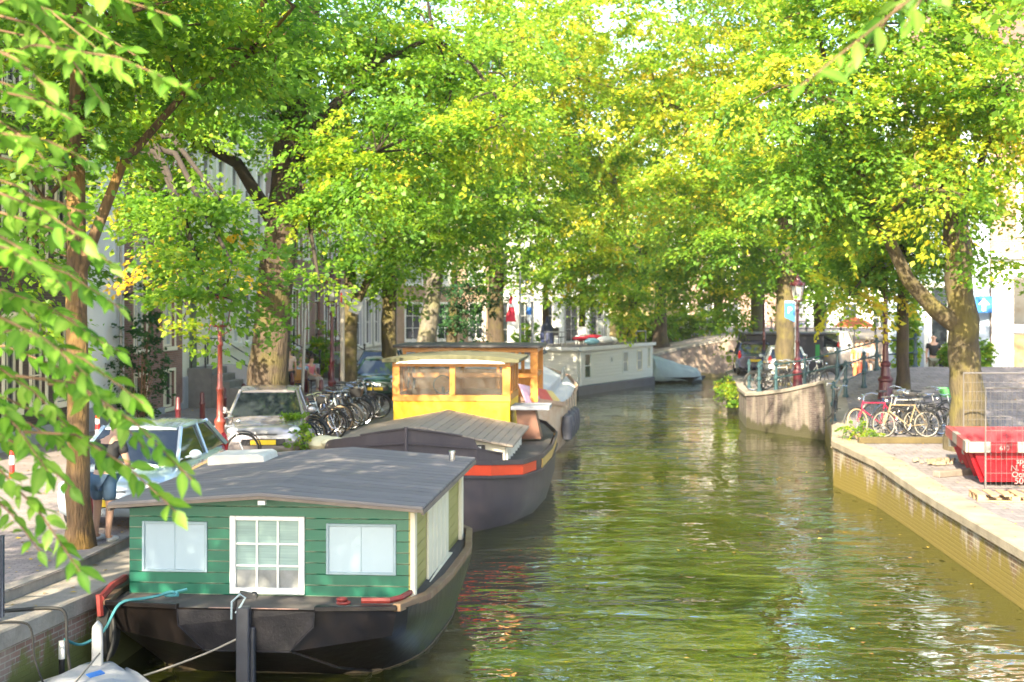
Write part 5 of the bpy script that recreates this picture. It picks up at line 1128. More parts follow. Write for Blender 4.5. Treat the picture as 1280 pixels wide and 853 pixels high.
# local x along the long side (towards the far end), local -y faces the canal
Lh = 10.7; D_ = 3.7; m = MB()
wins = [(.85, 1.75, .3, 1.62), (4.3, 4.75, .95, 1.35), (6.1, 6.95, .38, 1.55), (8.2, 9.05, .38, 1.55), (9.9, 10.3, .5, 1.7)]
wall_holes(m, Lh, 1.8, [(a, b_, c, d) for a, b_, c, d in wins], .06, D_); m.v = [(x, y, z + .46) for x, y, z in m.v]; m.build('cabin_wall', SID, HW)
for k, (a, b_, c, d) in enumerate(wins):
    o = window(HW, a, b_, c + .46, d + .46, 1, 2 if k in (0, 2, 3) else 1, WHITE if k < 3 else CREAM, mat('green_frame_glass', (.02, .07, .05), .1) if k == 0 else CURTAIN, .09, y=-.015)
m = MB(); m.b2(-.12, Lh + .12, -.12, D_ + .12, 2.262, 2.36); m.build('roof', mat('roof_dark_felt', (.13, .12, .12), .85), HW)
m = MB(); m.b2(-.13, Lh + .13, -.15, -.121, 2.2, 2.37); m.b2(-.15, -.122, -.12, D_ + .1, 2.2, 2.37); m.build('fascia', WHITE, HW)
m = MB(); m.b2(-.1, Lh + .1, -.1, D_ + .1, -.4, .455); m.build('hull', mat('blue_black_hull', (.05, .055, .08), .5, var=.4, sc=1.5), HW, bevel=.03)
m = MB(); m.tube([(.25, -.06, .46), (.25, -.06, 2.2)], .04, 6); m.build('drainpipe', WHITE, HW)
m = MB(); m.tube([(8.9, .3, 2.36), (8.9, .3, 3.0), (10.4, .3, 3.0), (10.4, .3, 2.36)], .03, 6); m.build('roof_rail', GREYM, HW)
MWX = HW.matrix_basis
def onroof(x, y): return MWX @ Vector((x, y, 2.36))
p = onroof(4.4, .9); t = thing('washing_pile', 'heap of red, white and blue cushions on the cream houseboat roof', 'cushions', p, .6)
for nm, c_, ps in (('red_cushion', (.62, .03, .06), [(-.9, 0, .35, .5, .3, .12), (.0, .1, .42, .6, .3, .12)]), ('white_cushion', (.75, .75, .76), [(.5, -.2, .25, .5, .35, .22), (1.1, 0, .22, .35, .3, .2)]), ('blue_cushion', (.25, .5, .62), [(-.45, -.35, .2, .45, .25, .18)])):
    m = MB()
    for a in ps: m.ball(a[:3], a[3:], 14, 9)
    m.build(nm, mat(nm + '_cloth', c_, .8, var=.3, bump=.8, bsc=5), t, smooth=True)
def chair(label, p, rz, c_, name='garden_chair'):
    t = thing(name, label, 'chair', p, rz); MM = mat(name + str(c_[0]), c_, .5)
    m = MB(); m.b2(-.24, .24, -.24, .24, .42, .46); m.build('seat', MM, t, bevel=.01); m = MB(); m.b2(-.24, .24, .22, .26, .5, .92); m.build('backrest', MM, t, bevel=.01)
    for x_ in (-.21, .21):
        for y_ in (-.21, .23): m = MB(); m.tube([(x_, y_, 0), (x_, y_, .43 if y_ < 0 else .9)], .018, 6); m.build('leg', MM, t)
    return t
chair('white chair standing behind the coloured cushions on the houseboat roof', onroof(5.2, 2.0), -.4, (.78, .78, .78))
chair('black chair next to the small table on the houseboat roof', onroof(2.4, 2.0), .9, (.03, .03, .03))
t = thing('roof_table', 'small grey table on the cream houseboat roof left of the cushions', 'table', onroof(1.4, 1.8), .3); MB().b2(-.5, .5, -.35, .35, .70, .74).build('tabletop', GREYM, t)
for x_ in (-.45, .45):
    for y_ in (-.3, .3): MB().tube([(x_, y_, 0), (x_, y_, .7)], .02, 6).build('leg', GREYM, t)
p = Vector((gx(684, 82), 82, 1.9)); tag(MB().lathe([(.05, 0), (.36, .12), (.42, .8), (.34, 1.3), (.12, 1.55), (.05, 1.9)], 14).build('covered_bag', mat('dark_blue_cover', (.02, .03, .09), .6, bump=.8, bsc=5), smooth=50), 'dark blue covered bundle against the slim dark trunk above the houseboat roof', 'bag'); bpy.data.objects['covered_bag'].location = p
t = thing('white_car', 'white car roof glimpsed behind the cream houseboat roof', 'car', (gx(655, 80), 80, 1.2), .3)
# tarpaulin covered boat under the far wall
TARPB = mat('blue_grey_tarpaulin', (.28, .34, .36), .5, var=.3, sc=1.5, bump=1, bsc=3)
t = thing('covered_boat', 'boat heaped under a blue grey tarpaulin beyond the cream white houseboat', 'boat', (9.0, 82.0, 0), R(-72))
rows = []; rg = np.random.default_rng(8)
for i in range(15):
    v = i / 14; row = []
    for j in range(29):
        u = -1 + 2 * j / 28; hh = 1.55 * (1 - v * .62) * min(1, .15 + v * 7); prof = max(0, 1 - abs(u) ** 2.2); z = .12 + hh * prof ** .8 + .07 * math.sin(13 * u + 6 * v) * (1 - abs(u)) + float(rg.normal()) * .015
        row.append((u * 1.15 * (1 - .35 * v * v), -1.6 + 3.4 * v, z))
    rows.append(row)
m = MB(); m.sheet(rows); o = m.build('tarpaulin', TARPB, t, smooth=30); md = o.modifiers.new('s', 'SOLIDIFY'); md.thickness = .02
m = MB(); m.rings([[(-1.1, -1.6, .3), (1.1, -1.6, .3), (1.0, 1.2, .3), (.4, 2.2, .35), (-.4, 2.2, .35), (-1.0, 1.2, .3)], [(-.9, -1.5, -.3), (.9, -1.5, -.3), (.8, 1.0, -.3), (.3, 1.8, -.3), (-.3, 1.8, -.3), (-.8, 1.0, -.3)]]); m.build('hull', HULLB, t)
bpy.data.objects.remove([o for o in bpy.data.objects if o.get('label', '').startswith('white car roof')][0])
# ------------------------------------------------------------------ cars
TYRE = RUBBER; RIM = mat('alloy_rim', (.45, .46, .48), .3, m=.8)
CARGL = mat('car_glass', (.02, .026, .03), .04, var=.1, spec=1.0)
HEAD = mat('headlight_glass', (.62, .64, .66), .12, var=.1); REDL = mat('tail_light', (.5, .01, .01), .2); PLATE = mat('yellow_plate', (.8, .55, .02), .5)
def car(label, loc, rz, paint, H=1.42, W=1.68, Lc=3.9, van=False):
    """nose towards local -y"""
    t = thing('parked_car', label, 'car', loc, rz); w2 = W / 2; k = Lc / 3.9
    CP = paint
    if van: st = [(0, .35, .72, .72), (.12, .22, .92, .80), (.5, .2, 1.02, .84), (.95, .2, 1.10, .85), (2, .2, 1.12, .85), (3.4, .2, 1.12, .85), (3.8, .22, 1.10, .83), (3.9, .35, 1.0, .80)]
    else: st = [(0, .34, .60, .66), (.10, .22, .72, .76), (.45, .19, .80, .83), (1.0, .19, .90, .84), (2.0, .19, .94, .84), (3.1, .19, .96, .84), (3.65, .22, .95, .80), (3.86, .34, .84, .74)]
    D2 = dstations(st, 2); rs = []
    for y, zb, zt, hw_ in D2:
        y = y * k - Lc / 2; hw_ *= W / 1.68; half = [(hw_ * .80, zb), (hw_ * .96, zb + .06), (hw_, zb + (zt - zb) * .45), (hw_ * .985, zt - .14), (hw_ * .93, zt - .04), (hw_ * .80, zt + .012), (hw_ * .4, zt + .035)]
        rs.append([(x, y, z) for x, z in half] + [(-x, y, z) for x, z in half[::-1]])
    m = MB(); m.rings(rs); m.build('body', CP, t, smooth=50)
    # glasshouse
    if van: g = [(.55, 1.02, .80, .80), (1.25, H + .0, .66, .66), (3.75, H + .02, .66, .66), (3.86, 1.08, .80, .80)]
    else: g = [(.85, .90, .79, .79), (1.62, H - .03, .60, .60), (3.05, H - .04, .59, .59), (3.68, .95, .76, .76)]
    q = [(y * k - Lc / 2, z, a * W / 1.68) for y, z, a, _ in g]; zb = .93 if not van else 1.08
    (y0, z0_, a0), (y1, z1_, a1), (y2, z2_, a2), (y3, z3_, a3) = q
    m = MB(); V = [(-a0, y0, z0_), (a0, y0, z0_), (-a1, y1, z1_), (a1, y1, z1_), (-a2, y2, z2_), (a2, y2, z2_), (-a3, y3, z3_), (a3, y3, z3_)]
    m.add(V, [(0, 1, 3, 2), (2, 3, 5, 4), (4, 5, 7, 6), (0, 2, 4, 6), (1, 7, 5, 3), (0, 6, 7, 1)]); m.build('windows', CARGL, t)
    m = MB(); e = .015; rf = []
    for y, a, z in ((y1 - .06, a1 * .93, z1_ - .01), (y1 + .25, a1 + e, z1_ + .035), ((y1 + y2) / 2, a1 + e + .01, z1_ + .055), (y2 - .2, a2 + e, z2_ + .035), (y2 + .10, a2 * .95, z2_ - .015)):
        rf.append([(a + e, y, z - .04), (a, y, z - .0), (a * .6, y, z + .022), (-a * .6, y, z + .022), (-a, y, z - .0), (-a - e, y, z - .04)])
    m.rings(rf); m.build('roof', CP, t, smooth=50)
    for s_ in (-1, 1):
        m = MB(); m.tube([(s_ * a0, y0 - .02, z0_ - .02), (s_ * (a1 + .01), y1, z1_)], .032, 5); m.tube([(s_ * a3, y3 + .02, z3_), (s_ * (a2 + .01), y2, z2_)], .045, 5)
        m.tube([(s_ * (a1 + .01), y1, z1_ - .01), (s_ * (a2 + .01), y2, z2_ - .01)], .028, 5)
        ym = (y1 + y2) / 2 + .1; zz = (z0_ + z3_) / 2; m.tube([(s_ * (w2 * .94), ym, zz - .02), (s_ * (a1 + .012), ym - .02, z1_)], .03, 5); m.build('pillar_frame', CP, t)
    for s_ in (-1, 1):
        m = MB(); m.ball((s_ * (w2 + .1), y0 + .42, zb + .08), (.10, .05, .075), 10, 7); m.tube([(s_ * (w2 - .06), y0 + .42, zb + .03), (s_ * (w2 + .06), y0 + .42, zb + .06)], .02, 5); m.build('mirror', CP, t, smooth=True)
        m = MB(); m.ball((s_ * w2 * .72, -Lc / 2 + .16 * k, .66 if not van else .8), (.16, .13, .085), 12, 8); m.build('headlight', HEAD, t, smooth=True)
        m = MB(); m.ball((s_ * w2 * .84, Lc / 2 - .11, .92 if not van else 1.15), (.08, .09, .20), 10, 8); m.build('tail_light', REDL, t, smooth=True)
        for yy in (-Lc / 2 + .72 * k, Lc / 2 - .68 * k):
            m = MB(); m.torus((0, 0, 0), .25, .075, 22, 8, 'X', 1.1); o = m.build('wheel', TYRE, t, smooth=True); o.location = (s_ * (w2 - .10), yy, .31)
            m = MB(); m.torus((0, 0, 0), .175, .02, 20, 5, 'X')
            for a in range(5): m.box((s_ * .04, .09 * math.cos(a * 1.2566), .09 * math.sin(a * 1.2566)), (.03, .18, .045), rotm(a * 1.2566, 0, 0))
            m.lathe([(.05, -.02), (.05, .02)], 8); m.build('rim', RIM, o)
    m = MB(); m.b2(-.45, .45, -Lc / 2 - .012, -Lc / 2 + .1, .36, .50); m.b2(-.3, .3, -Lc / 2 + .0, -Lc / 2 + .1, .56, .62); m.build('grille', BLACK, t, bevel=.01)
    m = MB(); m.b2(-.26, .26, -Lc / 2 - .03, -Lc / 2 - .01, .38, .48); m.build('number_plate', PLATE, t)
    m = MB(); m.b2(-.26, .26, Lc / 2 + .0, Lc / 2 + .02, .62, .73); m.build('number_plate', PLATE, t)
    for s_ in (-1, 1):
        m = MB(); m.b2(s_ * (w2 - .005), s_ * (w2 + .01), -.05, .1, .82, .85); m.build('door_handle', CP, t)
    return t
SILB = mat('silver_blue_car_paint', (.50, .60, .68), .22, m=.45, coat=.8, var=.05); SILG = mat('grey_silver_car_paint', (.36, .34, .35), .25, m=.55, coat=.8, var=.05)
DKB = mat('dark_blue_car_paint', (.03, .035, .09), .2, coat=1, var=.05); WHC = mat('white_car_paint', (.72, .76, .76), .25, coat=.8, var=.04); DGR = mat('dark_green_car_paint', (.015, .05, .035), .12, coat=1, var=.05); SILV = mat('beige_silver_car_paint', (.50, .47, .44), .28, m=.4, coat=.8, var=.05)
car('light blue silver car with pale windscreen parked nearest on the left quay', (-5.72, 22.4, 1.2), -.06, SILB, 1.42)
car('grey silver car facing the camera behind the red lamp post', (-5.35, 31.4, 1.2), .10, SILG, 1.44)
car('dark green reflective car parked beyond the left row of bicycles', (gx(474, 48.5), 50, 1.2), -.05, DGR, 1.4)
car('dark car with shiny roof farthest along the left street', (gx(472, 56), 57.5, 1.2), -.05, DGR, 1.45)
car('dark blue hatchback with red tail lights at the far end of the right quay', (gx(943, 66), 66.5, 1.25), math.pi - .1, DKB, 1.5)
car('white car partly hidden by the straight trunk on the right quay', (gx(982, 60.5), 60.8, 1.25), math.pi - .12, WHC, 1.45)
car('beige silver van beside the dark container on the right street', (gx(1040, 70), 70, 1.35), math.pi - .42, SILV, 1.75, 1.7, 4.2, van=True)

# ------------------------------------------------------------------ bicycles
BIKEM = {}
def wheel_mesh(fat=1.0, rimc=CHROME):
    a = MB(); a.torus((0, 0, 0), .325, .019 * fat, 26, 6); 
    r_ = MB(); r_.torus((0, 0, 0), .30, .011, 26, 5)
    for i in range(16):
        q = 2 * math.pi * i / 16; r_.tube([(0, (.02 if i % 2 else -.02), 0), (.3 * math.cos(q), 0, .3 * math.sin(q))], .0028, 3, cap=False)
    r_.tube([(0, -.045, 0), (0, .045, 0)], .02, 8)
    return a.mesh('tyre', RUBBER, True), r_.mesh('rim_and_spokes', rimc)
WT = wheel_mesh(); WT2 = (WT[0].copy(), WT[1].copy()); WT2[0].materials[0] = mat('brown_tyre_wall', (.35, .25, .15), .7); WT3 = (WT[0], WT[1].copy()); WT3[1].materials[0] = mat('pale_rim', (.34, .31, .26), .4)
def bike(label, loc, rz, fc, step=False, wt=WT, basket=False, tilt=.0, group='bicycles parked along the canal', grips=BLACK, steer=0.0):
    t = thing('bicycle', label, 'bicycle', loc, rz, group); t.rotation_euler = (tilt, 0, rz)
    FMt = mat('bike_%02x%02x%02x' % tuple(int(c * 255) for c in fc), fc, .35, coat=.5)
    hub_f, hub_r, bb = Vector((.56, 0, .345)), Vector((-.52, 0, .345)), Vector((-.08, 0, .30))
    seat_t, head_t, head_b = Vector((-.25, 0, .82)), Vector((.36, 0, .88)), Vector((.42, 0, .68))
    for h in (hub_f, hub_r):
        o = bpy.data.objects.new('wheel', wt[0]); COL.objects.link(o); o.parent = t; o.location = h
        r_ = bpy.data.objects.new('rim', wt[1]); COL.objects.link(r_); r_.parent = o
        if h is hub_f: o.rotation_euler = (0, 0, steer)
    m = MB(); 
    if step: m.tube([head_b, Vector((.1, 0, .40)), bb], .019, 6); m.tube([head_t + Vector((0, 0, -.06)), Vector((.12, 0, .52)), Vector((-.17, 0, .52))], .016, 6)
    else: m.tube([head_b, bb], .019, 6); m.tube([head_t + Vector((0, 0, -.05)), seat_t], .017, 6)
    m.tube([bb, seat_t], .017, 6); m.tube([head_t, head_b], .021, 6)
    for s_ in (-1, 1):
        m.tube([bb + Vector((0, s_ * .03, 0)), hub_r + Vector((0, s_ * .055, 0))], .010, 5); m.tube([seat_t + Vector((0, s_ * .02, -.05)), hub_r + Vector((0, s_ * .055, 0))], .009, 5); m.tube([head_b + Vector((0, s_ * .03, 0)), hub_f + Vector((0, s_ * .05, 0))], .012, 5)
    m.build('frame', FMt, t)
    m = MB(); m.tube([seat_t, seat_t + Vector((-.03, 0, .12))], .013, 6); m.rings([[(-.43, -.085, .95), (-.43, .085, .95), (-.42, .08, 1.0), (-.42, -.08, 1.0)], [(-.30, -.07, .95), (-.30, .07, .95), (-.30, .06, .99), (-.30, -.06, .99)], [(-.14, -.02, .95), (-.14, .02, .95), (-.15, .018, .98), (-.15, -.018, .98)]]); m.build('saddle', BLACK, t, bevel=.01)
    m = MB(); m.tube([head_t, head_t + Vector((-.03, 0, .14))], .014, 6); m.tube([(.10, -.29, 1.02), (.24, -.27, 1.06), (.34, -.12, 1.04), (.33, 0, 1.02), (.34, .12, 1.04), (.24, .27, 1.06), (.10, .29, 1.02)], .012, 6); m.ball((.47, 0, .93), (.05, .045, .045), 8, 6); m.build('handlebar', CHROME, t)
    for h, a0, a1 in ((hub_f, -.1, 1.9), (hub_r, 1.0, 3.5)):
        m = MB()
        for w_ in (-.022, .022): m.tube([h + Vector((.37 * math.cos(a0 + (a1 - a0) * i / 9), w_, .37 * math.sin(a0 + (a1 - a0) * i / 9))) for i in range(10)], .014, 4)
        m.build('mudguard', BLACK, t)
    m = MB()
    for w_ in (-.06, 0, .06): m.tube([(-.28, w_, .74), (-.80, w_, .74)], .007, 4)
    m.tube([(-.80, -.06, .74), (-.80, .06, .74)], .007, 4); m.tube([(-.6, -.06, .74), (-.52, -.06, .36)], .006, 4); m.tube([(-.6, .06, .74), (-.52, .06, .36)], .006, 4)
    m.torus((-.08, .06, .30), .09, .010, 16, 4); m.tube([(-.08, .07, .30), (.02, .09, .16)], .009, 4); m.tube([(-.08, -.07, .30), (-.18, -.09, .44)], .009, 4); m.box((.03, .13, .16), (.09, .08, .02)); m.box((-.19, -.13, .44), (.09, .08, .02))
    m.tube([(-.15, .05, .28), (-.2, .22, .02)], .009, 4); m.build('rack_and_crank', BLACK, t)
    if basket:
        m = MB(); m.rings([[(.42, -.15, .82), (.66, -.15, .82), (.66, .15, .82), (.42, .15, .82)], [(.38, -.19, 1.04), (.72, -.19, 1.04), (.72, .19, 1.04), (.38, .19, 1.04)]], cap1=False); m.build('basket', basket, t)
    return t
rb = _r.Random(21)
NB_ = ['first', 'second', 'third', 'fourth', 'fifth', 'sixth', 'seventh', 'eighth', 'ninth', 'tenth', 'eleventh', 'twelfth', 'thirteenth', 'fourteenth', 'fifteenth', 'sixteenth']
lc = [((.45, .01, .012), 'bright red'), ((.03, .06, .12), 'dark navy'), ((.35, .32, .27), 'cream'), ((.03, .03, .035), 'black'), ((.04, .04, .05), 'black'), ((.10, .14, .2), 'slate blue'), ((.03, .06, .15), 'blue'), ((.3, .36, .4), 'silver grey'), ((.05, .05, .06), 'black'), ((.06, .1, .18), 'dark blue'), ((.35, .4, .45), 'light grey'), ((.04, .06, .05), 'dark green'), ((.5, .55, .58), 'silver'), ((.04, .04, .04), 'black'), ((.1, .16, .22), 'steel blue'), ((.4, .42, .44), 'grey')]
for i, (c_, nm) in enumerate(lc):
    y = 31.6 + i * .72 + rb.uniform(-.15, .15); x = interp(QL, y) - 1.15 + rb.uniform(-.25, .25)
    bike('%s bicycle, %s from the near end of the left quay row' % (nm, NB_[i]), (x, y, 1.2), rb.uniform(-.45, .15) if i not in (3, 10, 12) else -.35, c_, step=i % 3 == 1, wt=(WT2 if i in (2, 3, 7) else WT), tilt=rb.uniform(-.12, .12), steer=rb.uniform(-.5, .5), basket=(BLACK if i in (5, 9) else False), group='bicycles on the left quay')
for i, (c_, nm, px, Y, rz) in enumerate([((.03, .03, .03), 'black', 958, 52.6, .2), ((.5, .5, .48), 'pale grey', 972, 53.2, .5), ((.05, .05, .07), 'dark', 984, 53.0, .9), ((.3, .4, .39), 'mint white', 1006, 52.2, 1.2), ((.04, .05, .05), 'black step through', 1016, 51.6, -.2), ((.25, .05, .05), 'dark red', 996, 53.8, .7), ((.02, .04, .09), 'blue', 964, 54.2, .6), ((.03, .03, .03), 'plain dark', 979, 54.6, .3), ((.3, .3, .28), 'grey', 1010, 53.0, .5)]):
    x = gx(px, Y); bike('%s bicycle parked on the curved quay, %s from the left' % (nm, NB_[i]), (x, Y, hR(x, Y)), rz, c_, step=i % 2 == 0, tilt=.08, steer=.3, group='bicycles on the curved quay')
for i, (c_, nm, px, Y, rz, wt, lab) in enumerate([((.28, .21, .12), 'cream', 1133, 35.6, math.pi + .02, WT3, 'cream bicycle with pale rims in front of the right hand bicycle cluster'), ((.04, .04, .04), 'black', 1150, 36.2, .05, WT, 'black bicycle with pale front wheel directly behind the cream bicycle'),
     ((.32, .012, .045), 'crimson', 1098, 36.3, math.pi + .25, WT2, 'crimson bicycle at the left of the right hand cluster'), ((.38, .38, .36), 'white', 1138, 36.9, math.pi - .1, WT, 'white framed bicycle in the middle of the right hand cluster'), ((.03, .04, .05), 'dark', 1158, 37.4, .15, WT, 'dark bicycle at the back of the right hand cluster'), ((.02, .05, .12), 'navy', 1112, 37.6, .3, WT, 'navy bicycle behind the crimson bicycle in the right hand cluster'), ((.06, .06, .06), 'grey', 1170, 36.0, .1, WT3, 'grey bicycle nearest the big trunk in the right hand cluster')]):
    x = gx(px, Y); bike(lab, (x, Y, hR(x, Y)), rz, c_, wt=wt, tilt=[.1, -.06, .14, -.05, .05, .1, -.08][i], steer=.25, basket=(mat('green_crate', (.1, .4, .12), .5) if i == 4 else False), group='bicycles on the right quay')
p = solve(1045, 532, hR); bike('dark bicycle leaning end on against the teal railing', (p.x + .05, p.y + .6, p.z), R(75), (.04, .04, .04), tilt=.12, group='bicycles on the right quay')
x, y = fp(52.6); bike('dark bicycle leaning on the white house front beyond the stoop', (x + .75, y, 1.2), math.atan2(1, .078), (.05, .05, .06), tilt=-.15, group='bicycles against the left houses')
x, y = fp(50.8); bike('grey bicycle beside the stone cheek wall of the stoop', (x + .8, y, 1.2), math.atan2(1, .078), (.2, .2, .2), tilt=-.12, group='bicycles against the left houses')
p = Vector((gx(268, 28.8), 28.8, 1.2)); bike('silver bicycle standing in front of the grey silver car', p, .3, (.5, .52, .55), tilt=.1, group='bicycles on the left quay')

# ------------------------------------------------------------------ lamp posts
LANTERN = mat('lantern_glass', (.34, .36, .34), .2, var=.15); 
def lamp(label, loc, H=4.4, paint=MAROON, lantern=True, fat=1.0):
    t = thing('street_lamp', label, 'street lamp', loc)
    s = fat
    MB().lathe([(.19 * s, -.1), (.19 * s, .08), (.17 * s, .12), (.155 * s, .50), (.18 * s, .54), (.18 * s, .60), (.12 * s, .68), (.10 * s, .95), (.125 * s, 1.0), (.125 * s, 1.05), (.075 * s, 1.12), (.065 * s, 1.6), (.085 * s, 1.63), (.085 * s, 1.67), (.06 * s, 1.72), (.048 * s, H - 1.15), (.07 * s, H - 1.12), (.07 * s, H - 1.08), (.04 * s, H - 1.0), (.035 * s, H - .85)], 16).build('post', paint, t, smooth=35)
    m = MB(); m.tube([(-.18, 0, H - .72), (-.22, 0, H - .82), (0, 0, H - .95), (.22, 0, H - .82), (.18, 0, H - .72)], .014, 6); m.tube([(0, -.18, H - .72), (0, -.22, H - .82), (0, 0, H - .95), (0, .22, H - .82), (0, .18, H - .72)], .014, 6); m.build('cradle', paint, t)
    if lantern:
        m = MB(); m.lathe([(.12, H - .74), (.14, H - .72), (.225, H - .22)], 6); m.build('glass', LANTERN, t)
        m = MB()
        for k in range(6):
            a = 2 * math.pi * k / 6; m.tube([(.145 * math.cos(a), .145 * math.sin(a), H - .74), (.235 * math.cos(a), .235 * math.sin(a), H - .20)], .010, 4)
        m.lathe([(.13, H - .77), (.15, H - .73)], 6); m.lathe([(.25, H - .22), (.26, H - .18), (.17, H - .08), (.10, H - .02), (.08, H + .06), (.10, H + .08), (.03, H + .12), (.02, H + .2)], 12)
        for k in range(6):
            a = 2 * math.pi * k / 6; m.ball((.24 * math.cos(a), .24 * math.sin(a), H - .14), (.03, .03, .05), 6, 5)
        m.build('crown_cap', paint, t)
    return t
REDP2 = mat('bright_red_brown_iron', (.26, .045, .025), .35, var=.35, coat=.3)
lamp('red brown cast iron lamp post between the two silver cars on the left', (gx(275, 27.5), 27.5, 1.2), 3.62, REDP2, True, .9)
lamp('maroon street lamp with glass lantern behind the left bicycles', (gx(415, 41), 41, 1.2), 4.1)
p = Vector((gx(997, 49.6), 49.6, hR(gx(997, 49.6), 49.6))); lamp('maroon street lamp with clear lantern beside the blue parking sign', p, 5.35 - p.z)
LP3 = p
lamp('dark red lamp post partly hidden by leaves left of the straight trunk', (gx(955, 65), 65, 1.2), 4.6)
x_, y_ = gx(1107, 41.8), 41.8; lamp('maroon lamp post with heavy foot beside the slim dark tree', (x_, y_, hR(x_, y_)), 4.6, MAROON, True, 1.25)

# ------------------------------------------------------------------ bollards
def bollard(label, loc, group, paint=MAROON):
    t = thing('bollard', label, 'bollard', loc, 0, group)
    MB().lathe([(.085, -.05), (.08, .0), (.07, .55), (.085, .57), (.085, .61), (.066, .64), (.062, .85), (.05, .89), (.0, .92)], 10).build('post', paint, t, smooth=40); return t
for i in range(16):
    y = 36.5 + i * 2.1; x = FX(y) + 2.4
    if abs(y - 46) < 1.2: continue
    bollard('maroon iron bollard on the left pavement edge, %s counted from the near end' % NB_[i], (x, y, 1.2), 'bollards along the left houses')
t = bollard('tall maroon iron bollard standing at the end of the stoop landing', (FX(45.9) + 4.2, 45.0, 1.2), 'bollards by the stoop')
bollard('wooden looking maroon bollard nearest the ochre trunk', (gx(98, 19.6), 19.6, 1.2), 'bollards by the ochre trunk'); bollard('maroon bollard just behind the ochre trunk near the standing man', (gx(114, 20.1), 20.1, 1.2), 'bollards by the ochre trunk')
def post_rw(label, loc):
    t = thing('traffic_post', label, 'traffic post', loc, 0, 'red and white traffic posts'); rw = mat('traffic_red', (.6, .02, .02), .4)
    MB().lathe([(.05, 0), (.05, .75)], 10).build('post', rw, t)
    MB().lathe([(.052, .25), (.052, .42)], 10).build('white_band', WHITE, t); MB().lathe([(.052, .56), (.052, .68)], 10).build('white_band', WHITE, t)
post_rw('red and white traffic post left of the ochre trunk', (gx(15, 27), 27, 1.2)); post_rw('red and white traffic post right of the ochre trunk', (gx(104, 30), 30, 1.2)); post_rw('red and white traffic post nearest the blue silver car roof', (gx(122, 32.5), 32.5, 1.2))
# orange cone like canopy: a parked delivery tricycle hidden behind leaves is not built

# ------------------------------------------------------------------ signs
def text(s_, size, loc, par, m_, rot=(R(90), 0, 0), name='lettering', ext=.004):
    cu = bpy.data.curves.new(name, 'FONT'); cu.body = s_; cu.size = size; cu.extrude = ext; cu.align_x = 'CENTER'; cu.align_y = 'CENTER'
    to = bpy.data.objects.new('tmp', cu); COL.objects.link(to); dg = bpy.context.evaluated_depsgraph_get(); me = bpy.data.meshes.new_from_object(to.evaluated_get(dg)); bpy.data.objects.remove(to)
    me.materials.clear(); me.materials.append(m_); o = bpy.data.objects.new(name, me); COL.objects.link(o); o.location = loc; o.rotation_euler = rot; o.parent = par; return o
SIGNB = mat('sign_blue', (.008, .13, .38), .4, var=.05)
p = Vector((gx(990, 52.2), 52.2, 1.25)); t = thing('parking_sign', 'blue parking sign with white P beside the maroon lamp', 'sign', p, -.25)
m = MB(); m.tube([(.12, .06, 0), (.12, .06, 3.6)], .03, 8); m.build('pole', GREYM, t); m = MB(); m.prism([(-.26, 2.75), (.10, 2.58), (.10, 3.28), (-.26, 3.28)], 0, .02, 'Y'); m.build('plate', SIGNB, t); text('P', .34, (-.08, -.004, 3.0), t, WHITE)
m = MB(); m.b2(-.26, .1, .001, .02, 3.29, 3.36); m.build('upper_strip', mat('sign_light', (.5, .65, .75), .4), t)
# arrow sign on the blue white house
Ys = 49.9; p = Vector((gx(1230, Ys), Ys, gz(381, Ys))); t = thing('arrow_sign', 'blue square one way sign with white upward arrow on the house corner', 'sign', p, -.35)
m = MB(); m.b2(-.29, .29, 0, .03, -.29, .29); m.build('plate', SIGNB, t, bevel=.008); m = MB(); m.prism([(-.06, -.22), (.06, -.22), (.06, .0), (.19, .0), (0, .23), (-.19, .0), (-.06, .0)], -.012, -.002, 'Y'); m.build('arrow', WHITE, t)
m = MB(); m.tube([(.25, .1, .2), (.25, .06, .2)], .02, 6); m.tube([(.0, .03, .1), (.0, .28, .1)], .02, 6); m.build('bracket', GREYM, t)
# signpost left
Y = 44.5; p = Vector((gx(428, Y), Y, 1.2)); t = thing('signpost', 'pale wooden signpost with small grey plates beside the second street lamp', 'signpost', p)
m = MB(); m.tube([(0, 0, 0), (0, 0, 3.75)], .07, 8); m.build('pole', mat('pale_pole', (.48, .42, .34), .7), t); m = MB(); m.box((.12, -.08, 3.55), (.3, .02, .42), rotm(0, .0, .2)); m.build('plate', GREYM, t); m = MB(); m.box((.42, -.06, 3.2), (.34, .02, .40), rotm(0, .35, .2)); m.build('plate', GREYM, t); m = MB(); m.box((-.02, -.09, 3.5), (.06, .06, .3)); m.build('red_lamp', mat('red_plastic', (.5, .03, .02), .4), t)
Y = 33.0; p = Vector((gx(380, 33), 33, 1.2)); t = thing('pole', 'thin grey pole between the thick brown trunk and the left bicycles', 'pole', (gx(376, 36.5), 36.5, 1.2)); MB().tube([(0, 0, 0), (.12, 0, 3.2)], .045, 8).build('pole_shaft', GREYM, t)
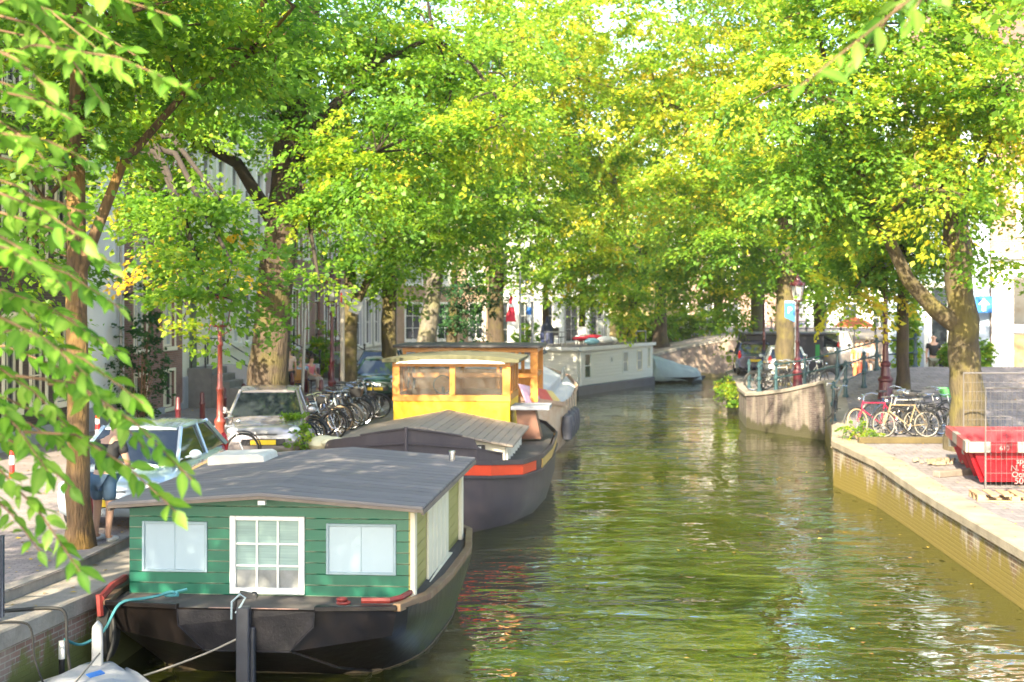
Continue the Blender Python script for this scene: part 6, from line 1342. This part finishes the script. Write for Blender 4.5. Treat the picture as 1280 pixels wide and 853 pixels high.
# ------------------------------------------------------------------ railings
def railing(label, pts, zf_, h=1.0, paint=BLUEG, r_=.045, rails=(.95, .5), name='railing', orn=True):
    t = thing(name, label, 'railing', (0, 0, 0)); P = [Vector((x, y, zf_(x, y))) for x, y in pts]
    for p in P:
        m = MB()
        if orn: m.lathe([(.10, 0), (.10, .06), (.065, .10), (.055, .42), (.085, .46), (.085, .53), (.05, .58), (.045, .90), (.08, .92), (.08, .99), (.04, 1.02), (.06, 1.08), (.0, 1.13)], 8, p)
        else: m.box(p + Vector((0, 0, h / 2)), (.07, .05, h))
        m.build('post', paint, t)
    for z in rails:
        m = MB(); m.tube([p + Vector((0, 0, z * h)) for p in P], r_ * .6, 8); m.build('rail', paint, t)
    return t
pr_ = [solve(1042, 528, hR), solve(1057, 497, hR), solve(1080, 485, hR), solve(1100, 478, hR)]
railing('teal painted railing climbing the ramp beside the leaning bicycle', [(p.x, p.y) for p in pr_], hR)
railing('teal railing along the top of the curved quay wall', [(9.3, 50.1), (10.0, 48.6), (10.75, 47.0), (11.9, 46.4), (13.1, 46.2)], hR)
railing('low teal rail between parked bicycles on the curved quay', [(9.2, 55.2), (9.35, 53.4), (9.0, 51.8)], hR, .7)
railing('far dark bridge railing behind the grey container', [(14 + i * 2.2, 88.6 + i * .15) for i in range(10)], lambda x, y: hL(x, 88), 1.0, BLACK)
railing('dark blue iron railing post at the lower left corner', [(-5.52, 15.35), (-6.6, 15.1), (-7.8, 14.9)], lambda x, y: 1.12, .88, mat('navy_iron', (.015, .025, .05), .4), .03, (.95, .6, .3), orn=False)

# ------------------------------------------------------------------ skip, fence, pallet and building bits
SKR = mat('skip_red', (.30, .003, .010), .42, var=.25, sc=3, bump=.3, bsc=5, c2=(.20, .008, .015)); SKG = mat('skip_grey_rim', (.26, .24, .22), .5, var=.3); SKS = mat('skip_red_side', (.27, .006, .014), .45, var=.35, sc=3, c2=(.30, .06, .07))
t = thing('skip_container', 'red builder skip with grey and red striped rim on the right quay', 'skip', (9.30, 27.9, .93), -.03)
Wd, Dp, Hs = 3.2, 3.5, .86
bot = [(0, 0), (Wd, 0), (Wd, Dp - .3), (.52, Dp - .3)]; top = [(-.36, -.16), (Wd + .3, -.16), (Wd + .3, Dp), (.24, Dp)]
def ringz(pl, z, s_=0): return [(x, y, z) for x, y in pl]
m = MB(); ins = [(x + (.06 if x < 1 else -.06), y + (.06 if y < 1 else -.06)) for x, y in top]; insb = [(x + (.06 if x < 1 else -.06), y + (.06 if y < 1 else -.06)) for x, y in bot]
m.rings([ringz(bot, .08), ringz(top, Hs), ringz(ins, Hs), ringz(insb, .14)]); m.build('tub', SKR, t)
def lerpP(u, v, s_off=0):  # left face
    a = Vector((bot[0][0], bot[0][1], .08)).lerp(Vector((bot[3][0], bot[3][1], .08)), u); b_ = Vector((top[0][0], top[0][1], Hs)).lerp(Vector((top[3][0], top[3][1], Hs)), u); return a.lerp(b_, v) + Vector((-.05, 0, 0))
for u in (.03, .33, .66, .97): MB().tube([lerpP(u, 0), lerpP(u, .88)], .055, 4).build('rib', SKR, t)
for xx in (1.1, 1.9, 2.7): MB().tube([(xx, -.03, .1), (xx + .0, -.15, Hs - .1)], .03, 4).build('rib', SKR, t)
segs = [(-.40, .03, SKG), (.03, .54, SKR), (.54, 1.3, SKG), (1.3, 2.0, SKR), (2.0, 2.9, SKR), (2.9, Wd + .34, SKG)]
for i, (a, b_, mt) in enumerate(segs): m = MB(); m.b2(a, b_ - .002, -.24, -.155, Hs - .19, Hs + .02); m.build('rim_band', mt, t, bevel=.01)
for i, (a, b_, mt) in enumerate([(0, .5, SKG), (.5, 1.5, SKS), (1.5, 2.3, SKG), (2.3, 3.62, SKS)]):
    m = MB(); x0, x1 = -.36 + .6 * (a / 3.66), -.36 + .6 * (b_ / 3.66)
    m.rings([[(x0 - .08, a - .153, Hs - .19), (x0 + .02, a - .153, Hs - .19), (x0 + .02, a - .153, Hs + .02), (x0 - .08, a - .153, Hs + .02)], [(x1 - .08, b_ - .155, Hs - .19), (x1 + .02, b_ - .155, Hs - .19), (x1 + .02, b_ - .155, Hs + .02), (x1 - .08, b_ - .155, Hs + .02)]]); m.build('rim_band', mt, t)
m = MB(); m.ball((-.08, 1.2, .55), (.06, .07, .07), 8, 6); m.b2(.05, .2, 2.7, 2.85, .5, .72); m.build('lifting_lug', GREYM, t)
SKW = mat('faded_white_lettering', (.42, .26, .25), .6)
text('610', .13, (.28, -.247, Hs - .10), t, SKW)
tilt = (R(90) + .19, 0, 0)
text('spaar', .17, (.72, -.135, .50), t, SKW, tilt); text('N. SNEL', .17, (.74, -.10, .36), t, SKW, tilt); text('Oomen', .16, (.72, -.08, .23), t, SKW, tilt); text('50', .18, (.62, -.055, .10), t, mat('dark_faded_lettering', (.55, .25, .25), .6), tilt)
FENC = mat('galvanised_steel', (.18, .17, .17), .35, m=.4)
def fence(label, loc, rz, Wf, Hf, nv=22, nh=9):
    t = thing('fence_panel', label, 'fence panel', loc, rz, 'mobile mesh fence panels around the skip')
    m = MB(); m.tube([(0, 0, 0), (0, 0, Hf), (Wf, 0, Hf), (Wf, 0, 0)], .021, 6); m.tube([(0, 0, .08), (Wf, 0, .08)], .018, 6); m.build('frame', FENC, t)
    m = MB()
    for i in range(1, nv): m.tube([(Wf * i / nv, 0, .08), (Wf * i / nv, 0, Hf)], .0042, 3, cap=False)
    for i in range(1, nh): m.tube([(0, .004, .08 + (Hf - .08) * i / nh), (Wf, .004, .08 + (Hf - .08) * i / nh)], .0042, 3, cap=False)
    m.build('mesh', FENC, t); return t
fence('mesh fence panel standing directly in front of the red skip', (gx(1232, 27.2), 27.2, .91), -.02, 2.6, 1.98, 26, 7)
fence('mesh fence panel behind the red skip and the big trunk', (gx(1187, 32.4), 31.4, 1.05), .05, 3.4, 1.92, 34, 9)
WOODP = mat('pallet_wood', (.42, .27, .15), .8, var=.35, sc=5)
t = thing('pallet', 'pale wooden pallet lying on the quay in front of the red skip', 'pallet', (9.1, 26.15, .905), -.12)
for i in range(3): m = MB(); m.b2(-.6 + i * .0, .75, -.4 + i * .36, -.3 + i * .36, 0, .022); m.build('bottom_board', WOODP, t)
for i in range(3):
    for j in range(3): m = MB(); m.b2(-.6 + j * .6, -.45 + j * .6, -.4 + i * .36, -.3 + i * .36, .024, .10); m.build('block', WOODP, t)
for j in range(6): m = MB(); m.b2(-.6 + j * .235, -.46 + j * .235, -.4, .42, .102, .124); m.build('top_board', WOODP, t)
tag(MB().box((0, 0, .07), (1.6, .2, .14)).build('timber_beam', mat('grey_timber', (.2, .165, .14), .85, var=.4, sc=6), bevel=.02), 'grey timber beam lying on the paving left of the skip', 'beam'); o = bpy.data.objects['timber_beam']; o.location = (9.35, 29.4, .95); o.rotation_euler = (0, 0, .5)
tag(MB().box((0, 0, .08), (3.0, .22, .16)).build('timber_sleeper', mat('mossy_timber', (.10, .075, .03), .9, var=.4), bevel=.02), 'mossy kerb beam at the foot of the right hand bicycles', 'beam'); o = bpy.data.objects['timber_sleeper']; o.location = (gx(1150, 34.6), 34.6, 1.10); o.rotation_euler = (0, 0, .0)
rg_ = _r.Random(4); m = MB()
for i in range(60):
    m.box((rg_.uniform(-1.1, 1.1), rg_.uniform(-.35, .35), .03 + rg_.uniform(0, .04)), (rg_.uniform(.05, .16), rg_.uniform(.04, .1), .06), rotm(0, 0, rg_.uniform(0, 3)))
o = m.build('brick_rubble', mat('rubble', (.30, .22, .15), .9, var=.4)); tag(o, 'strip of loose bricks and dirt around the tree opening in the right paving', 'rubble', kind='stuff'); o.location = (9.9, 31.2, 1.02); o.rotation_euler = (0, 0, .3)
# container, planter and tank
t = thing('container', 'dark grey container with green mark beyond the white car', 'container', (13.1, 67.5, 1.3), -.02)
MB().b2(-2.2, 1.5, -1.0, 1.2, 0, 1.75).build('body', mat('dark_grey_box', (.06, .06, .075), .5), t, bevel=.03); MB().b2(-2.3, 1.6, -1.1, 1.3, 1.752, 1.86).build('lid', mat('grey_lid2', (.16, .16, .19), .5), t, bevel=.03); MB().b2(1.1, 1.3, -1.012, -1.002, .6, 1.3).build('green_mark', mat('green_mark', (.05, .4, .1), .5), t)
p = solve(1124, 492, hR); t = thing('planter_kerb', 'round stone kerb around the foot of the slim dark tree', 'kerb', (11.72, 42.3, hR(11.7, 42.3) - .05)); MB().torus((0, 0, .08), .75, .09, 26, 8, 'Z').build('stone_ring', STONE, t, smooth=True)
# parasol and stall like orange shapes on the far right street
p = (gx(1068, 62), 62, 1.45); t = thing('parasol', 'small orange parasol among the people at the end of the railing', 'parasol', p); ORG = mat('orange_cloth', (.75, .2, .06), .7)
MB().lathe([(1.0, 2.05), (.5, 2.32), (.04, 2.48)], 12).build('canopy', ORG, t); MB().tube([(0, 0, 0), (0, 0, 2.48)], .025, 6).build('pole', GREYM, t)
# ------------------------------------------------------------------ people
SKIN = mat('skin', (.55, .32, .22), .5, var=.08)
def skinmesh(J, E, root, subs=1):
    names = list(J); me = bpy.data.meshes.new('tmp'); me.from_pydata([J[k][0] for k in names], [(names.index(a), names.index(b)) for a, b in E], []); o = bpy.data.objects.new('tmp', me); COL.objects.link(o)
    o.modifiers.new('s', 'SKIN'); 
    for i, k in enumerate(names):
        r_ = J[k][1]; me.skin_vertices[0].data[i].radius = r_ if isinstance(r_, tuple) else (r_, r_); me.skin_vertices[0].data[i].use_root = (k == root)
    ms = o.modifiers.new('b', 'SUBSURF'); ms.levels = subs; ms.render_levels = subs
    dg = bpy.context.evaluated_depsgraph_get(); out = bpy.data.meshes.new_from_object(o.evaluated_get(dg)); bpy.data.objects.remove(o); return out
def tomb(me): return [tuple(v.co) for v in me.vertices], [tuple(p.vertices) for p in me.polygons]
def person(label, loc, rz, shirt, trousers, hair=(.05, .03, .02), pose='stand', shorts=False, scale=1.0, apron=False, bald=False, sleeve=.5, skirt=False):
    t = thing('person', label, 'person', loc, rz); t.scale = (scale,) * 3
    S = {}
    # local: facing -y
    if pose in ('stand', 'walk'):
        k = .16 if pose == 'walk' else 0
        S = dict(pel=((0, 0, .95), (.15, .11)), sp1=((0, 0, 1.08), (.13, .10)), ch=((0, .01, 1.28), (.17, .115)), sh=((0, .01, 1.42), (.11, .08)), nk=((0, 0, 1.50), .058), hd0=((0, -.01, 1.57), .075), hd1=((0, -.02, 1.64), (.078, .092)), hd2=((0, -.01, 1.71), (.070, .080)),
                 hL_=((.09, 0, .88), .095), kL=((.10, -.03 - k, .50), .062), aL=((.10, 0 - k * 1.6, .09), .042), fL=((.11, -.15 - k * 1.6, .035), (.045, .03)), hR_=((-.09, 0, .88), .095), kR=((-.10, -.03 + k * .2, .50), .062), aR=((-.10, .02 + k * 1.8, .09), .042), fR=((-.11, -.13 + k * 1.8, .035), (.045, .03)),
                 sL=((.18, .01, 1.40), .062), eL=((.24, .03, 1.12), .045), wL=((.25, -.06, .88), .028), sR=((-.18, .01, 1.40), .062), eR=((-.24, .03, 1.12), .045), wR=((-.25, -.06, .88), .028))
        hands = [((.25, -.08, .86), Vector((0, -.25, -1))), ((-.25, -.08, .86), Vector((0, -.25, -1)))]
    elif pose == 'lean':
        S = dict(pel=((0, .05, .93), (.15, .11)), sp1=((0, .0, 1.06), (.13, .10)), ch=((0, -.08, 1.24), (.17, .115)), sh=((0, -.14, 1.37), (.11, .08)), nk=((0, -.19, 1.44), .058), hd0=((0, -.24, 1.49), .075), hd1=((0, -.28, 1.55), (.078, .092)), hd2=((0, -.29, 1.62), (.07, .08)),
                 hL_=((.09, .05, .87), .095), kL=((.12, -.0, .50), .062), aL=((.12, .05, .09), .042), fL=((.13, -.10, .035), (.045, .03)), hR_=((-.09, .05, .87), .095), kR=((-.12, .04, .50), .062), aR=((-.12, .10, .09), .042), fR=((-.13, -.05, .035), (.045, .03)),
                 sL=((.18, -.13, 1.35), .062), eL=((.25, -.18, 1.08), .045), wL=((.15, -.38, 1.0), .028), sR=((-.18, -.13, 1.35), .062), eR=((-.25, -.18, 1.08), .045), wR=((-.15, -.38, 1.0), .028))
        hands = [((.14, -.40, 1.0), Vector((-.3, -1, -.2))), ((-.14, -.40, 1.0), Vector((.3, -1, -.2)))]
    else:
        S = dict(pel=((0, 0, .50), (.15, .12)), sp1=((0, .02, .64), (.13, .10)), ch=((0, .0, .84), (.17, .115)), sh=((0, -.02, .98), (.11, .08)), nk=((0, -.03, 1.06), .058), hd0=((0, -.05, 1.13), .075), hd1=((0, -.06, 1.20), (.078, .092)), hd2=((0, -.05, 1.27), (.07, .08)),
                 hL_=((.10, -.05, .50), .095), kL=((.12, -.44, .50), .062), aL=((.12, -.46, .09), .042), fL=((.13, -.60, .035), (.045, .03)), hR_=((-.10, -.05, .50), .095), kR=((-.12, -.44, .50), .062), aR=((-.12, -.40, .09), .042), fR=((-.13, -.54, .035), (.045, .03)),
                 sL=((.18, -.01, .96), .062), eL=((.23, -.06, .70), .045), wL=((.14, -.28, .60), .028), sR=((-.18, -.01, .96), .062), eR=((-.23, -.06, .70), .045), wR=((-.14, -.28, .60), .028))
        hands = [((.13, -.30, .595), Vector((-.2, -1, -.1))), ((-.13, -.30, .595), Vector((.2, -1, -.1)))]
    E = [('pel', 'sp1'), ('sp1', 'ch'), ('ch', 'sh'), ('sh', 'nk'), ('nk', 'hd0'), ('hd0', 'hd1'), ('hd1', 'hd2'), ('pel', 'hL_'), ('hL_', 'kL'), ('kL', 'aL'), ('aL', 'fL'), ('pel', 'hR_'), ('hR_', 'kR'), ('kR', 'aR'), ('aR', 'fR'), ('sh', 'sL'), ('sL', 'eL'), ('eL', 'wL'), ('sh', 'sR'), ('sR', 'eR'), ('eR', 'wR')]
    v, f = tomb(skinmesh(S, E, 'pel', 1)); B = MB(); B.add(v, f)
    for (hp, hd), s_ in zip(hands, (1, -1)):
        hd = hd.normalized(); hp = Vector(hp); sd = Vector((0, 1, 0)) if abs(hd.y) < .7 else Vector((1, 0, 0)); sd = (sd - hd * sd.dot(hd)).normalized(); pal = hd.cross(sd)
        B.box(hp + hd * .035, (.001, .001, .001)); B.tube([hp - hd * .02, hp + hd * .02, hp + hd * .075], [.026, .036, .034], 8)
        for k, ln in enumerate((.07, .08, .075, .06)):
            o_ = sd * (-.027 + .018 * k); a = hp + hd * .07 + o_; B.tube([a, a + hd * ln * .5 + pal * .006 * s_, a + hd * ln + pal * .022 * s_], [.009, .0085, .007], 5)
        a = hp + hd * .02 - sd * .03; B.tube([a, a - sd * .02 + hd * .03, a - sd * .022 + hd * .06], [.011, .010, .008], 5)
    h1 = Vector(S['hd1'][0]); B.ball(h1 + Vector((0, -.095, -.005)), (.012, .02, .02), 6, 5)
    for s_ in (-1, 1): B.ball(h1 + Vector((s_ * .082, .0, 0)), (.012, .022, .032), 6, 5)
    B.build('body', SKIN, t, smooth=70)
    e = MB()
    for s_ in (-1, 1): e.ball(h1 + Vector((s_ * .03, -.083, .02)), .011, 6, 5)
    e.build('eyes', BLACK, t); m = MB(); m.box(h1 + Vector((0, -.088, -.045)), (.04, .012, .008)); m.build('mouth', mat('lips', (.4, .12, .1), .5), t)
    h2 = Vector(S['hd2'][0])
    if not bald: m = MB(); m.ball(h2 + Vector((0, .022, -.012)), (.088, .098, .085), 12, 8); m.build('hair', mat('hair%.2f' % hair[0], hair, .7, bump=.6, bsc=60), t, smooth=True)
    else: m = MB(); m.ball(h2 + Vector((0, .05, -.05)), (.083, .065, .04), 12, 8); m.build('hair', mat('short_fair_hair', (.45, .34, .24), .7), t, smooth=True)
    def grow(keys, edges, root, d, name, m_, ends={}):
        J = {k: (S[k][0], tuple(x + d for x in (S[k][1] if isinstance(S[k][1], tuple) else (S[k][1],) * 2))) for k in keys}
        for k, (a, b_, u) in ends.items():
            J[k] = (tuple(Vector(S[a][0]).lerp(Vector(S[b_][0]), u)), tuple(x + d + .008 for x in [(S[b_][1] if not isinstance(S[b_][1], tuple) else S[b_][1][0])] * 2)); 
        mm_ = skinmesh(J, edges, root, 1); mm_.materials.clear(); mm_.materials.append(m_); mm_.polygons.foreach_set('use_smooth', [True] * len(mm_.polygons)); o = bpy.data.objects.new(name, mm_); COL.objects.link(o); o.parent = t
    SM = mat('shirt_%d_%d' % (int(shirt[0] * 99), int(shirt[2] * 99)), shirt, .8, bump=.5, bsc=9); TM = mat('trousers_%d_%d' % (int(trousers[0] * 99), int(trousers[2] * 99)), trousers, .8, bump=.5, bsc=9)
    grow(['pel', 'sp1', 'ch', 'sh', 'sL', 'sR'], [('pel', 'sp1'), ('sp1', 'ch'), ('ch', 'sh'), ('sh', 'sL'), ('sh', 'sR'), ('sL', 'xL'), ('sR', 'xR')], 'pel', .018, 'shirt', SM, {'xL': ('sL', 'eL', sleeve * 1.1), 'xR': ('sR', 'eR', sleeve * 1.1)})
    u = .85 if shorts else .93
    if shorts: grow(['pel', 'hL_', 'hR_'], [('pel', 'hL_'), ('pel', 'hR_'), ('hL_', 'yL'), ('hR_', 'yR')], 'pel', .028, 'shorts', TM, {'yL': ('hL_', 'kL', u), 'yR': ('hR_', 'kR', u)})
    else: grow(['pel', 'hL_', 'hR_', 'kL', 'kR'], [('pel', 'hL_'), ('pel', 'hR_'), ('hL_', 'kL'), ('hR_', 'kR'), ('kL', 'yL'), ('kR', 'yR')], 'pel', .022, 'trousers', TM, {'yL': ('kL', 'aL', u), 'yR': ('kR', 'aR', u)})
    m = MB()
    for k in ('fL', 'fR'):
        a = Vector(S[k][0]); m.ball(a + Vector((0, .05, .005)), (.055, .135, .05), 10, 7)
    m.build('shoes', mat('pale_shoes', (.55, .53, .5), .6), t, smooth=True)
    return t
person('man in black shirt and denim shorts standing beside the blue silver car', (gx(131, 19.75), 19.75, 1.2), R(160), (.02, .02, .022), (.10, .17, .26), (.04, .03, .02), 'lean', True, 1.0)
p = Vector((gx(1167, 50.6), 50.6, 0)); p.z = 1.62
person('bald man in black polo shirt standing behind the crest of the right street', p, R(-5), (.02, .02, .03), (.30, .30, .22), (.3, .3, .3), 'stand', False, 1.02, bald=True)
person('seated person in light blue shirt with back turned among the maroon bollards', (gx(377, 52), 52, 1.22), R(175), (.35, .48, .65), (.05, .07, .15), (.5, .36, .2), 'sit')
person('seated woman in pink top facing the person in light blue', (gx(388, 53.2), 53.2, 1.22), R(60), (.75, .2, .25), (.45, .38, .35), (.06, .03, .02), 'sit', sleeve=.3)
person('person in pale top and dark trousers standing next to the thick brown trunk', (gx(361, 49.5), 49.5, 1.22), R(200), (.62, .45, .40), (.015, .015, .02), (.1, .06, .03), 'stand')
chair('wooden terrace chair under the person in light blue', (gx(377, 52) + .0, 52.0, 1.2), R(175), (.42, .2, .06), 'terrace_chair')
chair('dark terrace chair under the woman in pink', (gx(388, 53.2), 53.2, 1.2), R(60), (.06, .03, .03), 'terrace_chair')
for px, Y, sh, tr, lab, ps in [(1071, 58, (.75, .2, .05), (.75, .22, .08), 'worker in full orange clothing left of the pair at the railing', 'stand'), (1077, 57, (.7, .3, .2), (.6, .15, .1), 'worker in orange vest right of the first orange worker', 'stand'), (1084, 55, (.5, .6, .7), (.06, .13, .28), 'person in light blue top and jeans at the railing', 'walk'), (1091, 54, (.7, .7, .72), (.55, .45, .4), 'person in white top at the end of the railing', 'stand')]:
    x = gx(px, Y); person(lab, (x, Y, hR(x, Y)), R(20), sh, tr, pose=ps)

# ------------------------------------------------------------------ fallen leaves and small litter
LM_ = leafmat('fallen_leaves', [(0, (.18, .10, .03)), (.5, (.35, .22, .05)), (1, (.5, .38, .08))], trans=.1)
def litter(label, area, n, zf_, size=.06, seed=1, name='fallen_leaves'):
    rg = np.random.default_rng(seed); x = rg.uniform(area[0], area[1], n); y = rg.uniform(area[2], area[3], n)
    keep = []; 
    for a, b_ in zip(x, y):
        e = zf_(a, b_)
        if e is not None: keep.append((a, b_, e + .012))
    P = np.array(keep); k = len(P); d = unit(np.c_[rg.normal(size=k), rg.normal(size=k), np.zeros(k)]); N = unit(np.c_[rg.normal(size=k) * .2, rg.normal(size=k) * .2, np.ones(k)])
    s_ = size * rg.uniform(.5, 1.3, k); o = bpy.data.objects.new(name, leaf_mesh(name, P, d, N, s_, s_ * .7, rg.random(k), LM_)); COL.objects.link(o); tag(o, label, 'leaves', kind='stuff')
litter('dry fallen leaves scattered on the left street and coping', (-12, -3, 14, 60), 2600, lambda x, y: hL(x, y) if x < interp(QL, y) - .85 else (1.08 if x < interp(QL, y) - .1 and y < 60 else None), .07, 3)
litter('dry fallen leaves scattered on the right quay paving', (7.5, 16, 19, 50), 1500, lambda x, y: hR(x, y) if x > interp(QR, y) + .1 else None, .06, 4)
litter('leaves floating on the canal water', (-4, 9, 18, 70), 320, lambda x, y: 0.0 if interp(QL, y) + 4.5 < x < interp(QR, y) - .1 else None, .08, 6, 'floating_leaves')


# ------------------------------------------------------------------ air
HZ = bpy.data.materials.new('haze'); HZ.use_nodes = True; hn = HZ.node_tree.nodes; hn.clear()
ho = hn.new('ShaderNodeOutputMaterial'); hv = hn.new('ShaderNodeVolumePrincipled'); hv.inputs['Color'].default_value = (.92, .95, .9, 1); hv.inputs['Density'].default_value = .00018; hv.inputs['Anisotropy'].default_value = .1
HZ.node_tree.links.new(hv.outputs[0], ho.inputs['Volume'])
m = MB(); m.b2(-130, 180, -60, 260, -1.7, 26); tag(m.build('haze', HZ), kind='stuff')
